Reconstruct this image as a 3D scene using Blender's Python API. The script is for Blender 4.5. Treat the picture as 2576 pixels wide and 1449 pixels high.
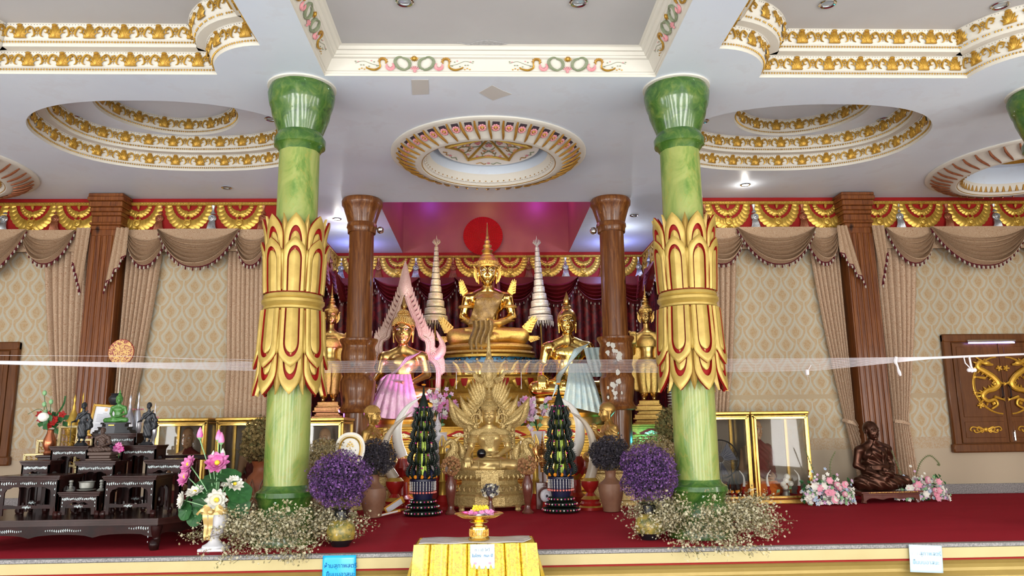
import bpy, bmesh, math, random
import numpy as np
from mathutils import Vector, Matrix, Euler, geometry
random.seed(7); np.random.seed(7)
PI = math.pi; sin = math.sin; cos = math.cos
SC = bpy.context.scene; COL = SC.collection
for o in list(bpy.data.objects): bpy.data.objects.remove(o)
# ---------------- camera -------------------------------------------------
EYE = 1.2; FPX = 1900.0; PT, YW, RL = .18467, .03508, -.01235
_F = Vector((sin(YW)*cos(PT), cos(YW)*cos(PT), sin(PT)))
_R = Vector((cos(YW), -sin(YW), 0)); _U = _R.cross(_F)
_R2 = cos(RL)*_R + sin(RL)*_U; _U2 = -sin(RL)*_R + cos(RL)*_U
cam_d = bpy.data.cameras.new('camera'); cam = bpy.data.objects.new('camera', cam_d); COL.objects.link(cam)
cam_d.sensor_width = 36; cam_d.sensor_fit = 'HORIZONTAL'; cam_d.lens = FPX/2576*36; cam_d.clip_start = .05; cam_d.clip_end = 200
M3 = Matrix((_R2, _U2, -_F)).transposed()
cam.matrix_world = Matrix.Translation((0, 0, EYE)) @ M3.to_4x4()
SC.camera = cam
SC.view_settings.view_transform = 'Standard'; SC.view_settings.look = 'None'; SC.view_settings.gamma = 1; SC.view_settings.exposure = 0.08
SC.view_settings.use_curve_mapping = False
# ---------------- world and large lights ---------------------------------
W = bpy.data.worlds.new('world'); SC.world = W; W.use_nodes = True
W.node_tree.nodes['Background'].inputs[0].default_value = (.86, .92, 1, 1)
W.node_tree.nodes['Background'].inputs[1].default_value = .4
def area(name, loc, target, sx, sy, power, col=(1, 1, 1)):
    l = bpy.data.lights.new(name, 'AREA'); l.shape = 'RECTANGLE'; l.size = sx; l.size_y = sy; l.energy = power; l.color = col
    o = bpy.data.objects.new(name, l); COL.objects.link(o); o.location = loc
    o.rotation_euler = (Vector(target)-Vector(loc)).to_track_quat('-Z', 'Y').to_euler(); return o
def spot(name, loc, target, power, col, deg=50, blend=.6, r=.05):
    l = bpy.data.lights.new(name, 'SPOT'); l.energy = power; l.color = col; l.spot_size = math.radians(deg); l.spot_blend = blend; l.shadow_soft_size = r
    o = bpy.data.objects.new(name, l); COL.objects.link(o); o.location = loc
    o.rotation_euler = (Vector(target)-Vector(loc)).to_track_quat('-Z', 'Y').to_euler(); return o
def point(name, loc, power, col, r=.05):
    l = bpy.data.lights.new(name, 'POINT'); l.energy = power; l.color = col; l.shadow_soft_size = r
    o = bpy.data.objects.new(name, l); COL.objects.link(o); o.location = loc; return o
for k, x in enumerate((-8.2, -2.9, 2.9, 8.2)): area('daylight_door', (x, -7.85, 1.55), (x*.9, 10, 1.6), 2.2, 3.9, 620, (1, .98, .95))
for y in (-4.5, 0, 4.2):
    area('daylight_side_door', (-11.35, y, 1.5), (0, y+3.5, 1.9), 1.9, 3.6, 240, (.95, .98, 1)); area('daylight_side_door', (11.35, y, 1.5), (0, y+3.5, 1.9), 1.9, 3.6, 240, (1, .98, .95))
spot('niche_spot', (-1.95, 13.28, 4.68), (.0, 15.8, 4.3), 260, (1, .86, .6), 42); spot('niche_spot', (2.03, 13.28, 4.68), (.1, 15.8, 3.7), 260, (1, .86, .6), 46)
spot('pink_spot', (-.75, 13.2, 1.75), (-1.6, 14.4, 2.7), 130, (1, .25, .85), 75); spot('blue_spot', (2.35, 13.5, 1.6), (1.65, 14.3, 2.2), 90, (.25, .8, 1), 75)
point('violet_led', (-1.4, 16.6, 6.8), 20, (.4, .1, 1), .1); point('magenta_led', (1.3, 16.6, 6.8), 20, (.75, .1, 1), .1); point('amber_led', (.0, 16.2, 6.8), 16, (1, .6, .25), .1)
point('blue_led', (-2.9, 16.6, 4.95), 22, (.3, .35, 1)); point('blue_led', (2.9, 16.6, 4.95), 26, (.35, .4, 1)); point('white_led', (-2.9, 15.3, 4.9), 14, (.9, .92, 1)); point('white_led', (2.9, 15.3, 4.9), 14, (.9, .92, 1))
point('cyan_led', (2.95, 13.5, .95), 16, (.05, .85, 1)); point('violet_led', (-2.75, 13.6, 1.5), 14, (.6, .15, 1)); point('altar_glow', (-1.15, 13.25, .8), 34, (.95, 1, .95)); point('altar_glow', (1.35, 13.25, .8), 34, (.95, 1, .95))
# ---------------- pixel to world (2576x1449) ------------------------------
def ray(px, py): return _R2*((px-1288)/FPX) - _U2*((py-724.5)/FPX) + _F
def at(px, py, Y):
    r = ray(px, py); p = r*(Y/r.y); return Vector((p.x, Y, p.z+EYE))
def atz(px, py, z):
    r = ray(px, py); p = r*((z-EYE)/r.z); return Vector((p.x, p.y, z))
# ---------------- mesh builder -------------------------------------------
class MB:
    def __init__(s): s.v = []; s.f = []; s.m = []; s.M = Matrix.Identity(4)
    def add(s, vs, fs, mi=0, M=None):
        n = len(s.v); T = s.M if M is None else s.M @ M
        if T == Matrix.Identity(4): s.v += [tuple(p) for p in vs]
        else: s.v += [tuple(T @ Vector(p)) for p in vs]
        s.f += [tuple(i+n for i in f) for f in fs]
        s.m += (list(mi) if isinstance(mi, (list, tuple)) else [mi]*len(fs)); return s
    def box(s, x0, x1, y0, y1, z0, z1, mi=0, b=0, M=None):
        if x0 > x1: x0, x1 = x1, x0
        if y0 > y1: y0, y1 = y1, y0
        if z0 > z1: z0, z1 = z1, z0
        if b <= 0:
            vs = [(x, y, z) for x in (x0, x1) for y in (y0, y1) for z in (z0, z1)]
            return s.add(vs, [(0, 1, 3, 2), (4, 6, 7, 5), (0, 4, 5, 1), (2, 3, 7, 6), (0, 2, 6, 4), (1, 5, 7, 3)], mi, M)
        b = min(b, (x1-x0)*.45, (y1-y0)*.45, (z1-z0)*.45); vs = []
        for ix in (0, 1):
            for iy in (0, 1):
                for iz in (0, 1):
                    X, Y, Z = (x0, x1)[ix], (y0, y1)[iy], (z0, z1)[iz]; sx, sy, sz = (b, -b)[ix], (b, -b)[iy], (b, -b)[iz]
                    vs += [(X, Y+sy, Z+sz), (X+sx, Y, Z+sz), (X+sx, Y+sy, Z)]
        c = lambda ix, iy, iz, k: (ix*4+iy*2+iz)*3+k
        fs = [(c(0,0,0,0), c(0,0,1,0), c(0,1,1,0), c(0,1,0,0)), (c(1,0,0,0), c(1,1,0,0), c(1,1,1,0), c(1,0,1,0)),
              (c(0,0,0,1), c(1,0,0,1), c(1,0,1,1), c(0,0,1,1)), (c(0,1,0,1), c(0,1,1,1), c(1,1,1,1), c(1,1,0,1)),
              (c(0,0,0,2), c(0,1,0,2), c(1,1,0,2), c(1,0,0,2)), (c(0,0,1,2), c(1,0,1,2), c(1,1,1,2), c(0,1,1,2))]
        for a in (0, 1):
            for d in (0, 1):
                fs += [(c(a,d,0,0), c(a,d,1,0), c(a,d,1,1), c(a,d,0,1)), (c(a,0,d,0), c(a,1,d,0), c(a,1,d,2), c(a,0,d,2)), (c(0,a,d,1), c(1,a,d,1), c(1,a,d,2), c(0,a,d,2))]
        for a in (0, 1):
            for d in (0, 1):
                for e in (0, 1): fs.append((c(a,d,e,0), c(a,d,e,1), c(a,d,e,2)))
        return s.add(vs, fs, mi, M)
    def lathe(s, prof, n=32, c=(0, 0, 0), mi=0, M=None, sx=1, sy=1, wob=None, cap=True):
        vs = []
        for r, z in prof:
            for k in range(n):
                a = 2*PI*k/n; rr = r*(wob(a, z) if wob else 1)
                vs.append((c[0]+rr*cos(a)*sx, c[1]+rr*sin(a)*sy, c[2]+z))
        fs = []; mm = []
        for i in range(len(prof)-1):
            for k in range(n):
                fs.append((i*n+k, i*n+(k+1) % n, (i+1)*n+(k+1) % n, (i+1)*n+k)); mm.append(mi(i) if callable(mi) else mi)
        if cap and prof[0][0] > 1e-6: fs.append(tuple(range(n))[::-1]); mm.append(mm[0])
        if cap and prof[-1][0] > 1e-6: fs.append(tuple((len(prof)-1)*n+k for k in range(n))); mm.append(mm[-1])
        return s.add(vs, fs, mm, M)
    def tube(s, pts, r, n=8, mi=0, M=None, closed=False, cap=True, flat=1.0):
        pts = [Vector(p) for p in pts]; N = len(pts)
        rs = list(r) if isinstance(r, (list, tuple)) else [r]*N
        T = []
        for i in range(N):
            a = pts[(i-1) % N] if (closed or i > 0) else pts[i]; b = pts[(i+1) % N] if (closed or i < N-1) else pts[i]
            d = b-a; T.append(d.normalized() if d.length > 1e-9 else Vector((0, 0, 1)))
        u = T[0].orthogonal().normalized()
        if abs(T[0].y) < .9: u = (Vector((0, 1, 0)) - T[0]*T[0].y).normalized()
        vs = []
        for i in range(N):
            u = (u - T[i]*u.dot(T[i])); u = u.normalized() if u.length > 1e-6 else T[i].orthogonal().normalized()
            w = T[i].cross(u)
            for k in range(n):
                a = 2*PI*k/n; vs.append(pts[i] + (u*cos(a)*flat + w*sin(a))*rs[i])
        fs = [(i*n+k, i*n+(k+1) % n, ((i+1) % N)*n+(k+1) % n, ((i+1) % N)*n+k) for i in range(N if closed else N-1) for k in range(n)]
        if cap and not closed: fs += [tuple(range(n))[::-1], tuple((N-1)*n+k for k in range(n))]
        return s.add(vs, fs, mi, M)
    def ball(s, c, r, n=12, m=8, mi=0, M=None):
        rx, ry, rz = (r if isinstance(r, (list, tuple)) else (r, r, r)); vs = [(c[0], c[1], c[2]-rz)]
        for i in range(1, m):
            p = -PI/2+PI*i/m
            for k in range(n): a = 2*PI*k/n; vs.append((c[0]+rx*cos(p)*cos(a), c[1]+ry*cos(p)*sin(a), c[2]+rz*sin(p)))
        vs.append((c[0], c[1], c[2]+rz)); fs = [(0, 1+(k+1) % n, 1+k) for k in range(n)]
        for i in range(m-2):
            for k in range(n): a = 1+i*n; fs.append((a+k, a+(k+1) % n, a+n+(k+1) % n, a+n+k))
        e = len(vs)-1; a = 1+(m-2)*n; fs += [(a+k, a+(k+1) % n, e) for k in range(n)]
        return s.add(vs, fs, mi, M)
    def grid(s, fn, nu, nv, mi=0, M=None, close_u=False):
        vs = [fn(i/nu, j/nv) for j in range(nv+1) for i in range(nu+(0 if close_u else 1))]; w = nu if close_u else nu+1
        fs = []; mm = []
        for j in range(nv):
            for i in range(nu):
                i2 = (i+1) % w; fs.append((j*w+i, j*w+i2, (j+1)*w+i2, (j+1)*w+i)); mm.append(mi((i+.5)/nu, (j+.5)/nv) if callable(mi) else mi)
        return s.add(vs, fs, mm, M)
    def prism(s, poly, y0, y1, mi=0, M=None, holes=()):
        """poly of (x,z), extruded along y; holes are lists of (x,z)"""
        loops = [list(poly)]+[list(h) for h in holes]
        tri = geometry.tessellate_polygon([[Vector((x, z, 0)) for x, z in l] for l in loops])
        flat = [p for l in loops for p in l]; n = len(flat)
        vs = [(x, y0, z) for x, z in flat]+[(x, y1, z) for x, z in flat]
        fs = [tuple(t) for t in tri]+[tuple(i+n for i in t[::-1]) for t in tri]; k = 0
        for l in loops:
            m = len(l); fs += [(k+i, k+(i+1) % m, n+k+(i+1) % m, n+k+i) for i in range(m)]; k += m
        return s.add(vs, fs, mi, M)
    def mesh(s, name, mats, smooth=True, angle=38):
        me = bpy.data.meshes.new(name); me.from_pydata(s.v, [], s.f)
        for m in (mats if isinstance(mats, (list, tuple)) else [mats]): me.materials.append(m)
        if any(s.m): me.polygons.foreach_set('material_index', s.m)
        me.validate()
        bm = bmesh.new(); bm.from_mesh(me); bmesh.ops.recalc_face_normals(bm, faces=bm.faces); bm.to_mesh(me); bm.free()
        if smooth: me.shade_smooth(); me.set_sharp_from_angle(angle=math.radians(angle))
        me.update(); return me
    def build(s, name, mats, parent=None, loc=None, rot=None, smooth=True, angle=38, stuff=False, label=None):
        o = link(name, s.mesh(name, mats, smooth, angle), parent, loc, rot)
        if stuff: o['kind'] = 'stuff'
        if label: o['label'] = label
        return o
def link(name, data, parent=None, loc=None, rot=None, mat=None):
    o = bpy.data.objects.new(name, data); COL.objects.link(o)
    if parent: o.parent = parent
    if mat is not None: o.matrix_basis = mat
    if loc is not None: o.location = loc
    if rot is not None: o.rotation_euler = rot
    return o
def tag(o, label=None, cat=None, group=None, kind=None):
    for k, v in (('label', label), ('category', cat), ('group', group), ('kind', kind)):
        if v: o[k] = v
    return o
def thing(name, label, cat, loc=(0, 0, 0), rz=0, group=None):
    o = link(name, None, None, loc, (0, 0, rz)); o.empty_display_size = .1; return tag(o, label, cat, group)
def copy_tree(o, loc=None, rot=None, label=None, group=None, parent=None, scale=None):
    c = o.copy(); COL.objects.link(c)
    if parent: c.parent = parent
    if loc is not None: c.location = loc
    if rot is not None: c.rotation_euler = rot
    if scale is not None: c.scale = scale
    if label: c['label'] = label
    if group: c['group'] = group
    for ch in list(o.children): copy_tree(ch, parent=c)
    return c
def struct(name, mb, mats, parent=None, **k):
    o = mb.build(name, mats, parent, **k)
    if not parent: o['kind'] = 'structure'
    return o
def arc(cx, cy, r, a0, a1, n, ry=None):
    return [(cx+r*cos(a0+(a1-a0)*i/n), cy+(ry or r)*sin(a0+(a1-a0)*i/n)) for i in range(n+1)]
def smooth_path(pts, n=6):
    """Catmull-Rom through points"""
    P = [Vector(p) for p in pts]; P = [P[0]*2-P[1]]+P+[P[-1]*2-P[-2]]; out = []
    for i in range(1, len(P)-2):
        a, b, c, d = P[i-1], P[i], P[i+1], P[i+2]
        for k in range(n):
            t = k/n; out.append(.5*((2*b)+(c-a)*t+(2*a-5*b+4*c-d)*t*t+(3*b-a-3*c+d)*t**3))
    return out+[P[-2]]
# ---------------- materials ----------------------------------------------
class NT:
    def __init__(s, name):
        s.m = bpy.data.materials.new(name); s.m.use_nodes = True; s.t = s.m.node_tree; s.b = s.t.nodes['Principled BSDF']
    def n(s, typ, **k):
        x = s.t.nodes.new(typ)
        for a, v in k.items():
            if a.startswith('i_'): 
                key = a[2:]; key = int(key) if key.isdigit() else key.replace('_', ' '); s.inp(x.inputs[key], v)
            else: setattr(x, a, v)
        return x
    def inp(s, i, v):
        if isinstance(v, bpy.types.NodeSocket): s.t.links.new(v, i)
        elif isinstance(v, tuple) and len(v) == 3 and i.type == 'RGBA': i.default_value = (*v, 1)
        else: i.default_value = v
    def math(s, op, a, b=0.0, c=None, clamp=False):
        x = s.n('ShaderNodeMath', operation=op, use_clamp=clamp); s.inp(x.inputs[0], a); s.inp(x.inputs[1], b)
        if c is not None: s.inp(x.inputs[2], c)
        return x.outputs[0]
    def mix(s, f, a, b, mode='MIX'):
        x = s.n('ShaderNodeMix', data_type='RGBA', blend_type=mode); s.inp(x.inputs[0], f); s.inp(x.inputs[6], a); s.inp(x.inputs[7], b); return x.outputs[2]
    def ramp(s, f, stops, interp='LINEAR'):
        x = s.n('ShaderNodeValToRGB'); x.color_ramp.interpolation = interp; e = x.color_ramp.elements
        while len(e) < len(stops): e.new(.5)
        for q, (p, c) in zip(e, stops): q.position = p; q.color = (*c, 1) if len(c) == 3 else c
        s.inp(x.inputs[0], f); return x.outputs[0]
    def coord(s, kind='Object', scale=(1, 1, 1), rot=(0, 0, 0)):
        c = s.n('ShaderNodeTexCoord').outputs[kind]; mp = s.n('ShaderNodeMapping'); s.inp(mp.inputs[0], c); mp.inputs['Scale'].default_value = scale; mp.inputs['Rotation'].default_value = rot
        return mp.outputs[0]
    def noise(s, vec, scale, detail=3, rough=.5, dist=0):
        x = s.n('ShaderNodeTexNoise'); s.inp(x.inputs['Vector'], vec); x.inputs['Scale'].default_value = scale; x.inputs['Detail'].default_value = detail
        x.inputs['Roughness'].default_value = rough; x.inputs['Distortion'].default_value = dist; return x.outputs[0]
    def voro(s, vec, scale, feature='F1', out=0):
        x = s.n('ShaderNodeTexVoronoi', feature=feature); s.inp(x.inputs['Vector'], vec); x.inputs['Scale'].default_value = scale; return x.outputs[out]
    def bump(s, h, strength=.3, dist=.01):
        x = s.n('ShaderNodeBump'); x.inputs['Strength'].default_value = strength; x.inputs['Distance'].default_value = dist; s.inp(x.inputs['Height'], h); s.inp(s.b.inputs['Normal'], x.outputs[0])
    def set(s, **k):
        for a, v in k.items(): s.inp(s.b.inputs[a.replace('_', ' ')], v)
        return s
def mat(name, col, rough=.6, metal=0, col2=None, scale=8, bump=0, bscale=60, bdist=.004, coat=0, spec=None, emit=None, estr=0, alpha=None, trans=None, voro=False, sheen=0):
    m = NT(name); c = m.coord()
    m.set(Roughness=rough, Metallic=metal, Coat_Weight=coat)
    if coat: m.set(Coat_Roughness=.08)
    
    if spec is None and rough >= .6: spec = .12
    if spec is not None: m.set(Specular_IOR_Level=spec)
    if col2: m.set(Base_Color=m.ramp(m.noise(c, scale, 5, .6), [(.3, col), (.7, col2)]))
    else: m.set(Base_Color=col)
    if bump: m.bump(m.voro(c, bscale) if voro else m.noise(c, bscale, 4), bump, bdist)
    if emit: m.set(Emission_Color=emit, Emission_Strength=estr)
    if alpha is not None: m.set(Alpha=alpha)
    if trans is not None: m.set(Transmission_Weight=trans)
    return m.m
MT = {}
def init_mats():
    g = MT
    g['gold'] = mat('gold_leaf', (.6, .39, .07), .34, .6, (.42, .25, .04), 12, .25, 40)
    g['goldfine'] = mat('carved_gold', (.82, .55, .16), .34, .9, (.6, .37, .1), 30, .55, 130, .005, voro=True)
    g['goldsat'] = mat('satin_gold', (.78, .52, .17), .3, 1, (.68, .44, .14), 10)
    g['goldpaint'] = mat('gold_paint', (.55, .33, .05), .4, .5, (.36, .19, .025), 25, .3, 50)
    g['goldpol'] = mat('polished_gold', (.9, .62, .18), .16, 1)
    g['collargold'] = mat('ochre_gold_paint', (.5, .35, .085), .36, .3, (.36, .24, .05), 6, .2, 30)
    g['silver'] = mat('silver_paint', (.5, .51, .53), .35, .8, (.32, .33, .35), 20, .3, 50)
    g['copper'] = mat('copper_paint', (.33, .12, .05), .4, .5, (.2, .06, .03), 20, .3, 50)
    g['redpaint'] = mat('red_paint', (.3, .012, .01), .5, 0, (.24, .009, .008), 4, spec=.15)
    g['white'] = mat('white_plaster', (.62, .6, .54), .65)
    g['ceil'] = None
    m = NT('lavender_ceiling_paint'); c = m.coord()
    n1 = m.noise(c, .55, 4, .6); n2 = m.noise(c, 2.2, 5, .6)
    col = m.ramp(n1, [(.35, (.58, .65, .76)), (.65, (.64, .71, .8))]); col = m.mix(m.ramp(n2, [(.56, (0, 0, 0)), (.62, (.22, .22, .22))]), col, (.52, .53, .6))
    m.set(Base_Color=col, Roughness=.42); g['ceil'] = m.m
    g['ceilin'] = mat('grey_tray_paint', (.46, .46, .47), .55, 0, (.42, .42, .43), .8)
    m = NT('red_carpet'); c = m.coord(); n = m.noise(c, 500, 2); l = m.noise(m.coord(scale=(.3, 1.2, 1)), 1.2, 4, .6)
    col = m.ramp(l, [(.3, (.33, .016, .028)), (.7, (.4, .022, .036))]); m.set(Base_Color=m.mix(m.math('MULTIPLY', n, .5), col, (.28, .012, .02)), Roughness=.9, Specular_IOR_Level=.06); m.bump(n, .5, .004); g['carpet'] = m.m
    m = NT('granite'); c = m.coord(); v = m.voro(c, 70, out=1); m.set(Base_Color=m.ramp(m.noise(c, 60, 4, .7), [(.3, (.05, .05, .055)), (.5, (.22, .21, .21)), (.75, (.42, .4, .38))]), Roughness=.35); g['granite'] = m.m
    g['creamgold'] = mat('yellow_step_paint', (.5, .42, .2), .4, .1, (.45, .36, .16), 1.5)
    # green marble
    m = NT('light_green_marble'); c = m.coord(rot=(.5, .3, 0), scale=(1, 1, .45))
    n = m.noise(c, 3.2, 7, .62, 1.6); n2 = m.noise(c, 1.3, 4, .6, .8)
    col = m.ramp(n, [(.3, (.06, .14, .02)), (.43, (.14, .235, .045)), (.56, (.26, .32, .085)), (.78, (.35, .36, .13))])
    col = m.mix(m.ramp(n2, [(.42, (0, 0, 0)), (.62, (.7, .7, .7))]), col, (.29, .31, .09))
    vein = m.math('ABSOLUTE', m.math('SUBTRACT', m.noise(c, 2.3, 5, .6, 2.5), .5)); col = m.mix(m.ramp(vein, [(0, (.8, .8, .8)), (.012, (0, 0, 0))]), col, (.3, .28, .06))
    m.set(Base_Color=col, Roughness=.32, Specular_IOR_Level=.35, Coat_Weight=.12, Coat_Roughness=.06); g['marble'] = m.m
    m = NT('dark_green_marble'); c = m.coord(); n = m.noise(c, 6, 7, .65, 1.2)
    chip = m.ramp(m.noise(c, 9, 5, .7), [(.69, (0, 0, 0)), (.7, (1, 1, 1))])
    m.set(Base_Color=m.mix(chip, m.ramp(n, [(.3, (.014, .055, .008)), (.5, (.045, .12, .018)), (.7, (.13, .19, .035))]), (.6, .7, .6)), Roughness=.25, Coat_Weight=.3); g['marbled'] = m.m
    def wood(name, a, b, c3, sc=(14, 14, .9), rough=.32, coat=.25, knots=True):
        m = NT(name); c = m.coord(scale=sc); n = m.noise(c, 1.6, 6, .65, .8); f = m.noise(c, 6, 3, .6)
        col = m.ramp(n, [(.25, a), (.5, b), (.75, c3)]); col = m.mix(m.math('MULTIPLY', f, .45), col, a)
        if knots:
            k = m.voro(m.coord(scale=(1, 1, .6)), 2.6); col = m.mix(m.ramp(k, [(.05, (.95, .95, .95)), (.15, (0, 0, 0))]), col, (a[0]*.25, a[1]*.25, a[2]*.25))
        m.set(Base_Color=col, Roughness=rough, Coat_Weight=coat, Coat_Roughness=.12, Specular_IOR_Level=.3); m.bump(f, .15, .004); return m.m
    g['wood'] = wood('varnished_trunk_wood', (.055, .014, .004), (.19, .062, .013), (.4, .17, .042))
    g['pilwood'] = wood('reddish_pilaster_wood', (.055, .012, .004), (.2, .058, .012), (.36, .13, .028), (22, 22, .8), .4, .15)
    g['doorwood'] = wood('teak_door_wood', (.07, .022, .006), (.14, .048, .012), (.19, .07, .018), (10, 10, 1), .35, .2, False)
    g['black'] = mat('black_lacquer', (.008, .004, .004), .3, 0, (.028, .006, .005), 5, coat=.08, spec=.12)
    g['blacktop'] = mat('dark_lacquer_top', (.016, .006, .005), .26, 0, (.035, .01, .008), 3, coat=.15, spec=.25)
    g['pearl'] = mat('mother_of_pearl', (.62, .68, .7), .25, .3, (.45, .6, .6), 60)
    # wallpaper: ogee lattice with a figure in each teardrop
    m = NT('damask_wallpaper'); tc = m.n('ShaderNodeTexCoord').outputs['Object']; sp = m.n('ShaderNodeSeparateXYZ'); m.inp(sp.inputs[0], tc)
    base = (.45, .34, .2); light = (.46, .43, .34); dark = (.42, .28, .14)
    fine = m.noise(tc, 34, 2, .5, 1.5); fig = m.ramp(fine, [(.49, (0, 0, 0)), (.52, (1, 1, 1))])
    qs = []; vs_ = []
    for sh in (0, .5):
        U = m.math('SUBTRACT', m.math('FRACT', m.math('ADD', m.math('DIVIDE', sp.outputs[0], .385), sh)), .5); V = m.math('SUBTRACT', m.math('FRACT', m.math('ADD', m.math('DIVIDE', sp.outputs[2], .45), sh)), .5)
        V = m.math('DIVIDE', m.math('ADD', V, .04), .4); w = m.math('SQRT', m.math('MAXIMUM', m.math('SUBTRACT', 1, m.math('MULTIPLY', V, V)), .0001))
        top = m.math('MULTIPLY', m.math('POWER', m.math('MAXIMUM', m.math('SUBTRACT', 1, V), 0), 1.5), .78); w = m.math('MULTIPLY', m.math('SMOOTH_MIN', w, top, .15), .34)
        d = m.math('MULTIPLY', m.math('SUBTRACT', m.math('ABSOLUTE', U), w), 1)
        qs.append(d)
    q = m.math('MINIMUM', *qs)
    inner = m.mix(m.math('MULTIPLY', m.math('LESS_THAN', q, -.15), m.math('ADD', .3, m.math('MULTIPLY', fig, .6))), (.46, .38, .26), dark)
    outer = m.mix(m.math('MULTIPLY', fig, .7), (.46, .36, .23), (.44, .31, .17))
    col = m.mix(m.math('LESS_THAN', q, 0.0), outer, inner)
    col = m.mix(m.math('LESS_THAN', m.math('ABSOLUTE', m.math('ADD', q, .015)), .05), col, light)
    z = sp.outputs[2]; dado = m.math('LESS_THAN', z, .98); plain = m.mix(m.math('MULTIPLY', fig, m.math('GREATER_THAN', z, .78)), (.44, .36, .26), (.42, .3, .18))
    stripe = m.math('MULTIPLY', m.math('GREATER_THAN', z, 1.66), m.math('LESS_THAN', z, 1.74)); col = m.mix(stripe, col, (.42, .33, .21)); col = m.mix(dado, col, plain)
    m.set(Base_Color=col, Roughness=.7, Specular_IOR_Level=.15); g['wallpaper'] = m.m
    def cloth(name, a, b, sc=26, rough=.75, th=.5, sheen=.2):
        m = NT(name); c = m.coord(); w = m.n('ShaderNodeTexVoronoi'); m.inp(w.inputs['Vector'], c); w.inputs['Scale'].default_value = sc
        r = m.math('ABSOLUTE', m.math('SINE', m.math('MULTIPLY', w.outputs[0], 14)))
        r2 = m.noise(c, sc*.8, 2, .5, 2.5); f = m.ramp(m.math('MULTIPLY', r, r2), [(.22, (1, 1, 1)), (.34, (0, 0, 0))])
        m.set(Base_Color=m.mix(f, a, b), Roughness=rough, Specular_IOR_Level=.15); return m.m
    g['curtain'] = cloth('beige_brocade_curtain', (.54, .41, .29), (.34, .19, .11))
    g['swagcloth'] = cloth('tan_brocade_swag', (.46, .33, .22), (.32, .19, .11), 22, .5)
    m = NT('red_velvet'); c = m.coord(); n = m.noise(c, 7, 3, .6, 1); m.set(Base_Color=m.ramp(n, [(.42, (.17, .008, .008)), (.52, (.06, .004, .006))]), Roughness=.5); g['velvet'] = m.m
    g['velvetp'] = mat('red_satin_swag', (.16, .01, .01), .38, 0, (.11, .006, .008), 5, sheen=.3)
    g['maroon'] = mat('maroon_braid', (.1, .012, .02), .7)
    g['fringe'] = mat('white_fringe', (.5, .45, .38), .8)
    g['pink'] = mat('pink_paint', (.6, .2, .24), .5, 0, (.7, .35, .36), 30)
    g['olive'] = mat('olive_paint', (.16, .2, .12), .5, 0, (.25, .28, .18), 20)
    g['brownpaint'] = mat('brown_gold_paint', (.33, .16, .02), .4, .4, (.45, .25, .05), 10)
    g['peach'] = mat('peach_paint', (.72, .38, .25), .5)
    g['dark'] = mat('dark_recess', (.05, .035, .045), .7)
    g['redlac'] = mat('glossy_red_panel', (.34, .1, .07), .38, 0, (.3, .07, .07), 1.5, coat=.0)
    g['chrome'] = mat('chrome', (.6, .6, .6), .15, 1); g['bulb'] = mat('frosted_glass', (.35, .4, .45), .2, .3)
    g['lamp_on'] = mat('lit_lamp', (1, 1, 1), .5, emit=(1, .95, .85), estr=14)
init_mats()
# ---------------- structure: ceiling, walls, floor ------------------------
CZ = 5.35; CX = .07; WY = 13.3; NY = 17.6; NXL, NXR = -3.58, 3.82
def notch_rect(x0, x1, y0, y1, r):
    """rectangle with concave quarter circle corners, counter-clockwise"""
    p = []
    p += [(x0+r*cos(a), y0+r*sin(a)) for a in np.linspace(PI/2, 0, 13)]
    p += [(x1+r*cos(a), y0+r*sin(a)) for a in np.linspace(PI, PI/2, 13)]
    p += [(x1+r*cos(a), y1+r*sin(a)) for a in np.linspace(-PI/2, -PI, 13)]
    p += [(x0+r*cos(a), y1+r*sin(a)) for a in np.linspace(0, -PI/2, 13)]
    return p
def superell(cx, cy, a, b, n, N=72):
    out = []
    for k in range(N):
        t = 2*PI*k/N; c, s = cos(t), sin(t); out.append((cx+a*math.copysign(abs(c)**(2/n), c), cy+b*math.copysign(abs(s)**(2/n), s)))
    return out
TRL = notch_rect(-6.42, -2.45, 4.4, 8.4, .7); TRR = notch_rect(2.62, 6.6, 4.4, 8.42, .7)
TRC = [(-1.9, 4.4), (2.06, 4.4), (2.06, 8.42), (-1.9, 8.42)]
OVL = superell(-4.46, 10.45, 1.88, 1.33, 2.35); OVR = superell(4.6, 10.48, 1.86, 1.3, 2.35)
MED = [(.055, 11.05, 1.46), (-8.75, 11.55, 1.5), (8.95, 11.55, 1.5)]
def circ(cx, cy, r, n=64): return [(cx+r*cos(2*PI*k/n), cy+r*sin(2*PI*k/n)) for k in range(n)]
SHAFT = [(-1.97, 13.5), (1.99, 13.5), (1.99, 17.6), (-1.97, 17.6)]
DLS = [(-4.45, 12.6), (4.54, 12.5), (-2.95, 14.6), (2.95, 14.4)]
outer = [(-11.5, -8), (11.5, -8), (11.5, 13.4), (4.0, 13.4), (4.0, 17.8), (-3.8, 17.8), (-3.8, 13.4), (-11.5, 13.4)]
holes = [TRL, TRR, TRC, OVL, OVR, SHAFT]+[circ(x, y, 1.2) for x, y, r in MED]
loops = [outer]+holes
tri = geometry.tessellate_polygon([[Vector((x, y, 0)) for x, y in l] for l in loops])
flat = [(x, y, CZ) for l in loops for x, y in l]
ce = MB().add(flat, [tuple(t) for t in tri])
ceiling = struct('ceiling', ce, MT['ceil'], smooth=False)
def offset(pts, d):
    n = len(pts); out = []
    for i in range(n):
        a, b, c = Vector(pts[i-1]), Vector(pts[i]), Vector(pts[(i+1) % n]); e1 = (b-a); e2 = (c-b)
        if e1.length < 1e-6: e1 = e2
        if e2.length < 1e-6: e2 = e1
        n1 = Vector((-e1.y, e1.x)).normalized(); n2 = Vector((-e2.y, e2.x)).normalized(); m = (n1+n2)
        m = m.normalized() if m.length > 1e-3 else n1; k = 1/max(.45, m.dot(n1)); out.append((b.x+m.x*d*k, b.y+m.y*d*k))
    return out
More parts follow.
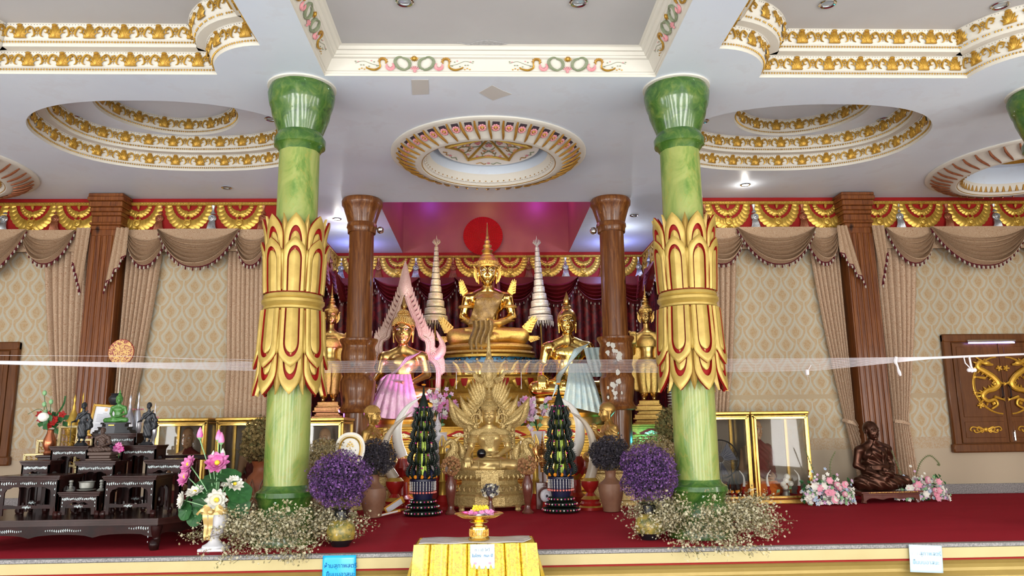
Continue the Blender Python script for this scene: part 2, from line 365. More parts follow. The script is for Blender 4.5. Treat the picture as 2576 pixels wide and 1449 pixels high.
def cove(mb, pts, prof, mi=0):
    n = len(pts); rings = [[(x, y, CZ+z) for x, y in offset(pts, d)] for d, z in prof]; vs = [p for r in rings for p in r]
    mb.add(vs, [(i*n+k, i*n+(k+1) % n, (i+1)*n+(k+1) % n, (i+1)*n+k) for i in range(len(prof)-1) for k in range(n)], mi)
def capoly(mb, pts, z, holes=(), mi=0):
    loops = [pts]+list(holes); tri = geometry.tessellate_polygon([[Vector((x, y, 0)) for x, y in l] for l in loops])
    mb.add([(x, y, z) for l in loops for x, y in l], [tuple(t) for t in tri], mi)
# acanthus leaf and scroll reliefs, local x along band, z up, -y out
def leaf_mesh(w=.11, h=.15):
    m = MB()
    for k, (dx, tip, ww) in enumerate([(0, 1.0, .3), (-.24, .95, .26), (.24, .95, .26), (-.48, .72, .26), (.48, .72, .26), (-.68, .42, .24), (.68, .42, .24)]):
        def fn(u, v, dx=dx, tip=tip, ww=ww):
            x = (u-.5)*2; wid = ww*(1-v)**.6*(1+.5*v)*w; xx = dx*w*(.45+.75*v*v)+x*wid
            return (xx, -.016-.022*sin(PI*min(1, v*1.1))*(1-x*x)-abs(dx)*.004, (v*tip)*h)
        m.grid(fn, 4, 6)
    m.ball((0, -.03, h*.93), (w*.3, .02, .016), 8, 5)
    m.box(-w*.62, w*.62, -.022, 0, -.008, .012, b=.004)
    return m.mesh('acanthus_leaf', MT['goldpaint'])
def scroll_mesh(w=.27, h=.13):
    m = MB()
    for s in (-1, 1):
        p = [(s*w*.5, -.012, h*.75)]; 
        for k in range(9): a = PI*.6-k*.55; r = .034*(1-k*.08); p.append((s*(w*.33+r*cos(a)*1), -.018, h*.55+r*sin(a)))
        m.tube(smooth_path(p, 2), [.004+.007*sin(PI*min(1, i/18+.15)) for i in range(19)], 5)
        p = smooth_path([(s*w*.5, -.012, h*.8), (s*w*.3, -.018, h*.98), (s*w*.15, -.018, h*.6), (s*w*.13, -.016, h*.2), (s*w*.24, -.012, h*.05)], 4)
        m.tube(p, [.004+.009*sin(PI*i/(len(p)-1)) for i in range(len(p))], 5)
    for a in (0, 1, 2, 3, 4): m.ball((.02*cos(a*1.256), -.018, h*.72+.02*sin(a*1.256)), (.013, .01, .013), 6, 4)
    m.tube([(0, -.014, h*.55), (0, -.014, h*.1)], [.005, .003], 5)
    m.ball((-.02, -.014, h*.36), (.012, .008, .01), 6, 4); m.ball((.02, -.014, h*.36), (.012, .008, .01), 6, 4)
    return m.mesh('scroll_relief', MT['goldpaint'])
LEAF = leaf_mesh(); SCROLL = scroll_mesh()
def walk(pts, step, start=0, closed=True):
    """points and tangents at equal arclength"""
    n = len(pts); out = []; d = -start; 
    for i in range(n if closed else n-1):
        a = Vector(pts[i]); b = Vector(pts[(i+1) % n]); L = (b-a).length
        if L < 1e-6: continue
        while d <= L:
            if d >= 0: out.append((a+(b-a)*d/L, (b-a)/L))
            d += step
        d -= L
    return out
BAND = [(0, 0), (0, .03), (.012, .035), (.012, .06), (.022, .065), (.05, .1), (.06, .2), (.075, .215), (.085, .235), (.1, .24)]
def band_orn(parent, pts, inset, z0, want, pitch=.39, start=0):
    k = 0
    for i, (p, t) in enumerate(walk(pts, pitch/2, start)):
        if not want(p): continue
        n = Vector((-t.y, t.x)); q = p+n*(inset+.05); Y = Vector((-n.x, -n.y, 0)); X = Y.cross(Vector((0, 0, 1)))
        Zt = Vector((n.x*.1, n.y*.1, 1)).normalized(); M = Matrix.Identity(4)
        for r in range(3): M[r][0] = X[r]; M[r][1] = Y[r]; M[r][2] = Zt[r]; M[r][3] = (q.x, q.y, CZ+z0+.082)[r]
        link(('acanthus_leaf', 'scroll_relief')[i % 2], (LEAF, SCROLL)[i % 2], parent, mat=M)
    mb = MB()
    for p, t in walk(pts, .033, 0):
        if not want(p): continue
        n = Vector((-t.y, t.x)); a = math.atan2(t.y, t.x)
        for ins, zz, r in ((.026, .047, .013), (.092, .224, .005)):
            q = p+n*(inset+ins-.002); M = Matrix.Translation((q.x, q.y, CZ+z0+zz)) @ Matrix.Rotation(a, 4, 'Z')
            mb.add([(-r, 0, 0), (0, r*1.0, 0), (r, 0, 0), (0, -r, 0), (0, 0, r), (0, 0, -r*1.3)], [(0, 1, 4), (1, 2, 4), (2, 3, 4), (3, 0, 4), (1, 0, 5), (2, 1, 5), (3, 2, 5), (0, 3, 5)], 0 if zz < .1 else 1, M)
    if mb.v: mb.build('bead_row', [MT['goldpaint'], MT['dark']], parent, smooth=False, stuff=True)
tn = [0]
def trim():
    tn[0] += 1; return 'trim_%d' % tn[0]
for T, vis in ((TRL, lambda p: p.y > 6.2 and p.x > -6), (TRR, lambda p: p.y > 6.2)):
    m = MB(); cove(m, T, BAND); cove(m, T, [(.1+d*0, .24) if i == 0 else (.2, .24) for i, d in enumerate((0, 1))])
    cove(m, T, [(.2+d, .24+z) for d, z in BAND]); o = struct(trim(), m, MT['white'])
    band_orn(o, T, 0, 0, vis, start=.1); band_orn(o, T, .2, .24, vis, start=.1)
    m = MB(); capoly(m, offset(T, .3), CZ+.48); m.build('tray_panel', MT['ceilin'], o, smooth=False)
m = MB(); PRC = [(0, 0), (0, .03), (.01, .035), (.015, .05), (.03, .055), (.1, .17), (.13, .18), (.135, .2), (.15, .205), (.17, .24), (.19, .245), (.2, .27), (.21, .28), (.24, .29)]
cove(m, TRC, PRC); ctray = struct(trim(), m, MT['white'], angle=25)
m = MB(); capoly(m, offset(TRC, .24), CZ+.29); m.build('tray_panel', MT['ceilin'], ctray, smooth=False)
# painted rocaille sprays on the centre tray moulding
def rocaille():
    m = MB(); # 0 olive 1 gold 2 pink 3 brown 4 white
    for s in (-1, 1):
        m.tube([(s*x, -.012, z) for x, z in arc(.105, .0, .06, PI*.45, PI*1.4, 10)] , [.008+.01*sin(PI*i/10) for i in range(11)], 6, 0)
        m.tube(smooth_path([(s*.08, -.012, .062), (s*.15, -.014, .075), (s*.19, -.014, .03), (s*.16, -.014, -.035), (s*.1, -.012, -.06), (s*.075, -.01, -.04)], 4), [.006+.012*sin(PI*i/20) for i in range(21)], 6, 0)
        m.tube([(s*x, -.012, z) for x, z in arc(.24, -.02, .036, PI*.7, PI*2.2, 10)], [.006+.012*sin(PI*i/10) for i in range(11)], 6, 2)
        for k in range(5): a = PI*(1.1+k*.2); m.ball((s*(.24+.018*cos(a)), -.014, -.02+.018*sin(a)), (.005, .006, .005), 6, 4, 2)
        m.tube([(s*x, -.012, z) for x, z in arc(.31, .025, .033, PI*1.2, -PI*.15, 10)], [.007+.009*sin(PI*i/10) for i in range(11)], 6, 3)
        for k in range(7): a = PI*(1.0-k*.16); m.ball((s*(.31+.046*cos(a)), -.01, .025+.046*sin(a)), .006, 6, 4, 3)
        m.tube(smooth_path([(s*.345, -.012, .02), (s*.34, -.012, -.03), (s*.39, -.012, -.06), (s*.45, -.012, -.05), (s*.48, -.012, -.03)], 4), [.005+.008*sin(PI*i/16) for i in range(17)], 6, 1)
        m.tube(smooth_path([(s*.34, -.008, -.02), (s*.42, -.008, .0), (s*.5, -.008, .03), (s*.58, -.008, .01)], 4), .002, 4, 0)
        for k in range(9):
            x = .37+k*.026; z = -.005+.03*sin(k*1.1)+.015*((k*7) % 3-1); m.ball((s*x, -.008, z), (.009, .004, .006), 6, 4, (0, 0, 2, 0, 1)[k % 5])
        for k in range(4): m.ball((s*(.47+.025*k), -.008, -.045-.01*(k % 2)), (.009, .004, .007), 6, 4, 1)
    for k in range(12): a = k*PI/6; m.tube([(.02*cos(a), -.018, .06+.02*sin(a)), (.042*cos(a), -.012, .06+.034*sin(a))], [.008, .002], 5, 1)
    m.ball((0, -.02, .06), (.02, .014, .02), 8, 6, 1)
    for k in range(5): a = PI*(.2+.15*k); m.tube([(0, -.012, -.07), (.05*cos(a), -.012, -.07+.05*sin(a))], [.004, .008], 5, 2)
    m.ball((0, -.012, -.078), (.018, .008, .01), 8, 5, 2)
    return m.mesh('rocaille_spray', [MT['olive'], MT['goldpaint'], MT['pink'], MT['brownpaint'], MT['white']])
ROC = rocaille()
def putroc(x, y, n, t):
    Y = Vector((-n[0], -n[1], 0)); X = Y.cross(Vector((0, 0, 1))); Z = Vector((n[0]*.5, n[1]*.5, .86)); Z.normalize(); Yn = Z.cross(X); M = Matrix.Identity(4)
    for r in range(3): M[r][0] = X[r]; M[r][1] = Yn[r]; M[r][2] = Z[r]; M[r][3] = (x+n[0]*.07, y+n[1]*.07, CZ+.12)[r]
    link('rocaille_spray', ROC, ctray, mat=M @ Matrix.Diagonal((1.2, 1.1, 1.08, 1)))
for x in (-.83, .99): putroc(x, 8.42, (0, -1), 0)
for y in (7.35, 5.5): putroc(-1.9, y, (1, 0), 0); putroc(2.06, y, (-1, 0), 0)
# ovals
for O, IN, sgn in ((OVL, superell(-4.62, 10.5, .98, .95, 2), -1), (OVR, superell(4.75, 10.5, .98, .95, 2), 1)):
    m = MB(); cove(m, O, BAND); cove(m, O, [(.1, .24), (.2, .24)]); cove(m, O, [(.2+d, .24+z) for d, z in BAND])
    o = struct(trim(), m, MT['white']); vis = lambda p: p.y > 9.8
    band_orn(o, O, 0, 0, vis); band_orn(o, O, .2, .24, vis)
    m = MB(); capoly(m, offset(O, .3), CZ+.48, [IN]); o2 = m.build('tray_panel', MT['ceil'], o, smooth=False)
    m = MB(); cove(m, IN, [(d, z+.48) for d, z in BAND]); m.build('inner_moulding', MT['white'], o)
    band_orn(o, IN, 0, .48, lambda p: p.y > 10.2)
    m = MB(); capoly(m, offset(IN, .1), CZ+.72); m.build('inner_panel', MT['ceil'], o, smooth=False)
    m = MB(); c0 = (sum(p[0] for p in IN)/len(IN), sum(p[1] for p in IN)/len(IN), CZ+.715); m.tube([(c0[0]+.16*cos(k*PI/10), c0[1]+.16*sin(k*PI/10), c0[2]) for k in range(20)], .008, 5, closed=True); m.build('blind_rose', MT['ceil'], o)
# medallions
def flower_mesh():
    m = MB()
    for k in range(9): a = 2*PI*k/9; m.ball((.042*cos(a), -.008, .042*sin(a)), (.02, .012, .02), 6, 5, 0)
    m.ball((0, -.012, 0), (.03, .014, .03), 8, 5, 1); m.ball((0, -.024, 0), (.012, .008, .012), 6, 4, 0)
    return m.mesh('rosette', [MT['pink'], MT['goldpaint']])
FLOW = flower_mesh()
def lat_frame(cx, cy, a, r, z, tilt):
    """frame on the outward sloping face of the ring: x tangent, -y outward normal (out and down), z up the slope"""
    d = Vector((cos(a), sin(a), 0)); nrm = (d*cos(tilt)+Vector((0, 0, -sin(tilt)))); Y = -nrm; up = (Vector((0, 0, 1))*cos(tilt)+d*sin(tilt)); X = Y.cross(up); M = Matrix.Identity(4)
    p = Vector((cx, cy, z))+d*r
    for k in range(3): M[k][0] = X[k]; M[k][1] = Y[k]; M[k][2] = up[k]; M[k][3] = p[k]
    return M
def medallion(cx, cy, R, rich):
    m = MB(); pr = [(R+.03, 0), (R+.03, -.02), (R, -.035), (R-.04, -.035), (R-.1, -.04), (R-.33, -.17), (R-.36, -.18), (R-.42, -.18), (R-.45, -.16), (R-.47, -.13), (R-.5, -.12), (R-.53, -.04), (R-.56, 0), (R-.56, .3)]
    vs = m.lathe(pr, 72, (cx, cy, CZ)); m.f = [f for f in m.f if len(f) == 4]; m.m = [0]*len(m.f); m.m[-72:] = [1]*72
    o = struct(trim(), m, [MT['white'], MT['ceil']], angle=30)
    rib = MB()
    rib.tube([(0, -.02, .16), (0, -.035, .08), (.012, -.035, 0), (.03, -.02, -.1), (.035, -.01, -.16)], [.012, .02, .02, .017, .01], 6); ribm = rib.mesh('gold_rib', MT['brownpaint'] if rich else MT['copper'])
    sock = MB(); sock.box(-.05, .05, -.004, .002, -.02, .1); sockm = sock.mesh('dark_socket', MT['dark'])
    N = 44; t = math.atan2(.26, .13)
    for k in range(N):
        a = 2*PI*k/N
        link('gold_rib', ribm, o, mat=lat_frame(cx, cy, a, R-.2, CZ-.1, 1.05))
        if rich and sin(a+.05) < .55:
            link('rosette', FLOW, o, mat=lat_frame(cx, cy, a+PI/N, R-.17, CZ-.085, 1.05)); link('dark_socket', sockm, o, mat=lat_frame(cx, cy, a+PI/N, R-.13, CZ-.062, 1.05))
    b = MB()
    for k in range(60):
        a = 2*PI*k/60; 
        if rich: b.ball((cx+(R-.485)*cos(a), cy+(R-.485)*sin(a), CZ-.1), (.024, .024, .035), 6, 5, 0); b.box(-.01, .01, -.012, .012, -.02, .02, 1, M=Matrix.Translation((cx+(R-.5)*cos(a+.05), cy+(R-.5)*sin(a+.05), CZ-.09)) @ Matrix.Rotation(a, 4, 'Z'))
        else: b.tube([(cx+(R-.5)*cos(a), cy+(R-.5)*sin(a), CZ-.13), (cx+(R-.53)*cos(a), cy+(R-.53)*sin(a), CZ-.01)], [.03, .008], 6, 1)
    b.build('egg_and_dart_row', [MT['white'], MT['brownpaint']], o, stuff=True)
    m = MB(); m.tube([(cx+(R-.44)*cos(k*PI/36), cy+(R-.44)*sin(k*PI/36), CZ-.165) for k in range(72)], .008, 5, closed=True); m.build('gilt_bead', MT['goldpaint'], o)
    # recess panel, dome
    m = MB(); capoly(m, circ(cx, cy, R-.55), CZ+.3); m.build('recess_panel', MT['ceil'], o, smooth=False)
    if rich:
        D = .78; H = .3; z0 = CZ+.28; ns = 6; m = MB()
        # shallow dome hanging on the recess (convex down at rim)
        def dom(u, v): a = 2*PI*u; r = D*(1-v); return (cx+r*cos(a), cy+r*sin(a), z0-.17*(1-v)*(1 if v < 1 else 1)+.0)
        m.grid(dom, 48, 6, close_u=True); m.lathe([(D, -.17), (D, .02)], 48, (cx, cy, z0), cap=False); dome = m.build('painted_dome', mat('bright_white_dome', (.8, .79, .76), .6), o)
        zz = lambda r: z0-.17*(r/D)-.012
        offs = [PI/2+PI/6*0+(k+.5)*PI/3 for k in range(6)]
        for k in range(6):
            a = offs[k]; mb = MB(); mb.tube([(cx+r*cos(a), cy+r*sin(a), zz(r)) for r in (.05, .3, .5, .66)], [.018, .02, .022, .024], 6); mb.build('gold_rib', MT['gold'], o)
            b = a+PI/3; mb = MB(); p0 = Vector((.66*cos(a), .66*sin(a))); p1 = Vector((.66*cos(b), .66*sin(b))); pts = []
            for i in range(11):
                t = i/10; q = p0.lerp(p1, t); q *= (1-.12*sin(PI*t)); pts.append((cx+q.x, cy+q.y, zz(q.length)))
            mb.tube(pts, .02, 6); mb.build('gold_arch', MT['gold'], o)
            # painted flowers in the panel
            mb = MB(); c = a+PI/6
            def P(rr, da): return (cx+rr*cos(c+da), cy+rr*sin(c+da), zz(rr)+.004)
            for s in (-1, 1):
                mb.tube([P(.12+.4*i/12, s*(.3*sin(i*.45))*(.35/(.12+.4*i/12))) for i in range(13)], .008, 5, 0)
                mb.tube([P(.2+.03*sin(i*.7), s*(.12+.1*cos(i*.7))) for i in range(9)], .01, 5, 1)
                mb.tube([P(.4+.04*sin(i*.7), s*(.22+.07*cos(i*.7))) for i in range(8)], .008, 5, 2)
                for j in range(4): mb.ball(P(.33+.02*(j % 2), s*(.1+.05*j)), (.016, .016, .01), 6, 4, 3)
                mb.ball(P(.52, s*.36), (.028, .028, .01), 8, 4, 1)
                mb.tube([P(.71+.02*sin(i*.9), s*(.06+.025*i)) for i in range(10)], .007, 5, 2 if s > 0 else 0)
            for j in range(5): q = P(.46+.01*abs(j-2), (j-2)*.06); mb.tube([P(.52, 0), q], [.006, .014], 5, 3)
            mb.ball(P(.7, 0), (.03, .03, .01), 8, 4, 1); mb.ball(P(.15, 0), (.02, .02, .01), 8, 4, 1)
            mb.build('painted_flowers', [MT['olive'], MT['pink'], MT['brownpaint'], MT['peach']], o)
    else:
        m = MB(); z0 = CZ+.3
        m.lathe([(.62, 0), (.62, -.05), (.56, -.07), (.5, -.02), (.5, 0)], 48, (cx, cy, z0), 1); m.lathe([(.3, 0), (.3, -.04), (.24, -.06), (.2, -.03), (.12, -.06), (.06, -.08), (0, -.09)], 36, (cx, cy, z0)); m.m = m.m
        m.tube([(cx+.25*cos(k*PI/12), cy+.25*sin(k*PI/12), z0-.06) for k in range(24)], .012, 5, 1, closed=True); m.build('ceiling_rose', [MT['white'], MT['goldpaint']], o)
        for a in (PI*.75, PI*1.25, PI*.25, PI*1.75):
            m = MB(); m.box(-.16, .16, -.06, .06, -.1, 0, b=.02, M=Matrix.Translation((cx+.77*cos(a), cy+.77*sin(a), z0)) @ Matrix.Rotation(a, 4, 'Z')); m.build('bracket', MT['white'], o)
medallion(*MED[0], True); medallion(*MED[1], False); medallion(*MED[2], False)
# shaft above the main image
def wall(name, x0, y0, x1, y1, z0, z1, m, t=.12, rz=None):
    L = math.hypot(x1-x0, y1-y0); a = math.atan2(y1-y0, x1-x0); b = MB().box(0, L, 0, t, z0, z1)
    o = struct(name, b, m, smooth=False, loc=(x0, y0, 0), rot=(0, 0, a)); return o
w = wall('wall_shaft_back', -1.97, 17.6, 1.99, 17.6, CZ+.002, CZ+1.9, MT['redlac'])
wall('wall_shaft_left', -1.97, 13.5, -1.97, 17.6, CZ+.002, CZ+1.9, MT['redlac']); wall('wall_shaft_right', 1.99, 17.6, 1.99, 13.5, CZ+.002, CZ+1.9, MT['redlac'])
wall('wall_shaft_front', 1.99, 13.5, -1.97, 13.5, CZ+.002, CZ+1.9, MT['redlac'])
m = MB().box(-2.1, 2.1, 13.4, 17.75, CZ+1.9, CZ+2); struct('ceiling_shaft', m, MT['ceil'], smooth=False)
# walls
wall('wall_back_left', -11.5, WY, NXL, WY, -.02, CZ, MT['wallpaper']); wall('wall_back_right', NXR, WY, 11.5, WY, -.02, CZ, MT['wallpaper'])
wall('wall_niche_left', NXL, WY+.12, NXL, NY, -.02, CZ, MT['velvetp']).scale = (1, 1, 1); wall('wall_niche_right', NXR, NY, NXR, WY+.12, -.02, CZ, MT['velvetp'])
wall('wall_niche_back', NXL-.12, NY, NXR+.12, NY, -.02, CZ, MT['velvetp'])
wall('wall_left', -11.5, -8, -11.5, WY, -.6, CZ, MT['wallpaper']); wall('wall_right', 11.5, WY, 11.5, -8, -.6, CZ, MT['wallpaper'])
wall('wall_front', 11.5, -8, -11.5, -8, -.6, CZ, mat('dull_rear_wall', (.3, .27, .23), .8))
# skirting
m = MB().box(0, 11.5-NXR, 0, .04, 0, .17, b=.006); struct('baseboard_right', m, MT['granite'], loc=(NXR, WY-.04, 0))
m = MB().box(0, 11.5+NXL, 0, .04, 0, .17, b=.006); struct('baseboard_left', m, MT['granite'], loc=(-11.5, WY-.04, 0))
# raised stage: carpet top, granite nosing, moulded yellow steps
m = MB().box(-11.5, 11.5, 7.97, 17.7, -.06, 0); struct('floor', m, MT['carpet'], smooth=False)
m = MB().box(-11.5, 11.5, 7.88, 7.97, -.035, .004, b=.005); struct('trim_stage_nosing', m, MT['granite'])
FR = 7.88
prof = [(0, -.035), (.012, -.035), (.012, -.135), (0, -.14), (0, -.155), (.02, -.16), (-.03, -.2), (-.05, -.24), (-.05, -.27), (0, -.3), (.015, -.31), (.015, -.33), (0, -.335), (0, -.36), (.05, -.37), (.06, -.4), (.05, -.43), (.08, -.44), (.1, -.6), (-.3, -.6)]
vs = []; 
for x in (-11.5, 11.5): vs += [(x, FR-d, z) for d, z in prof]
n = len(prof); m = MB().add(vs, [(i, i+1, n+i+1, n+i) for i in range(n-1)], [1 if i in (2, 3) else (0 if i < 2 else 2) for i in range(n-1)]); struct('trim_stage_front', m, [MT['creamgold'], MT['redpaint'], mat('shaded_gold_moulding', (.42, .31, .1), .4, .3, (.36, .26, .08), 3)], angle=20)  # lower mouldings: gold paint, darkened in colour for the shading of the cove
MT['tile'] = mat('pale_floor_tile', (.75, .73, .7), .3, 0, (.68, .66, .62), 1.5)
m = MB().box(-11.5, 11.5, -8, 8.2, -.7, -.6); struct('floor_hall', m, MT['tile'], smooth=False)
# ---------------- columns ---------------------------------------------------
def lotus_petal(h, halfang, rprof, w0=1.0):
    """one carved petal wrapped on the column (axis z, faces -Y); rprof(s)->radius; red edge, gold frame, red groove, gold centre"""
    m = MB()
    def wid(s):
        t = max(0, (s-.7)/.3); return (1-t)*(1+.95*t)
    def arch(t, a, b, s0=.56):
        if t < .3: return (-a, s0*t/.3)
        if t > .7: return (a, s0*(1-t)/.3)
        q = PI*(1-(t-.3)/.4); return (a*cos(q), s0+b*sin(q))
    def outer(t):
        if t < .3: return (-1, .7*t/.3)
        if t > .7: return (1, .7*(1-t)/.3)
        k = (t-.3)/.2 if t <= .5 else (.7-t)/.2; s = .7+.3*k; return ((-1 if t < .5 else 1)*wid(s), s)
    def ring(f, g_, k): return lambda t: tuple(f(t)[i]*(1-k)+g_(t)[i]*k for i in (0, 1))
    A = lambda t: arch(t, .5, .2); B = lambda t: arch(t, .6, .27); sp_ = lambda t: (0.0, arch(t, .5, .2)[1]*.97)
    rings = [(sp_, .034), (ring(sp_, A, .8), .028), (A, .02), (A, .0), (B, .0), (B, .034), (ring(B, outer, .55), .04), (ring(B, outer, .9), .03), (outer, .022), (outer, -.004)]
    mats_ = [0, 0, 0, 1, 1, 0, 0, 0, 1]; N = 40; vs = []
    for f_, hh in rings:
        for i in range(N+1):
            x, s_ = f_(i/N); r = rprof(s_)+hh; th = x*halfang; vs.append((r*sin(th), -r*cos(th), h*s_))
    m.add(vs, [(k*(N+1)+i, k*(N+1)+i+1, (k+1)*(N+1)+i+1, (k+1)*(N+1)+i) for k in range(len(rings)-1) for i in range(N)], [mats_[k] for k in range(len(rings)-1) for i in range(N)])
    def back(u, v):
        s = v; x = (u-.5)*2; w = min(1, wid(s)*1.04); th = x*w*halfang*1.04; r = rprof(s)-.03*(s**3)-.004; return (r*sin(th), -r*cos(th), h*s*1.0-.004)
    m.grid(back, 10, 12, 1)
    return m
def lotus_filler(h, halfang, rprof):
    m = MB()
    def fn(u, v):
        x = (u-.5)*2; w = .75+.5*v if v < .75 else 1.1*max(0, 1-((v-.75)/.25)**1.6); r = rprof(v)+.018-.028*abs(x); th = x*w*halfang; return (r*sin(th), -r*cos(th), h*v)
    m.grid(fn, 8, 16, lambda u, v: 1 if abs(u-.5) > .46 else 0); return m
def green_column(x, y, label, group):
    t = thing('marble_column', label, 'column', (x, y, 0), 0, group)
    R = .245
    MB().lathe([(R, .3), (R*.995, 1.5), (R*.96, 4.86)], 48).build('shaft', MT['marble'], t)
    MB().lathe([(.36, 0), (.36, .16), (.33, .2), (.34, .26), (.32, .33), (.28, .38), (.3, .46), (.33, .5), (.32, .55), (.27, .58), (.25, .62)], 48).build('base', MT['marbled'], t)
    MB().lathe([(.235, 4.5), (.27, 4.56), (.3, 4.58), (.305, 4.66), (.28, 4.7), (.262, 4.74), (.29, 4.82), (.34, 4.96), (.355, 5.05), (.37, 5.08), (.38, 5.12), (.395, 5.2), (.4, 5.25), (.39, 5.29), (.37, 5.335)], 48, wob=lambda a, z: 1+.006*sin(9*a+z*9)+.004*sin(17*a-z*20)).build('capital', MT['marbled'], t)
    m = MB().lathe([(.37, 5.325), (.41, 5.33), (.41, 5.35)], 48); m.build('plaster_joint', MT['white'], t)
    Z0 = 2.66  # band centre
    MB().lathe([(.3, -.14), (.3, -.1), (.31, -.1), (.335, -.085), (.335, -.06), (.32, -.05), (.355, -.01), (.355, .02), (.33, .04), (.34, .05), (.33, .085), (.3, .1), (.3, .14)], 48, (0, 0, Z0)).build('gilt_ring', MT['collargold'], t)
    MB().lathe([(.295, -.2), (.295, .2)], 40, (0, 0, Z0)).build('red_core', MT['redpaint'], t)
    up = lambda a, b: (lambda s: .30+a*s+b*s**4)
    P1 = lotus_petal(.62, .37, lambda s: .31+.015*sin(s*PI)+.13*max(0, s-.3)**2.4).mesh('petal', [MT['collargold'], MT['redpaint']])
    P2 = lotus_petal(.86, .37, lambda s: .285+.02*sin(s*PI)+.2*max(0, s-.35)**2.2).mesh('petal', [MT['collargold'], MT['redpaint']])
    F1 = lotus_filler(.46, .15, lambda s: .315+.05*s*s).mesh('filler_petal', [MT['collargold'], MT['redpaint']])
    F2 = lotus_filler(.86, .14, lambda s: .29+.14*max(0, s-.3)**2).mesh('filler_petal', [MT['collargold'], MT['redpaint']])
    off = random.random()*.25
    for sgn in (1, -1):
        for k in range(8):
            a = k*PI/4+.15+off
            for nm, me, z, da, h in (('petal', P1, .1, 0, .55), ('filler_petal', F1, .12, PI/8, .4), ('petal', P2, .12, 0, 1), ('filler_petal', F2, .14, PI/8, 1)):
                if me is P2: zz = .14
                else: zz = z
                o = link(nm, me, t); sc = 1.0; k2 = 1.07 if sgn < 0 else 1.0
                M = Matrix.Translation((0, 0, Z0+sgn*zz)) @ Matrix.Rotation(a+da, 4, 'Z') @ Matrix.Diagonal((1.06 if sgn < 0 else 1, 1.06 if sgn < 0 else 1, sgn*k2, 1)); o.matrix_basis = M
    return t
green_column(-2.24, 8.75, 'pale green marbled column with gilded lotus collar, left of the central altar', None)
green_column(2.38, 8.72, 'pale green marbled column with gilded lotus collar, right of the central altar', None)
green_column(7.12, 8.8, 'green marbled column cut by the right edge of the picture, capital showing', None)
def trunk(a, z): return 1+.012*sin(3*a+z*2)+.01*sin(7*a+1.3*z)
def wood_column(x, y, label, sp):
    t = thing('wooden_column', label, 'column', (x, y, 0))
    zs = np.linspace(.35, 4.86, 30); R = .235
    MB().lathe([(R*(1-.015*z), z) for z in zs], 40, wob=trunk).build('shaft', MT['wood'], t)
    MB().lathe([(.25, 4.72), (.255, 4.8), (.275, 4.83), (.27, 4.88), (.255, 4.9), (.27, 4.97), (.31, 5.1), (.34, 5.2), (.37, 5.24), (.375, 5.31), (.35, 5.35)], 40, wob=lambda a, z: 1+.012*sin(5*a)).build('capital', MT['wood'], t)
    MB().lathe([(.25, 1.5), (.31, 1.52), (.325, 1.56), (.29, 1.6), (.27, 1.66), (.28, 1.74), (.3, 1.88), (.31, 2.05), (.28, 2.1), (.265, 2.14), (.28, 2.18), (.3, 2.2), (.29, 2.25), (.27, 2.3), (.29, 2.38), (.305, 2.46), (.3, 2.56), (.28, 2.63), (.29, 2.68), (.32, 2.73), (.335, 2.76), (.33, 2.79), (.28, 2.8)], 40).build('turned_collar', MT['wood'], t)
    MB().lathe([(.36, 0), (.36, .08), (.33, .1), (.35, .16), (.32, .24), (.29, .3), (.27, .38)], 40).build('base', MT['wood'], t)
    return t
WCL = wood_column(-2.25, 13.38, 'round varnished timber column with turned collar, behind the pink-lit seated image', 0)
WCR = wood_column(2.31, 13.38, 'round varnished timber column with paint peeling off its collar, right of the altar', 0)
m = MB()
for i in range(26):
    a = -PI/2+random.uniform(-.75, .1); z = random.choice((random.uniform(2.35, 2.66), random.uniform(1.75, 2.3), random.uniform(1.7, 2.0))); r = .316 if z > 2.35 else .322
    b = random.uniform(.02, .05); poly = [(b*cos(q)*random.uniform(.6, 1.2), b*1.3*sin(q)*random.uniform(.6, 1.2)) for q in np.linspace(0, 2*PI, 9)[:-1]]
    m.prism(poly, -.003, .003, 0, Matrix.Rotation(a+PI/2, 4, 'Z') @ Matrix.Translation((0, -r, z)))
m.build('peeled_paint', MT['white'], WCR, smooth=False, stuff=True)
def spotlamp(x, y, z, rz, label):
    t = thing('spotlight', label, 'spotlight', (x, y, z), rz)
    MB().tube([(0, 0, 0), (.04, 0, .02), (.09, 0, .0)], .012, 6).build('bracket', MT['chrome'], t)
    m = MB().lathe([(.03, -.02), (.055, 0), (.065, .04), (.055, .08), (.02, .1)], 20, M=Matrix.Translation((.11, -.03, -.05)) @ Matrix.Rotation(.5, 4, 'X')); m.build('lamp_head', MT['chrome'], t); return t
spotlamp(-2.01, 13.35, 4.78, 0, 'small chrome spotlight clamped on the left round timber column')
spotlamp(2.09, 13.35, 4.78, PI, 'small chrome spotlight clamped on the right round timber column')
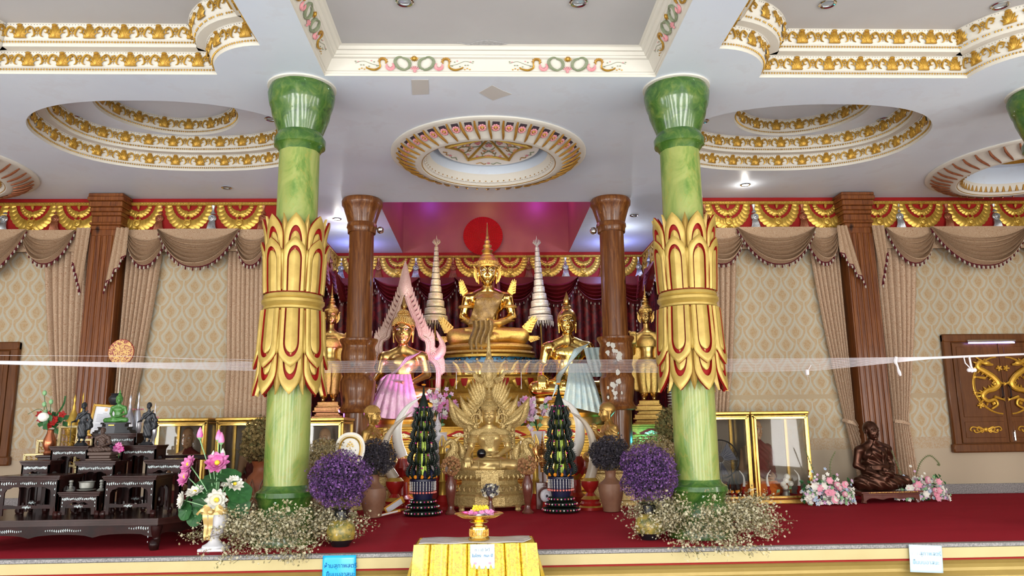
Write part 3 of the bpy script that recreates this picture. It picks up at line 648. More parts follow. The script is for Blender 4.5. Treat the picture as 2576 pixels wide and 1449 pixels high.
# wall pilasters
def pilaster(x, label):
    t = thing('wooden_pilaster', label, 'pilaster', (x, 12.98, 0)); m = MB()
    w = .245; n = 5
    m.box(-w, w, 0, .31, 0, 4.75)
    for k in range(n+1): xx = -w+2*w*k/n; m.tube([(xx, 0, .3), (xx, 0, 4.6)], .012+.004*(k % 2), 6)
    for k in range(n): xx = -w+2*w*(k+.5)/n; m.box(xx-.036, xx+.036, -.012, .01, .28, 4.6, b=.01)
    m.build('shaft', MT['pilwood'], t)
    m = MB()
    for z0, z1, w0, d in ((4.7, 4.78, .26, .02), (4.78, 4.83, .275, .04), (4.83, 4.95, .255, .01), (4.95, 5.02, .265, .03), (5.02, 5.1, .275, .05), (5.1, 5.2, .29, .08), (5.2, 5.28, .31, .11), (5.28, 5.34, .3, .1)): m.box(-w0, w0, -d, .31, z0, z1, b=.012)
    m.build('capital', MT['pilwood'], t); m = MB()
    for z0, z1, w0, d in ((0, .2, .34, .08), (.2, .26, .32, .06), (.26, .32, .28, .03)): m.box(-w0, w0, -d, .31, z0, z1, b=.01)
    m.build('base', MT['pilwood'], t); return t
pilaster(-6.62, 'squared reddish timber pilaster between the curtains of the left wall'); pilaster(6.72, 'squared reddish timber pilaster behind the bronze seated monk')
# ---------------- friezes ----------------------------------------------------
def swag_relief():
    m = MB()
    def leafrow(R, a0, n, L, wd, cz, sq=1.0):
        for s in (-1, 1):
            for k in range(n):
                t = k/(n-1); a = -PI/2+s*(a0+(PI/2*.93-a0)*t); cx, cz2 = R*cos(a), cz+R*sin(a)*sq; da = a+s*PI/2*(1.0)
                dx, dz = cos(da), sin(da)*sq; l = L*(1.12-.5*t)
                def fn(u, v, cx=cx, cz2=cz2, dx=dx, dz=dz, l=l, t=t):
                    x = (u-.5)*2; w = wd*(1.05-.45*t)*sin(PI*(.18+.82*(1-v)))**.8*x*(1 if v < 1 else .0); px = cx+dx*l*(v-.4)-dz*w; pz = cz2+dz*l*(v-.4)+dx*w
                    return (px, -.012-.03*sin(PI*min(1, v*.9+.08))*(1-x*x*.9)-.004*(1-t), pz)
                m.grid(fn, 4, 5)
    leafrow(.36, .1, 8, .2, .1, .0, 1.12); leafrow(.2, .12, 6, .13, .062, .0, .95)
    m.ball((0, -.035, -.36), (.075, .03, .075), 14, 8); m.tube([(.055*cos(k*PI/8), -.055, -.36+.055*sin(k*PI/8)) for k in range(16)], .009, 5, closed=True)
    m.ball((0, -.05, -.36), (.03, .025, .03), 8, 6); m.ball((0, -.03, -.2), (.04, .02, .03), 8, 6)
    for s in (-1, 1): m.tube([(0, -.02, -.42), (s*.05, -.035, -.47), (s*.035, -.03, -.53), (0, -.02, -.585)], [.012, .028, .02, .004], 6); m.tube([(s*.03, -.02, -.25), (s*.05, -.03, -.28), (0, -.02, -.31)], [.006, .02, .008], 6)
    m.tube([(0, -.02, -.43), (0, -.045, -.48), (0, -.02, -.57)], [.01, .03, .004], 6); m.tube([(0, -.02, -.1), (0, -.035, -.05), (0, -.02, .0)], [.012, .03, .003], 6)
    return m
def tassel_relief(mt):
    m = MB(); m.lathe([(.03, 0), (.045, -.02), (.03, -.05), (.022, -.1), (.032, -.14), (.05, -.16), (.05, -.175)], 12, sy=.6); m.ball((0, -.02, -.26), (.075, .035, .075), 14, 8)
    m.tube([(.05*cos(k*PI/6), -.052, -.26+.05*sin(k*PI/6)) for k in range(12)], .008, 5, closed=True); m.ball((0, -.05, -.26), (.03, .016, .03), 8, 6)
    for k in range(-3, 4):
        p = smooth_path([(k*.014, -.02, -.32), (k*.018, -.045, -.4), (k*.026, -.035, -.48), (k*.036, -.022, -.55)], 3); m.tube(p, [.012, .02, .018, .02, .017, .02, .018, .02, .018, .01], 6)
    return m.mesh('tassel', mt)
SW = swag_relief().mesh('gilded_swag', MT['gold']); TS = tassel_relief(MT['silver']); TC = tassel_relief(MT['copper'])
def frieze(label, x0, y0, x1, y1, items, ztop=5.35, zbot=4.72):
    L = math.hypot(x1-x0, y1-y0); t = thing('frieze', label, 'frieze', (x0, y0, 0), math.atan2(y1-y0, x1-x0))
    MB().box(0, L, -.05, 0, zbot, ztop-.002, b=.004).build('red_board', MT['redpaint'], t)
    m = MB().box(0, L, -.1, -.05, 5.21, 5.27, b=.012)
    for k in range(int(L/.05)): m.box(.01+k*.05, .045+k*.05, -.112, -.1, 5.225, 5.255, b=.005)
    m.build('gilt_rail', MT['gold'], t, stuff=False)
    for s, kind in items:
        if kind == 'g': link('gilded_swag', SW, t, loc=(s, -.05, 5.24))
        else: link('silver_tassel' if kind == 's' else 'copper_tassel', TS if kind == 's' else TC, t, loc=(s, -.06, 5.23))
X = lambda px, Y=13.2: at(px, 545, Y).x
gl = [(X(p)+11.4, 'g') for p in (78, 195, 345, 472, 602)]+[(X(p)+11.4, 's') for p in (8, 533)]+[(X(p)+11.4, 'c') for p in (138, 400, 660)]
frieze('red frieze with gilded swags and tassels along the left wall', -11.4, WY, NXL, WY, gl+[(X(-45)+11.4, 'g')])
gr = [(X(p)-NXR, 'g') for p in (1833, 1957, 2080, 2212, 2322, 2443, 2560)]+[(X(p)-NXR, 's') for p in (1900, 2265, 2508)]+[(X(p)-NXR, 'c') for p in (1775, 2022, 2387)]
frieze('red frieze with gilded swags and tassels along the right wall', NXR, WY, 11.4, WY, gr+[(X(2685)-NXR, 'g'), (X(2620)-NXR, 'c')])
XN = lambda px: at(px, 670, 17.5).x-NXL
it = [(XN(p), 'g') for p in (815, 903, 1000, 1093, 1190, 1283, 1378, 1468, 1562)]+[(XN(p), 's') for p in (857, 1046, 1236, 1423, 1608)]+[(XN(p), 'c') for p in (952, 1140, 1330, 1515)]
frieze('red frieze with gilded swags across the back of the altar niche', NXL, NY, NXR, NY, it)
sd = lambda s0: [(s0+.9*k, 'g') for k in range(5)]+[(s0+.45+.9*k, 'c' if k % 2 else 's') for k in range(4)]
frieze('red frieze with swags on the left side wall of the niche', NXL, WY-.02, NXL, NY, sd(.35)); frieze('red frieze with swags on the right side wall of the niche', NXR, NY, NXR, WY-.02, sd(.35))
# ---------------- curtains ----------------------------------------------------
ZV = 4.72
def swag_cloth(mb, x0, x1, depth, y, folds=6, seed=0, ztop=ZV, flat=.3, skew=0):
    """draped swag; folds follow the sag; returns lower edge points"""
    W_ = x1-x0
    def P(u, v):
        e = 1-abs(2*u-1)**2.3; sag = depth*(e*.95+.05); xx = x0+u*W_+skew*v*(u-.5)*W_
        z = ztop-v*sag
        amp = (.08+.08*v)*(.4+.6*sin(PI*u)) if v > flat*.6 else .01
        ph = max(0, v-flat)/(1-flat)*folds*2*PI
        return (xx, y-.03-.07*sin(PI*u)*v-amp*(.5-.5*cos(ph)) , z)
    mb.grid(P, 22, folds*7)
    return [Vector(P(i/22, 1)) for i in range(23)]
def fringe(parent, edges, step=.052):
    m = MB(); k = 0
    for e in edges:
        m.tube(e, .014, 5, 0)
        L = 0
        for i in range(len(e)-1):
            a, b = e[i], e[i+1]; d = (b-a).length; n = max(1, round(d/step))
            for j in range(n):
                p = a.lerp(b, (j+.5)/n); mi = k % 2; k += 1; q = p+Vector((0, -.012, -.015))
                m.tube([q, q+Vector((0, 0, -.02)), q+Vector((0, 0, -.055))], [.005, .013, .012], 5, mi)
    m.build('tassel_fringe', [MT['maroon'], MT['fringe']], parent, stuff=True)
def jabot(mb, xt0, xt1, xb, ztop, zin, zlow, y, n=5):
    """side tail: pleated, its lower edge stepping down from (inner, zin) to (xb, zlow)"""
    def P(u, v):
        x = xt0+(xt1-xt0)*u; zb = zin+(zlow-zin)*u; xx = x+(xb-xt1)*u*v; z = ztop+(zb-ztop)*v
        return (xx, y-.03-.035*abs(sin(PI*n*u))-.02*v, z)
    mb.grid(P, n*6, 8); e = []
    for i in range(n*2+1):
        u = i/(n*2); p = Vector(P(u, 1)); p.z += (.07 if i % 2 else 0); e.append(p)
    return e
def valance(label, segs, jabots, y, cloth_m, board=None):
    t = thing('curtain_valance', label, 'valance', (0, 0, 0)); edges = []
    if board: MB().box(board[0], board[1], y+.015, y+.03, ZV-.38, ZV).build('header_cloth', cloth_m, t)
    for i, (x0, x1, d, fr) in enumerate(segs):
        m = MB(); e = swag_cloth(m, x0, x1, d, y-(.06 if fr else 0), 6 if x1-x0 > 1.2 else 5); o = m.build('swag_cloth', cloth_m, t); edges.append(e)
    for j in jabots: m = MB(); edges.append(jabot(m, *j[:-1], y-.12, j[-1])); m.build('tail_cloth', cloth_m, t)
    fringe(t, edges); return t
def XV(px):
    x = at(px, 600, 13.1).x
    for p in (-6.62, 6.72):
        if abs(x-p) < .32: x = p-.32 if (px < 260 or 2100 < px < 2180) else p+.32
    return x
a = MT['swagcloth']; XJ = lambda px: at(px, 600, 12.93).x
valance('tan draped valance with maroon tasselled fringe, far left of the left wall', [(XV(-150), XV(75), .85, 1), (XV(60), XV(192), .62, 0)], [(XJ(190), XJ(226), XJ(216), ZV, ZV-.62, ZV-1.15, 3)], 13.08, a, (XV(-150), XV(225)))
valance('tan draped valance with tasselled fringe, between left timber pilaster and green column', [(XV(318), XV(428), .66, 0), (XV(404), XV(606), .7, 1), (XV(590), XV(686), .66, 0)], [(XJ(322), XJ(290), XJ(274), ZV, ZV-.5, ZV-1.12, 3), (XV(684), XV(712), XV(716), ZV, ZV-.5, ZV-1.1, 3)], 13.08, a, (XV(290), NXL-.02))
valance('tan draped valance with tasselled fringe, between green column and right timber pilaster', [(XV(1740), XV(1875), .68, 0), (XV(1850), XV(2045), .7, 1), (XV(2018), XV(2112), .66, 0)], [(XJ(2108), XJ(2134), XJ(2164), ZV, ZV-.5, ZV-1.1, 3)], 13.08, a, (NXR+.02, XV(2135)))
valance('tan draped valance with tasselled fringe, right end of the right wall', [(XV(2226), XV(2350), .68, 0), (XV(2335), XV(2576), .74, 1), (XV(2560), XV(2690), .66, 0)], [(XJ(2228), XJ(2196), XJ(2206), ZV, ZV-.5, ZV-1.1, 3)], 13.08, a, (XV(2192), XV(2690)))
def drape(label, top, mid, bot, zt, zm, zb, y, pleats, mtl, tie=True, n=None, amp=.075, parent=None):
    """top, mid, bot: (x0,x1) at heights zt, zm, zb"""
    t = thing('curtain', label, 'curtain')
    m = MB(); rnd = [random.uniform(.7, 1.3) for _ in range(pleats+2)]
    def xs(z):
        if z > zm: f = (zt-z)/(zt-zm); f = f**1.3; return [top[i]+(mid[i]-top[i])*f for i in (0, 1)]
        f = (zm-z)/(zm-zb); return [mid[i]+(bot[i]-mid[i])*f**.8 for i in (0, 1)]
    def P(u, v):
        z = zt+(zb-zt)*v; x0, x1 = xs(z); w = x1-x0; k = min(pleats, int(u*pleats)); am = amp*rnd[k]*(1 if z > zm+.1 else .8)
        return (x0+w*u, y-am*abs(sin(PI*pleats*u))**.7+.02*sin(7*u+2*v), z)
    m.grid(P, pleats*8, 30); m.build('cloth', mtl, t)
    if tie:
        x0, x1 = xs(zm); m = MB(); m.tube([(x0-.02, y+.03, zm+.04), (x0+.02, y-.07, zm+.01), ((x0+x1)/2, y-.09, zm-.01), (x1-.02, y-.06, zm-.04), (x1+.01, y+.03, zm-.03)], .035, 8, flat=.5); m.build('tie_band', mtl, t)
    return t
def XC(px, py):
    x = at(px, py, 13.15).x
    for p in (-6.62, 6.72):
        if abs(x-p) < .29: x = p-.29 if (px < 240 or 2100 < px < 2180) else p+.29
    return x
c = MT['curtain']
drape('beige brocade curtain tied back, left of the left timber pilaster', (XC(105, 650), XC(225, 650)), (XC(140, 1040), XC(200, 1040)), (XC(115, 1180), XC(195, 1180)), 4.6, 1.35, .1, 13.2, 7, c)
drape('beige brocade curtain swept aside, right of the left timber pilaster', (XC(285, 650), XC(405, 650)), (XC(262, 1040), XC(325, 1040)), (XC(250, 1180), XC(320, 1180)), 4.6, 1.3, .1, 13.2, 7, c)
drape('straight hanging beige curtain panel beside the left green column', (XC(568, 650), XC(706, 650)), (XC(566, 900), XC(706, 900)), (XC(550, 1180), XC(700, 1180)), 4.6, 2.4, .1, 13.22, 12, c, False, amp=.05)
drape('beige curtain panel narrowing downward beside the right green column', (XC(1735, 650), XC(1858, 650)), (XC(1755, 900), XC(1840, 900)), (XC(1760, 1180), XC(1822, 1180)), 4.6, 2.0, .1, 13.2, 8, c, False)
drape('beige brocade curtain tied back, left of the right timber pilaster', (XC(2040, 650), XC(2165, 650)), (XC(2130, 1065), XC(2172, 1065)), (XC(2165, 1200), XC(2225, 1200)), 4.6, 1.25, .1, 13.2, 7, c)
drape('beige brocade curtain tied back, right of the right timber pilaster', (XC(2200, 650), XC(2315, 650)), (XC(2248, 1062), XC(2290, 1062)), (XC(2262, 1200), XC(2318, 1200)), 4.6, 1.25, .1, 13.2, 7, c)
# red niche drapes
xs = [NXL+.1+k*.86 for k in range(9)]
for k in range(8):
    pass
t = valance('dark red satin valance with white fringe across the niche back', [(NXL+.05+k*.93, NXL+.05+k*.93+1.05, .62+.05*(k % 2), k % 2) for k in range(8)], [(NXL+3.6, NXL+3.9, NXL+3.95, ZV, ZV-.3, ZV-1.0, 3)], NY-.12, MT['velvetp'], (NXL+.05, NXR-.05))
drape('dark red figured drapery hanging behind the altar images', (NXL+.08, NXR-.08), (NXL+.08, NXR-.08), (NXL+.08, NXR-.08), 4.5, 2.0, .3, NY-.06, 40, MT['velvet'], False)
for s, x in ((-1, NXL), (1, NXR)):
    t = thing('side_drapery', 'dark red drapery with fringed swags on the %s side wall of the niche' % ('left' if s < 0 else 'right'), 'curtain', (x, WY+.15 if s < 0 else NY-.1, 0), PI/2 if s < 0 else -PI/2)
    m = MB(); m.grid(lambda u, v: (u*4.1, -.08-.05*abs(sin(PI*20*u))**.7, 4.5-4.2*v), 160, 6); m.build('cloth', MT['velvet'], t)
    ed = []
    for k in range(4): m = MB(); ed.append(swag_cloth(m, .05+k*1.0, 1.15+k*1.0, .66, -.14-.05*(k % 2), 5)); m.build('swag_cloth', MT['velvetp'], t)
    m = MB(); ed.append(jabot(m, .25, .0, .0, ZV, ZV-.4, ZV-1.25, -.2, 3)); m.build('tail_cloth', MT['velvetp'], t)
    fringe(t, ed)
# ---------------- shuttered windows --------------------------------------------
MT['carvegold'] = mat('carved_bright_gold', (.72, .42, .05), .38, .5, (.55, .3, .03), 30, .3, 60)
def dragon(s=1):
    m = MB(); p = smooth_path([(.02, 0, .3), (.1, 0, .33), (.14, 0, .26), (.06, 0, .2), (-.04, 0, .12), (-.1, 0, .02), (-.04, 0, -.05), (.06, 0, -.08), (.12, 0, -.15), (.06, 0, -.22), (-.03, 0, -.2), (-.06, 0, -.27), (.02, 0, -.33)], 4)
    m.tube([(s*q.x, -.03, q.z) for q in p], [.015+.024*sin(PI*min(1, (i+6)/len(p))) for i in range(len(p))], 8)
    for i in range(2, len(p)-2, 2):
        q = p[i]; d = (p[i+1]-p[i-1]).normalized(); nx, nz = -d.z, d.x; m.tube([(s*(q.x+nx*.03), -.03, q.z+nz*.03), (s*(q.x+nx*.07), -.02, q.z+nz*.07)], [.016, .003], 5)
    m.ball((s*.02, -.045, .31), (.05, .03, .035), 10, 6); m.tube([(s*.02, -.04, .3), (s*-.06, -.035, .29)], [.03, .014], 6); 
    for dz in (.0, .05, .1): m.tube([(s*.05, -.03, .33), (s*(.12+dz*.5), -.02, .37+dz*.5)], [.014, .003], 5)
    for a, b in (((.06, .1), (.18, .12)), ((-.08, .06), (-.17, .02)), ((.08, -.12), (.2, -.1)), ((-.03, -.16), (-.14, -.2))):
        m.tube([(s*a[0], -.03, a[1]), (s*b[0], -.025, b[1])], [.022, .012], 6)
        for k in (-1, 0, 1): m.tube([(s*b[0], -.025, b[1]), (s*(b[0]+.03*(1 if b[0] > 0 else -1)), -.02, b[1]+.025*k)], [.009, .003], 5)
    for cx, cz in ((-.14, .24), (.16, -.28)):
        for k in range(5): a = k*1.2; m.tube([(s*cx, -.02, cz), (s*(cx+.04*cos(a)), -.02, cz+.04*sin(a))], [.01, .014], 5)
    return m
def window(n, x0, x1, z0, z1, lab_led=False):
    t = link('window_%d' % n, None, None, (0, WY, 0)); t['kind'] = 'structure'
    f = .15; m = MB()
    m.box(x0, x0+f, -.09, 0, z0, z1, b=.02); m.box(x1-f, x1, -.09, 0, z0, z1, b=.02); m.box(x0, x1, -.1, 0, z1-f, z1, b=.02); m.box(x0-.03, x1+.03, -.11, 0, z0, z0+f, b=.02)
    m.box(x0+.1, x1-.1, -.05, 0, z0+.1, z1-.1); m.build('window_frame', MT['doorwood'], t)
    xm = (x0+x1)/2; 
    for s in (-1, 1):
        a, b = (x0+f+.01, xm-.01) if s < 0 else (xm+.01, x1-f-.01); m = MB(); m.box(a, b, -.075, -.05, z0+f+.01, z1-f-.01, b=.008)
        c = (a+b)/2; zc = (z0+z1)/2+.12; 
        m.box(a+.07, b-.07, -.085, -.07, z0+f+.1, z0+f+.38, b=.006); m.box(a+.07, b-.07, -.085, -.07, z0+f+.46, z1-f-.08, b=.006)
        sh = m.build('shutter', MT['doorwood'], t)
        m = MB(); R = .5; pts = [(xm+s*(.06+R*.0)+s*(R*sin(q)), -.09, zc-R*cos(q)*1.0) for q in np.linspace(.05, PI-.05, 24)]
        m.tube(pts, .014, 6); m.tube([(p[0]-s*0.03, p[1], p[2]) for p in pts[2:-2]], .006, 5)
        g = m.build('carved_arc', MT['carvegold'], sh)
        dr = dragon(s); dr.build('dragon_relief', MT['carvegold'], sh, loc=(xm+s*.26, -.09, zc)).scale = (1.4, 1, 1.25)
        m = MB(); zz = z0+f+.24
        for e in (-1, 1):
            for k in range(4): m.tube(smooth_path([(c+e*.02, -.09, zz), (c+e*(.08+.05*k), -.1, zz+.05*(1 if k % 2 else -1)), (c+e*(.1+.06*k), -.095, zz), (c+e*(.07+.06*k), -.09, zz-.02)], 3), .012, 5)
        m.ball((c, -.1, zz), (.04, .025, .04), 10, 6); m.build('scroll_relief', MT['carvegold'], sh)
        m = MB(); m.tube([(xm+s*.075, -.1, zc+.0), (xm+s*.075, -.14, zc-.03), (xm+s*.075, -.14, zc-.2), (xm+s*.075, -.1, zc-.23)], .013, 6); m.build('handle', MT['black'], sh)
    MB().box(xm-.015, xm+.015, -.09, -.075, z0+f+.02, z1-f-.02, b=.005).build('meeting_strip', MT['doorwood'], t)
    m = MB().box(xm+.06, xm+.1, -.1, -.08, z0+f+.03, z0+f+.2, b=.004).tube([(xm+.08, -.105, z0+f+.05), (xm+.08, -.105, z0+f+.22)], .008, 6); m.build('bolt', MT['chrome'], t)
    return t
window(1, -10.06, -8.02, .7, 2.78); window(2, 8.17, 10.2, .7, 2.78)
# ---------------- sculpting with distance fields ---------------------------
def rotm(e): return np.array(Euler(e).to_matrix())
class Field:
    def __init__(s, lo, hi, h):
        s.lo = np.array(lo, float); s.h = h; s.n = np.ceil((np.array(hi)-s.lo)/h).astype(int)+1
        s.ax = [s.lo[i]+h*np.arange(s.n[i]) for i in range(3)]; s.D = np.full(s.n, 9.0, np.float32)
    def _do(s, lo, hi, fn, k, op):
        i0 = np.maximum(0, np.floor((np.array(lo)-k-s.lo-.02)/s.h).astype(int)); i1 = np.minimum(s.n, np.ceil((np.array(hi)+k-s.lo+.02)/s.h).astype(int)+1)
        if (i1 <= i0).any(): return s
        sl = tuple(slice(a, b) for a, b in zip(i0, i1)); X, Y, Z = np.meshgrid(*[s.ax[i][sl[i]] for i in range(3)], indexing='ij')
        d = fn(X, Y, Z); A = s.D[sl]
        if op == 'u': hh = np.clip(.5+.5*(A-d)/k, 0, 1); R = A*(1-hh)+d*hh-k*hh*(1-hh)
        else: hh = np.clip(.5-.5*(A+d)/k, 0, 1); R = A*(1-hh)-d*hh+k*hh*(1-hh)
        s.D[sl] = np.where(A > 5, d, R) if op == 'u' else R
        return s
    def rc(s, a, b, r1, r2, k=.04, op='u', sq=None):
        a = np.array(a, float); b = np.array(b, float); r = max(r1, r2); m = np.minimum(a, b)-r-.1; M = np.maximum(a, b)+r+.1; ba = b-a; L = max(1e-9, ba @ ba)
        q = np.array(sq if sq else (1, 1, 1), float)
        def fn(X, Y, Z):
            px, py, pz = X-a[0], Y-a[1], Z-a[2]; t = np.clip((px*ba[0]+py*ba[1]+pz*ba[2])/L, 0, 1)
            return np.sqrt(((px-t*ba[0])*q[0])**2+((py-t*ba[1])*q[1])**2+((pz-t*ba[2])*q[2])**2)-(r1+(r2-r1)*t)
        return s._do(m, M, fn, k, op)
    def rcs(s, pts, rs, k=.04, op='u'):
        for i in range(len(pts)-1): s.rc(pts[i], pts[i+1], rs[i], rs[i+1], k, op)
        return s
    def el(s, c, r, k=.04, op='u', rot=None):
        c = np.array(c, float); r = np.array(r, float); R = max(r)+.1; Rm = rotm(rot).T if rot else None
        def fn(X, Y, Z):
            p = [X-c[0], Y-c[1], Z-c[2]]
            if Rm is not None: p = [Rm[i, 0]*p[0]+Rm[i, 1]*p[1]+Rm[i, 2]*p[2] for i in range(3)]
            k0 = np.sqrt((p[0]/r[0])**2+(p[1]/r[1])**2+(p[2]/r[2])**2); k1 = np.sqrt((p[0]/r[0]**2)**2+(p[1]/r[1]**2)**2+(p[2]/r[2]**2)**2)
            return k0*(k0-1)/np.maximum(k1, 1e-6)
        return s._do(c-R, c+R, fn, k, op)
    def both(s, f, *a, **k):
        """apply rc/el mirrored in x"""
        mi = lambda v: (-v[0], v[1], v[2])
        if f == 'rc': s.rc(a[0], a[1], *a[2:], **k); s.rc(mi(a[0]), mi(a[1]), *a[2:], **k)
        else: s.el(a[0], *a[1:], **k); k = dict(k); 
        if f == 'el':
            if k.get('rot'): e = k['rot']; k['rot'] = (e[0], -e[1], -e[2])
            s.el(mi(a[0]), *a[1:], **k)
        return s
    def grid3(s): return np.meshgrid(*s.ax, indexing='ij')
    def front(s, x, z, off=0.0):
        i = int(round((x-s.lo[0])/s.h)); k = int(round((z-s.lo[2])/s.h))
        if not (0 <= i < s.n[0] and 0 <= k < s.n[2]): return None
        col = s.D[i, :, k]-off; w = np.nonzero(col < 0)[0]
        if len(w) == 0: return None
        j = w[0]
        if j == 0: return s.ax[1][0]
        a, b = col[j-1], col[j]; return s.ax[1][j-1]+s.h*a/(a-b)
    def mesh(s, D=None):
        D = s.D if D is None else D; D = D.copy(); 
        for ax in range(3):
            sl = [slice(None)]*3; sl[ax] = 0; D[tuple(sl)] = np.maximum(D[tuple(sl)], .5*s.h); sl[ax] = -1; D[tuple(sl)] = np.maximum(D[tuple(sl)], .5*s.h)
        n = np.array(D.shape)-1; I = D < 0; acc = np.zeros((*n, 3), np.float32); cnt = np.zeros(n, np.int16)
        C = [(i, j, k) for i in (0, 1) for j in (0, 1) for k in (0, 1)]
        sl = lambda c: D[c[0]:c[0]+n[0], c[1]:c[1]+n[1], c[2]:c[2]+n[2]]
        for a in C:
            for ax in range(3):
                if a[ax]: continue
                b = list(a); b[ax] = 1; A, B = sl(a), sl(b); m = (A < 0) != (B < 0); t = np.where(m, A/np.where(m, A-B, 1), 0)
                for q in range(3): acc[..., q] += np.where(m, a[q]+(t if q == ax else 0), 0)
                cnt += m
        act = cnt > 0; idx = np.full(n, -1, np.int64); idx[act] = np.arange(act.sum()); P = np.argwhere(act)+acc[act]/cnt[act][:, None]; V = P*s.h+s.lo
        F = []
        for ax in range(3):
            u, v = (ax+1) % 3, (ax+2) % 3; A = np.take(I, np.arange(0, I.shape[ax]-1), ax); B = np.take(I, np.arange(1, I.shape[ax]), ax); E = np.argwhere(A != B)
            E = E[(E[:, u] > 0) & (E[:, v] > 0) & (E[:, u] < n[u]) & (E[:, v] < n[v])]
            if len(E) == 0: continue
            q = []
            for du, dv in ((1, 1), (0, 1), (0, 0), (1, 0)): e = E.copy(); e[:, u] -= du; e[:, v] -= dv; q.append(idx[e[:, 0], e[:, 1], e[:, 2]])
            q = np.stack(q, 1); fl = ~I[E[:, 0], E[:, 1], E[:, 2]]; q[fl] = q[fl][:, ::-1]; F.append(q)
        return V, np.concatenate(F)
def vf(parts, name, mats, parent=None, **k):
    """parts: list of (V, F, Matrix or None, material index); joined into one object"""
    vs, fs, ms = [], [], []; n = 0
    for V, F, M, mi in parts:
        if M is not None: A = np.array(M); V = V @ A[:3, :3].T+A[:3, 3]
        vs.append(V); fs.append(F+n); ms.append(np.full(len(F), mi)); n += len(V)
    V = np.concatenate(vs); F = np.concatenate(fs); mm = np.concatenate(ms)
    me = bpy.data.meshes.new(name); me.vertices.add(len(V)); me.vertices.foreach_set('co', V.astype(np.float32).ravel()); me.loops.add(len(F)*4); me.loops.foreach_set('vertex_index', F.ravel().astype(np.int32))
    me.polygons.add(len(F)); me.polygons.foreach_set('loop_start', np.arange(0, len(F)*4, 4, dtype=np.int32)); me.polygons.foreach_set('material_index', mm.astype(np.int32))
    for m in (mats if isinstance(mats, (list, tuple)) else [mats]): me.materials.append(m)
    me.update(calc_edges=True); me.validate(); me.shade_smooth(); return link(name, me, parent, **k)
# ---- heads: unit height, chin at z=0, face towards -Y
def make_head(kind):
    f = Field((-.45, -.62, -.3), (.45, .6, 1.12), .0125)
    f.el((0, .06, .62), (.345, .42, .39)); f.el((0, -.06, .42), (.285, .33, .41), .08); f.el((0, -.12, .18), (.19, .21, .16), .08)
    f.both('el', (.15, -.2, .33), (.1, .11, .12), .08)
    if kind == 'monk': f.el((0, -.27, .06), (.09, .08, .06), .05); f.both('el', (.19, -.1, .2), (.08, .14, .12), .06); f.both('rc', (.09, -.35, .33), (.15, -.3, .17), .022, .018, .03)
    else: f.el((0, -.27, .06), (.075, .07, .055), .05)
    f.both('el', (.13, -.415, .515), (.1, .07, .055), .05, op='s')
    nw = .045 if kind == 'monk' else .034
    f.rc((0, -.35, .6), (0, -.455, .37), .024, .04, .03); f.el((0, -.46, .345), (.045, .042, .035), .02); f.both('el', (.046, -.405, .335), (nw, .035, .028), .02)
    f.both('el', (.13, -.33, .5), (.088, .06, .042), .015)
    for x0, x1, z0, z1 in ((.035, .13, .585, .635), (.13, .235, .635, .575)): f.both('rc', (x0, -.372+.05*(x0 > .1)*.4, z0), (x1, -.36 if x1 < .2 else -.28, z1), .02, .018, .03)
    f.el((0, -.375, .232), (.085, .045, .02), .012); f.el((0, -.368, .19), (.068, .045, .024), .012); f.rc((-.09, -.36, .222), (.09, -.36, .222), .006, .006, .02, op='s')
    f.both('el', (.345, .05, .47), (.035, .085, .13), .03); f.both('el', (.37, .03, .48), (.02, .045, .07), .02, op='s')
    if kind != 'monk': f.both('rc', (.335, .02, .38), (.32, .0, .1), .036, .032, .02)
    else: f.both('rc', (.335, .02, .4), (.325, .01, .3), .032, .03, .02)
    f.rc((0, .06, .12), (0, .07, -.28), .165, .175, .07)
    if kind != 'monk':
        for z in (-.02, -.09, -.16): f.rc((-.1, -.09, z), (.1, -.09, z), .012, .012, .03)
    return f, f.mesh()
HB, HBm = make_head('buddha'); HM, HMm = make_head('monk')
def hair_part():
    f = Field((-.48, -.5, .2), (.48, .62, 1.42), .02); f.el((0, .06, .62), (.375, .45, .425)); f.el((0, .08, 1.02), (.2, .22, .2), .05)
    X, Y, Z = f.grid3(); reg = .74-.3*np.clip((Y+.25)/.5, 0, 1)-.14*(np.abs(X)/.3)**2*(Y < .1)-Z
    return f, f.mesh(np.maximum(f.D, reg.astype(np.float32)))
HAIR, HAIRm = hair_part()
def curls(mb, M, n=13, r=.034, spire=True, mi=0):
    for i in range(n):
        th = .12+i*(1.45/n); k = max(5, int(2*PI*sin(th)*.42/.066))
        for j in range(k):
            a = 2*PI*(j+.5*(i % 2))/k; p = Vector((.385*sin(th)*cos(a), .06+.46*sin(th)*sin(a), .62+.43*cos(th)))
            if p.z < .76-.3*min(1, max(0, (p.y+.25)/.5))-.14*(abs(p.x)/.3)**2*(p.y < .1): continue
            mb.ball(p, r, 6, 5, mi, M)
    if not spire: return
    for i in range(5):
        th = .25+i*.32; k = max(5, int(2*PI*sin(th)*.22/.062))
        for j in range(k): a = 2*PI*(j+.5*(i % 2))/k; mb.ball((.205*sin(th)*cos(a), .08+.225*sin(th)*sin(a), 1.03+.2*cos(th)), r*.92, 6, 5, mi, M)
def flame(mb, M, h=.5, mi=0, n=1.0):
    mb.lathe([(.07, 0), (.1, .03), (.06, .06), (.085, .1), (.1, .16), (.07, .26), (.035, .38), (.012, .5), (0, .54)], 16, (0, .08, 1.2), mi, M @ Matrix.Diagonal((1, 1, 1, 1)), wob=lambda a, z: 1+.12*sin(4*a+z*14))
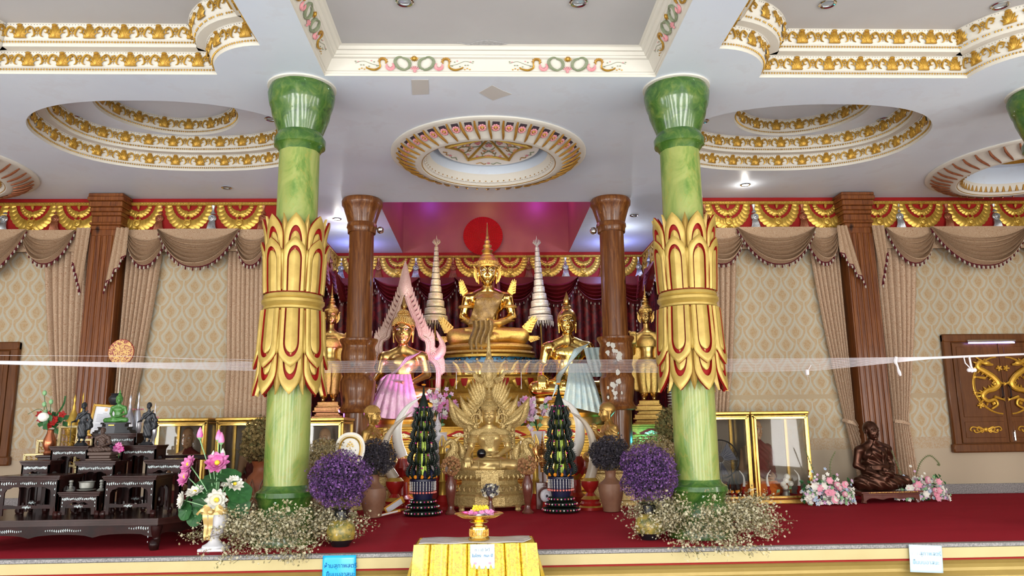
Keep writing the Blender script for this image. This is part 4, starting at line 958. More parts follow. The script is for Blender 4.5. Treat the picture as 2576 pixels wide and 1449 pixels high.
def face_lines(mb, f, M, eyes='down', mi=0, mw=1):
    """thin modelled lines for brows, lids and lips lying on the face; optional inlaid eyes"""
    def on(x, z, off): y = f.front(x, z, 0); return M @ Vector((x, (y if y is not None else -.35)-off, z))
    S = M.to_scale().x
    for s in (-1, 1):
        mb.tube([on(s*x, .575+.07*sin(PI*min(1, (x-.03)/.22*.85+.05)), .004) for x in np.linspace(.03, .26, 9)], .007*S, 5, mi)
        if eyes == 'open':
            c = on(s*.13, .505, .0); mb.ball(c, (.064*S, .02*S, .021*S), 12, 8, mw); mb.ball(on(s*.13, .505, .014), (.02*S, .012*S, .018*S), 10, 6, mi)
            mb.tube([on(s*x, .505+.026*sin(PI*(x-.05)/.16), .014) for x in np.linspace(.05, .21, 9)], .007*S, 5, mi); mb.tube([on(s*x, .505-.02*sin(PI*(x-.05)/.16), .012) for x in np.linspace(.05, .21, 9)], .004*S, 5, mi)
        else: mb.tube([on(s*x, .478-.018*sin(PI*(x-.05)/.16)+.0, .004) for x in np.linspace(.05, .22, 9)], .0075*S, 5, mi)
    mb.tube([on(x, .213+.012*abs(x/.08)**2, .002) for x in np.linspace(-.09, .09, 9)], .005*S, 5, mi)
# ---- bodies, unit: chin at z 1.30
def body(pose, h=.02):
    if pose == 'stand': lo, hi = (-.62, -.5, -.02), (.62, .4, 1.5)
    elif pose == 'kneel': lo, hi = (-.7, -.9, -.02), (.7, .7, 1.5)
    else: lo, hi = (-1.0, -.85, -.02), (1.0, .42, 1.5)
    f = Field(lo, hi, h)
    if pose in ('knee', 'lap', 'kneel', 'monk', 'none'):
        f.el((0, 0, .28), (.36, .27, .24)); f.el((0, 0, .55), (.25 if pose != 'monk' else .31, .19 if pose != 'monk' else .25, .3), .08); f.el((0, 0, .88), (.36, .21, .25), .1)
        f.both('el', (.15, -.12, .92), (.15, .09, .11), .06); f.both('el', (.4, 0, 1.04), (.13, .13, .12), .07); f.both('rc', (.34, .01, 1.08), (.06, .02, 1.2), .09, .1, .07); f.rc((0, 0, 1.05), (0, -.0, 1.32), .115, .105, .05)
        for sg in (-1, 1):
            S_ = lambda x, y, z: (sg*x, y, z); f.rc(S_(.44, 0, 1.03), S_(.53, .03, .64), .118, .092, .05)
            if pose == 'kneel':
                f.rc(S_(.53, .03, .64), S_(.07, -.42, .86), .09, .055, .04); f.rc(S_(.045, -.42, .86), S_(.035, -.47, 1.02), .05, .04, .03)
                for j, (dy, L) in enumerate(((-.06, .1), (-.02, .15), (.02, .17), (.05, .14))): f.rc(S_(.028, -.47+dy, 1.02), S_(.018, -.5+dy, 1.04+L), .022, .015, .012)
            elif pose in ('lap', 'monk') or sg > 0:
                zz = .44 if sg > 0 else .38; f.rc(S_(.53, .03, .64), S_(.24, -.36, zz), .09, .058, .04)
                f.rc(S_(.24, -.36, zz), S_(.06, -.46, zz-.02), .055, .058, .03, sq=(1, 1, 1.4))
                for j in range(4): f.rc(S_(.06, -.41-.045*j, zz-.02), S_(-.16+.02*j, -.42-.04*j, zz-.0), .026, .018, .012)
                f.rc(S_(.1, -.4, zz+.03), S_(.0, -.38, zz+.08), .026, .02, .012)
            else:
                f.rc(S_(.53, .03, .64), S_(.6, -.36, .46), .09, .058, .04); f.rc(S_(.6, -.36, .46), S_(.6, -.5, .38), .055, .06, .03, sq=(.75, 1, 1))
                for j in range(4): x = .535+.045*j; f.rcs([S_(x, -.52, .38), S_(x, -.585, .28), S_(x, -.6, .12+.02*abs(j-1.5))], [.026, .024, .018], .012)
                f.rcs([S_(.53, -.45, .4), S_(.48, -.52, .33), S_(.48, -.55, .24)], [.03, .026, .018], .012)
        if pose == 'kneel':
            for sg in (-1, 1):
                S_ = lambda x, y, z: (sg*x, y, z); f.rc(S_(.18, .1, .26), S_(.26, -.62, .17), .2, .15, .06); f.rc(S_(.26, -.62, .14), S_(.2, .3, .12), .14, .1, .05); f.rc(S_(.2, .3, .12), S_(.18, .5, .06), .09, .05, .04)
        else:
            f.rc((-.2, 0, .2), (-.7, -.28, .17), .21, .155, .06); f.rc((.2, 0, .2), (.7, -.28, .17), .21, .155, .06)
            f.rc((-.7, -.28, .15), (.12, -.5, .12), .145, .085, .05); f.rc((.12, -.5, .12), (.4, -.42, .14), .075, .05, .03)
            f.rc((.7, -.28, .17), (-.14, -.46, .25), .14, .09, .04); f.rc((-.14, -.46, .25), (-.4, -.36, .3), .078, .055, .03, sq=(1, 1, 1.2))
            for j in range(5): f.rc((-.38, -.4+.035*j, .3), (-.47, -.4+.035*j, .31), .022, .016, .01)
            f.el((0, -.2, .1), (.45, .3, .13), .08)
    if pose == 'stand':
        f.el((0, 0, .62), (.15, .11, .13)); f.el((0, 0, .78), (.115, .085, .14), .05); f.el((0, 0, .98), (.165, .1, .15), .06); f.both('el', (.19, 0, 1.08), (.06, .06, .055), .04); f.both('rc', (.15, 0, 1.1), (.03, 0, 1.18), .045, .05, .04); f.rc((0, 0, 1.05), (0, 0, 1.3), .06, .055, .03)
        f.both('rc', (.09, 0, .58), (.08, .0, .1), .1, .062, .05); f.both('rc', (.08, .02, .1), (.085, -.12, .03), .045, .035, .03)
        f.rc((-.2, 0, 1.07), (-.25, .03, .82), .055, .045, .03); f.rc((-.25, .03, .82), (-.22, -.16, .98), .042, .03, .03); f.rc((-.22, -.18, .99), (-.22, -.19, 1.07), .04, .04, .02, sq=(.8, 1.3, 1))
        for j in range(4): f.rc((-.255+.024*j, -.19, 1.08), (-.258+.025*j, -.19, 1.15+.01*(j in (1, 2))), .013, .01, .006)
        f.rc((.2, 0, 1.07), (.26, .03, .82), .055, .045, .03); f.rc((.26, .03, .82), (.3, -.05, .62), .042, .03, .03); f.rc((.3, -.05, .62), (.305, -.07, .54), .035, .03, .02)
    return f
def drape_on(mb, f, fn, nu, nv, off=.02, mi=0, fallback=None, M=None, ripple=0, nr=6):
    """cloth strip: fn(u,v)->(x,z) laid on the front of the sculpted body"""
    ys = {}; last = [fallback or 0]
    def P(u, v):
        x, z = fn(u, v); y = f.front(x, z, 0)
        if y is None: y = last[0]
        last[0] = y; return (x, y-off-ripple*abs(sin(PI*nr*u)), z)
    pts = [[P(i/nu, j/nv) for i in range(nu+1)] for j in range(nv+1)]
    A = np.array(pts)
    for _ in range(2):   # relax depth so that the cloth spans hollows
        Y = A[:, :, 1]; Yp = np.pad(Y, 1, mode='edge'); S = (Yp[:-2, 1:-1]+Yp[2:, 1:-1]+Yp[1:-1, :-2]+Yp[1:-1, 2:])/4; A[:, :, 1] = np.minimum(Y, S)
    mb.grid(lambda u, v: tuple(A[int(round(v*nv)), int(round(u*nu))]), nu, nv, mi, M)
BODY = {}
def getbody(pose):
    if pose not in BODY: f = body(pose, .02 if pose != 'stand' else .0125); BODY[pose] = (f, f.mesh())
    return BODY[pose]
def robe_shell(pose, off=.02, fold=.012, both=False, stand=False):
    f, _ = getbody(pose); X, Y, Z = f.grid3(); w = fold*np.sin((X*.8+Z*1.1+Y*.3)*34)
    D = f.D-off-w
    if both: reg = Z-1.16
    else: reg = -(X*.88-(Z-1.0)*.5+.14)      # bare right shoulder (viewer's left)
    arm = np.maximum(X-.2, 0)*0
    D = np.maximum(D, reg.astype(np.float32)); return f.mesh(D)
def crown(mb, M, h=1.0, mi=0):
    """tiered spire crown for a unit head, standing on the brow"""
    pr = [(.36, .66), (.385, .68), (.385, .74), (.4, .75), (.4, .79), (.37, .8), (.36, .86), (.375, .88), (.35, .92), (.31, .97), (.32, .99), (.26, 1.05), (.2, 1.1), (.21, 1.13), (.15, 1.17), (.17, 1.2), (.215, 1.25), (.18, 1.3), (.12, 1.33), (.15, 1.37), (.165, 1.42), (.12, 1.46), (.08, 1.49), (.105, 1.53), (.11, 1.57), (.07, 1.61), (.06, 1.66), (.07, 1.7), (.045, 1.76), (.035, 1.9), (.02, 2.1), (.012, 2.15), (.02, 2.17), (.01, 2.2), (0, 2.22)]
    mb.lathe([(r, .66+(z-.66)*h) for r, z in pr], 32, (0, .06, 0), mi, M, sy=1.15, cap=False, wob=lambda a, z: 1+(.02*sin(24*a) if z > .8 else 0))
    for k in range(36):
        a = 2*PI*k/36; mb.ball((.4*cos(a), .06+.46*sin(a), .66+.11*h), .02, 6, 4, mi, M); 
        mb.tube([(.365*cos(a), .06+.42*sin(a), .66+.13*h), (.375*cos(a), .06+.43*sin(a), .66+.19*h), (.33*cos(a), .06+.38*sin(a), .66+.27*h)], [.02, .026, .003], 5, mi, M)
def earflame(mb, M, mi=0):
    for s in (-1, 1):
        p = [(.36, .0, .14), (.42, -.01, .3), (.45, -.01, .45), (.43, 0, .6), (.5, .0, .78)]
        mb.tube([(s*a, b, c) for a, b, c in smooth_path(p, 3)], [.03, .05, .045, .05, .06, .065, .06, .065, .06, .05, .03, .02, .005], 6, mi, M, flat=.4)
        for k in range(5): mb.tube([(s*(.4+.01*k), 0, .25+.1*k), (s*(.5+.01*k), 0, .34+.1*k)], [.035, .003], 5, mi, M)
def headM(z=1.3, s=.6, tilt=.0, yaw=0, y=-.03): return Matrix.Translation((0, y, z)) @ Matrix.Rotation(yaw, 4, 'Z') @ Matrix.Rotation(tilt, 4, 'X') @ Matrix.Scale(s, 4)
def flame_wing(mb, base, tipdir, L, w, mi=0, n=5):
    """flame-like ornament standing at knee or shoulder"""
    b = Vector(base); d = Vector(tipdir).normalized(); s = d.cross(Vector((0, 1, 0))).normalized()
    mb.tube(smooth_path([b, b+d*L*.4+s*w*.3, b+d*L*.75, b+d*L], 4), [w*.5*(1-i/13)+.004 for i in range(13)], 6, mi, flat=.4)
    for k in range(n):
        for e in (-1, 1): q = b+d*L*(.08+.75*k/n); mb.tube([q, q+s*e*w*(.8-.09*k)+d*L*.12, q+s*e*w*(.7-.09*k)+d*L*.28], [w*.3, w*.22, .003], 5, mi, flat=.45)
# ---------------- the seated and standing images ------------------------------
g = MT
g['linework'] = mat('dark_line', (.06, .03, .01), .5); g['eyewhite'] = mat('shell_white', (.8, .8, .78), .3)
def cloth_mat(name, a, b, metal=.2, rough=.35, sparkle=True, alpha=None):
    m = NT(name); c = m.coord(); n = m.noise(c, 9, 4, .6); col = m.ramp(n, [(.3, a), (.7, b)])
    if sparkle: v = m.voro(c, 90, out=0); col = m.mix(m.ramp(v, [(.12, (1, 1, 1)), (.2, (0, 0, 0))]), col, (.9, .85, .75))
    m.set(Base_Color=col, Metallic=metal, Roughness=rough); m.bump(m.voro(c, 60), .5, .006)
    if alpha: m.set(Alpha=alpha)
    return m.m
g['net'] = cloth_mat('brown_gold_net_cloth', (.16, .09, .03), (.32, .2, .06)); g['pinkcloth'] = cloth_mat('pink_shimmer_cloth', (.62, .3, .5), (.75, .5, .62)); g['bluecloth'] = cloth_mat('pale_blue_shimmer_cloth', (.4, .55, .6), (.6, .68, .62)); g['olivecloth'] = cloth_mat('olive_gold_cloth', (.3, .2, .07), (.45, .33, .12))
def seated(t, pose, head, mats, tilt=0, robe=None, eyes='down', curl=True, hs=.6, yaw=0):
    """one continuous figure (mats[0]); returns body field and head matrix"""
    f, m = getbody(pose); M = headM(1.3, hs, tilt, yaw); hd = HMm if head is HM else HBm
    bd = vf([(m[0], m[1], None, 0), (hd[0], hd[1], M, 0)], 'body', mats[0], t)
    mb = MB(); face_lines(mb, head, M, eyes, 0, 1); mb.build('face_lines', [g['linework'], g['eyewhite']], bd)
    if curl: mb = MB(); curls(mb, M); flame(mb, M); vf_ = HAIRm; mb.add([tuple(p) for p in HAIRm[0]], [tuple(q) for q in HAIRm[1]], 0, M); mb.build('curled_hair', mats[1], t)
    if robe: r = robe_shell(pose, both=False); vf([(r[0], r[1], None, 0)], 'robe', robe, t)
    return f, M
def sash(t, f, fn, nu, nv, mtl, off=.035, ripple=.012, nr=4, name='sash'):
    mb = MB(); drape_on(mb, f, fn, nu, nv, off, 0, ripple=ripple, nr=nr); o = mb.build(name, mtl, t, angle=80); md = o.modifiers.new('s', 'SOLIDIFY'); md.thickness = .008; return o
# centre: tall crowned image
def lotus_row(mb, R, z, n, h, w, sx=1, sy=1, up=1, mi=0, mi2=None, c=(0, 0), a0=0, a1=2*PI, lean=.25):
    for k in range(n):
        a = a0+(a1-a0)*(k+.5)/n; ca, sa = cos(a), sin(a)
        def fn(u, v, ins=0):
            x = (u-.5)*2; wv = (w-ins)*min(1, 1.15*(1-v)**.55+.0)*(1 if v < 1 else 0)*x; rr = R+lean*h*v*v+.04*h*sin(PI*v)-.25*w*x*x; 
            px, py = rr*ca-wv*sa, rr*sa+wv*ca; return (c[0]+px*sx, c[1]+py*sy, z+up*h*v)
        mb.grid(fn, 6, 7, mi)
        if mi2 is not None:
            mb.grid(lambda u, v: tuple(Vector(fn(u*.6+.2, v*.75+.02))+Vector((ca*.03*sx, sa*.03*sy, 0))), 4, 5, mi2)
t = thing('crowned_seated_image', 'tall gilded crowned seated image with brown net sash, back centre', 'statue', (.035, 15.9, 2.93))
f, M = seated(t, 'lap', HB, (g['goldpol'], g['gold']), 0, None, 'open', False)
r = robe_shell('lap', .015, .004, True); X_, Y_, Z_ = f.grid3()
D = np.maximum(f.D-.018, np.minimum(Z_-.55, 9)); v = f.mesh(D.astype(np.float32)); vf([(v[0], v[1], None, 0)], 'figured_leggings', g['goldfine'], t)
mb = MB(); crown(mb, M, 1.12); earflame(mb, M); mb.build('crown', g['goldfine'], t)
for s in (-1, 1):
    mb = MB(); mb.tube([(s*.47+.135*cos(a), .0+.135*sin(a), .84) for a in np.linspace(0, 2*PI, 20)[:-1]], .035, 6, closed=True); mb.build('armlet', g['goldfine'], t)
    mb = MB(); flame_wing(mb, (s*.5, -.05, 1.1), (s*.25, 0, 1), .36, .1); mb.build('shoulder_flame', g['goldfine'], t)
    mb = MB(); flame_wing(mb, (s*.78, -.32, .25), (s*.7, 0, 1), .42, .13); flame_wing(mb, (s*.85, -.3, .1), (s*1, 0, .15), .25, .08); mb.build('knee_flame', g['goldfine'], t); mb = MB(); mb.tube([(s*.25+.07*cos(a), -.33+.07*sin(a)*.6, .46+.05*cos(a)) for a in np.linspace(0, 2*PI, 14)[:-1]], .02, 6, closed=True)
    mb.build('bracelet', g['goldfine'], t)
mb = MB(); mb.grid(lambda u, v: (.36*(.45+.55*v)*sin(2*PI*u), -.01-.23*(.5+.5*v)*cos(2*PI*u)-.0, 1.17-.16*v), 36, 5, close_u=True); 
drape_on(mb, f, lambda u, v: ((u-.5)*.5*(1-v*.5), .98-.16*v*(1-abs(u-.5))), 14, 4, .03); mb.build('collar', g['goldfine'], t)
sash(t, f, lambda u, v: (.36-.62*u*.9-.28*v*(1-.2*u)+.0, 1.1-.62*v+.06*u-.12*u*v) if v < 2 else 0, 18, 18, g['net'])
mb = MB(); mb.grid(lambda u, v: (-.32+.42*u-.1*v+.03*sin(9*v), -.6-.05*abs(sin(4*PI*u))-.03*v-.05*(1-v)*sin(PI*u), .46-.82*v-.06*u*v), 20, 14); mb.build('hanging_cloth', g['net'], t)
t.scale = (.985, .985, .985)
# its own stepped cushion and pedestal
t = thing('cushion_pedestal', 'stepped gold cushion with a blue and gold mosaic band under the crowned image', 'pedestal', (.035, 15.8, 0))
mb = MB(); 
mb.lathe([(.88, 2.93), (.93, 2.9), (.95, 2.86), (.9, 2.82), (.82, 2.8)], 48, sy=.62, mi=0); mb.lathe([(.82, 2.82), (.98, 2.78), (1.0, 2.74), (.88, 2.7)], 48, sy=.62)
mb.build('cushion', g['goldfine'], t)
m = NT('blue_gold_mosaic'); c = m.coord(); ck = m.n('ShaderNodeTexVoronoi', distance='MANHATTAN'); m.inp(ck.inputs[0], c); ck.inputs['Scale'].default_value = 14; m.set(Base_Color=m.ramp(ck.outputs[0], [(.0, (.5, .34, .12)), (.42, (.01, .012, .02)), (.78, (.02, .12, .22))], 'CONSTANT'), Roughness=.25, Metallic=.4); g['mosaic'] = m.m
mb = MB(); mb.lathe([(1.02, 2.64), (.98, 2.655), (.98, 2.7), (.94, 2.71)], 48, sy=.62); mb.lathe([(1.06, 2.5), (1.04, 2.51), (1.04, 2.62), (1.07, 2.64)], 48, sy=.62, mi=1); mb.build('mosaic_base', [g['gold'], g['mosaic']], t)
# lotus throne tier and stacked mouldings behind
t = thing('lotus_tier', 'broad gilded lotus tier of upright and hanging petals below the crowned image', 'altar tier', (.1, 15.75, 0))
mb = MB(); pr = [(1.5, 1.25), (1.5, 1.42), (1.44, 1.45), (1.42, 1.55), (1.36, 1.58), (1.36, 1.7), (1.42, 1.74), (1.46, 1.82), (1.42, 1.9), (1.3, 1.94), (1.22, 2.0), (1.2, 2.08), (1.26, 2.12), (1.3, 2.17), (1.3, 2.22), (1.2, 2.26), (1.15, 2.5), (.9, 2.52)]
mb.lathe(pr, 56, sy=.65, cap=False); mb.build('moulded_core', g['goldpaint'], t)
mb = MB(); lotus_row(mb, 1.22, 2.27, 30, .27, .125, 1, .65, 1, 0, 1, lean=.35); up = mb.build('upright_petals', [g['gold'], g['goldpol']], t)
mb = MB(); lotus_row(mb, 1.3, 2.2, 30, .2, .12, 1, .65, -1, 0, 1, lean=-.1); mb.build('hanging_petals', [g['gold'], g['redpaint']], t)
mb = MB()
for k in range(44): a = 2*PI*k/44; mb.ball((1.38*cos(a), 1.38*.65*sin(a), 1.64), (.05, .05, .05), 8, 6)
mb.build('boss_row', g['gold'], t)
# left image with arch
t = thing('seated_image', 'gold seated image with curled hair and pink shimmer sash, framed by the tall pointed arch', 'statue', (-1.57, 14.3, 1.69)); t.scale = (.84,)*3
f, M = seated(t, 'knee', HB, (g['goldsat'], g['goldsat']), .02, None, 'open', True, .66)
sash(t, f, lambda u, v: (.42-.85*v+.12*u*v-.34*u*(1-.3*v), 1.14-.62*v-.35*u*v-.12*u), 16, 18, g['pinkcloth'], .03, .015, 5)
mb = MB(); mb.grid(lambda u, v: (-.28-.36*v+(.5+.62*v)*u, -.45-.25*min(1, v*2.2)-.035*abs(sin(6*PI*u))*(.3+v), .62-.86*v-.1*v*sin(PI*u)), 40, 16); mb.build('lap_cloth', g['pinkcloth'], t)
mb = MB(); drape_on(mb, f, lambda u, v: (.0+.55*(u-.5)*(.6+.4*v), .62-.34*v), 16, 8, .05, ripple=.02, nr=4); mb.build('waist_cloth', g['olivecloth'], t)
t = thing('pointed_arch_frame', 'pink-lit pointed arch frame with feathered edges and curling tips around the left seated image', 'arch frame', (-1.6, 14.75, 0))
g['archpaint'] = mat('pale_rose_gilt', (.62, .42, .32), .35, .3, (.7, .52, .42), 30, .6, 60, voro=True)
mb = MB(); fe = MB()
pts = [(0, 3.9), (.1, 3.62), (.2, 3.36), (.3, 3.12), (.33, 3.0), (.44, 2.93), (.47, 2.8), (.46, 2.68), (.5, 2.58), (.6, 2.5), (.66, 2.38), (.67, 2.2), (.66, 1.9), (.66, 1.6)]
for s in (-1, 1):
    q = smooth_path([(s*x, 0, z) for x, z in pts], 3); mb.tube(q, .055, 8, flat=.7); mb.tube([(p[0]-s*.035, -.045, p[2]) for p in q], .014, 5); mb.tube([(p[0]+s*.035, -.045, p[2]) for p in q], .014, 5)
    for i in range(1, 33):
        p = q[min(len(q)-1, i)]; d = (q[min(len(q)-1, i+1)]-q[i-1]).normalized(); n = Vector((-d.z*-s, 0, d.x*-s)); n = Vector((s*abs(d.z), 0, abs(d.x)*.4)).normalized()
        fe.tube([p+n*.03, p+n*.1+Vector((0, 0, .05)), p+n*.12+Vector((0, 0, .17))], [.045, .04, .004], 5, flat=.4)
    mb.tube(smooth_path([(s*.5, 0, 2.62), (s*.62, 0, 2.72), (s*.66, 0, 2.86), (s*.58, 0, 3.06), (s*.66, 0, 3.2)] if 0 else [(s*.48, 0, 2.64), (s*.58, 0, 2.6), (s*.7, 0, 2.68), (s*.74, 0, 2.84), (s*.66, 0, 3.02), (s*.62, 0, 3.12)], 5), [.05, .06, .07, .075, .08, .09, .095, .1, .1, .1, .1, .095, .09, .08, .07, .06, .05, .045, .04, .035, .03, .025, .02, .015, .01, .004], 8, flat=.35)
    mb.tube([(s*(.56+.05*cos(a)*(1-a/9)), -.03, 2.66+.05*sin(a)*(1-a/9)) for a in np.linspace(0, 7, 16)], .014, 5)
mb.tube([(0, 0, 3.8), (0, 0, 3.95), (0, 0, 4.15), (0, 0, 4.35), (0, 0, 4.53)], [.1, .15, .11, .06, .005], 10, flat=.5)
mb.build('arch', g['archpaint'], t); fe.build('feather_row', g['archpaint'], t, stuff=True)
# right image
t = thing('seated_image', 'smooth gold seated image with pale blue shimmer sash, right of the crowned image', 'statue', (1.55, 14.3, 1.78)); t.scale = (.9,)*3
f, M = seated(t, 'knee', HB, (g['goldpol'], g['goldpol']), .0, None, 'open', False, .55)
mb = MB(); mb.add([tuple(p) for p in HAIRm[0]], [tuple(q) for q in HAIRm[1]], 0, M); mb.lathe([(.15, 0), (.17, .03), (.1, .06), (.12, .12), (.1, .22), (.05, .36), (0, .52)], 20, (0, .08, 1.2), 0, M); mb.build('smooth_hair', g['goldsat'], t)
sash(t, f, lambda u, v: (.46-.72*v+.1*u*v-.36*u*(1-.3*v), 1.12-.66*v-.4*u*v-.14*u), 16, 18, g['bluecloth'], .03, .015, 5)
mb = MB(); mb.grid(lambda u, v: (-.02-.2*v+(.36+.5*v)*u, -.45-.26*min(1, v*2.2)-.035*abs(sin(6*PI*u))*(.3+v), .66-1.05*v*(.8+.2*u)), 36, 16); mb.grid(lambda u, v: (.3+.35*u+.1*v, -.3-.2*v-.05*abs(sin(3*PI*u)), 1.0-.62*v), 18, 12); mb.build('hanging_cloth', g['bluecloth'], t)
for x, z in ((-1.57, 1.69), (1.55, 1.78)):
    t = thing('image_pedestal', 'gold moulded pedestal under the %s seated image' % ('pink-lit left' if x < 0 else 'blue-lit right'), 'pedestal', (x, 14.35, 0)); mb = MB()
    mb.lathe([(.72, z), (.76, z-.03), (.74, z-.08), (.66, z-.12), (.64, z-.2), (.7, z-.24), (.74, z-.3), (.7, z-.34), (.78, z-.38), (.8, z-.43), (.8, 1.26)], 44, sy=.7); mb.build('moulded_body', g['goldsat'], t)
    mb = MB(); lotus_row(mb, .68, z-.13, 26, .1, .07, 1, .7, -1, 0, None, lean=-.6); mb.build('lotus_petals', g['gold'], t)
# standing crowned images
def standing(x, y, z, s, rz, label):
    t = thing('standing_crowned_image', label, 'statue', (x, y, z), rz); f, m = getbody('stand'); M = headM(1.3, .29, 0, 0, -.01)
    vf([(m[0], m[1], None, 0), (HBm[0], HBm[1], M, 0)], 'body', g['goldsat'], t)
    mb = MB(); crown(mb, M, 1.15); earflame(mb, M); mb.build('crown', g['goldfine'], t)
    mb = MB(); face_lines(mb, HB, M); mb.build('face_lines', [g['linework'], g['eyewhite']], t)
    X, Y, Z = f.grid3(); D = np.maximum(f.D-.02, np.maximum(Z-.72, .12-Z)); v = f.mesh(D.astype(np.float32)); parts = [(v[0], v[1], None, 0)]
    D = np.maximum(f.D-.012, np.maximum(Z-1.16, .9-Z)); v = f.mesh(D.astype(np.float32)); parts.append((v[0], v[1], None, 0)); vf(parts, 'jewelled_dress', g['goldfine'], t)
    mb = MB()
    def cape(u, v):
        x = (u-.5)*2; w = .2+.13*min(1, v*2.2); zb = .2-.06*(1-abs(x))**.3; return (w*x*(1 if v < .9 else 1-.25*(v-.9)*10*abs(x)**3), .06-.02*abs(x), 1.08+(zb-1.08)*v)
    mb.grid(cape, 26, 20); o = mb.build('robe_panel', g['goldfine'], t); md = o.modifiers.new('s', 'SOLIDIFY'); md.thickness = .02
    mb = MB(); mb.lathe([(.09, 1.04), (.13, 1.05), (.14, 1.08), (.07, 1.14)], 24, sy=.7); mb.build('collar', g['goldfine'], t); mb = MB(); mb.lathe([(.16, .6), (.175, .63), (.165, .66), (.15, .68)], 24, sy=.75)
    mb.tube([(0, -.12, .64), (0, -.16, .5), (0, -.15, .3), (0, -.13, .16)], [.05, .045, .04, .02], 6, flat=.4)
    for e in (-1, 1): mb.tube([(e*.05, -.11, .62), (e*.1, -.14, .5), (e*.06, -.14, .36)], [.03, .03, .01], 6, flat=.4); m2 = MB(); flame_wing(m2, (e*.23, 0, 1.1), (e*.7, 0, 1), .12, .035); m2.build('shoulder_flame', g['goldfine'], t)
    mb.build('belt_ornament', g['goldfine'], t); t.scale = (s, s, s)
    p = thing('tiered_pedestal', 'tiered silver-gilt pedestal under the ' + ('left' if x < 0 else 'right') + ' standing crowned image', 'pedestal', (x, y, 0), rz); mb = MB(); zz = z
    for w, h in ((.2, .1), (.25, .1), (.22, .07), (.29, .1), (.26, .06), (.32, .13)): mb.box(-w, w, -w, w, zz-h, zz, b=.012); mb.box(-w-.02, w+.02, -w-.02, w+.02, zz-h, zz-h+.03, b=.006); zz -= h
    mb.box(-.34, .34, -.34, .34, 1.262, zz, b=.01); mb.build('tiers', g['goldfine'], p)
standing(-3.06, 14.9, 1.76, 1.16, .12, 'gold standing crowned image with raised hand, half hidden behind the left green column')
standing(3.2, 14.9, 1.72, 1.16, -.25, 'gold standing crowned image with raised hand, left of the right green column')
# tiered umbrellas
g['umb1'] = mat('silver_gold_tinsel', (.62, .48, .2), .4, .3, (.6, .55, .45), 40, .8, 60, voro=True); g['umb2'] = mat('silver_lilac_tinsel', (.62, .56, .6), .4, .3, (.65, .58, .45), 40, .8, 60, voro=True)
def umbrella(px0, px1, label, m):
    a = at(px0, 602, 15.95); b = at(px1, 822, 15.95); x = b.x; t = thing('tiered_umbrella', label, 'ceremonial umbrella', (x, 15.95, 2.4)); z = b.z-2.4+.1; mb = MB()
    R = [.27, .23, .19, .155, .125, .105, .09, .08, .07, .06, .052, .046]; H = [.16, .17, .17, .16, .155, .15, .14, .135, .13, .12, .11, .1]; fr = MB()
    for k, (r, h) in enumerate(zip(R, H)):
        mb.lathe([(r*.97, z), (r, z+.01), (r, z+h*.42), (r*.97, z+h*.5), (r*1.0, z+h*.55), (r*.96, z+h*.8), (r*.7, z+h*.9), (r*.6, z+h)], 28, cap=False)
        z += h*.97
        if k == 0:
            for j in range(30): q = 2*PI*j/30; fr.tube([(r*cos(q), r*sin(q), z-h), (r*cos(q), r*sin(q), z-h-.06-.04*(j % 2))], [.016, .004], 5)
    ti = mb.build('tiers', m, t); fr.build('hanging_fringe', m, ti, stuff=True)
    mb = MB(); mb.tube([(0, 0, 0), (0, 0, z+.1)], .012, 8); mb.build('pole', g['gold'], t)
    mb = MB(); mb.lathe([(.04, 0), (.025, .04), (.04, .06), (.03, .1), (.01, .14), (.012, .2), (0, .28)], 12, (0, 0, z-.02))
    for j in range(6): q = j*PI/3; mb.tube([(.03*cos(q), .03*sin(q), z+.05), (.075*cos(q), .075*sin(q), z+.1), (.06*cos(q), .06*sin(q), z+.16)], [.016, .02, .004], 5)
    mb.build('finial', m, t); t.rotation_euler = (0, math.atan2(a.x-b.x, a.z-b.z), 0)
umbrella(1097, 1093, 'tall tiered gold tinsel ceremonial umbrella left of the crowned image', g['umb1']); umbrella(1353, 1364, 'tall tiered silver tinsel ceremonial umbrella right of the crowned image', g['umb2'])
# red pleated fan disc on the shaft wall
t = thing('pleated_disc', 'round dark red pleated paper disc on the wall behind the spire', 'paper disc', at(1215, 594, 17.5)); g['redpaper'] = mat('red_pleated_paper', (.45, .012, .012), .6)
mb = MB(); n = 120
rg = [(r, -.012-.02*(k % 2)) for k in range(1) for r in (.03, .47)]
vs = [(0, -.02, 0)]+[((.47)*cos(2*PI*k/n), -.012-.02*(k % 2), .47*sin(2*PI*k/n)) for k in range(n)]; mb.add(vs, [(0, 1+k, 1+(k+1) % n) for k in range(n)]); mb.build('pleats', g['redpaper'], t, smooth=False)
mb = MB()
for k in range(0, n, 2):
    a = 2*PI*k/n
    for j in range(7): r = .1+j*.05; mb.box(r*cos(a)-.003, r*cos(a)+.003, -.034, -.028, r*sin(a)-.003, r*sin(a)+.003)
mb.build('punched_dots', g['copper'], t, stuff=True)
# ---------------- stepped altar ---------------------------------------------
m = NT('mirror_diamond_panel'); c = m.coord(); n = m.noise(c, 25, 3, .5, 2); m.set(Base_Color=m.ramp(n, [(.42, (.5, .36, .1)), (.5, (.7, .66, .55)), (.6, (.75, .6, .2))]), Metallic=.5, Roughness=.25); m.bump(m.voro(c, 30), .8, .01); g['diapanel'] = m.m
t = thing('stepped_altar', 'stepped gold altar with red diamond panels, carrying the large images', 'altar', (.1, 0, 0))
def step(y, z0, z1, x0, x1, nm='tier'):
    mb = MB(); h = z1-z0; mb.box(x0, x1, y, y+.9, z0, z1); 
    for zz, d, hh in ((z0, .08, .05), (z0+.05, .05, .04), (z1-.04, .08, .04), (z1-.08, .05, .04), (z0+.33*h, .06, .03)): mb.box(x0-d, x1+d, y-d, y+.5, zz, zz+hh, b=.008)
    mb.build(nm, g['goldpaint'], t)
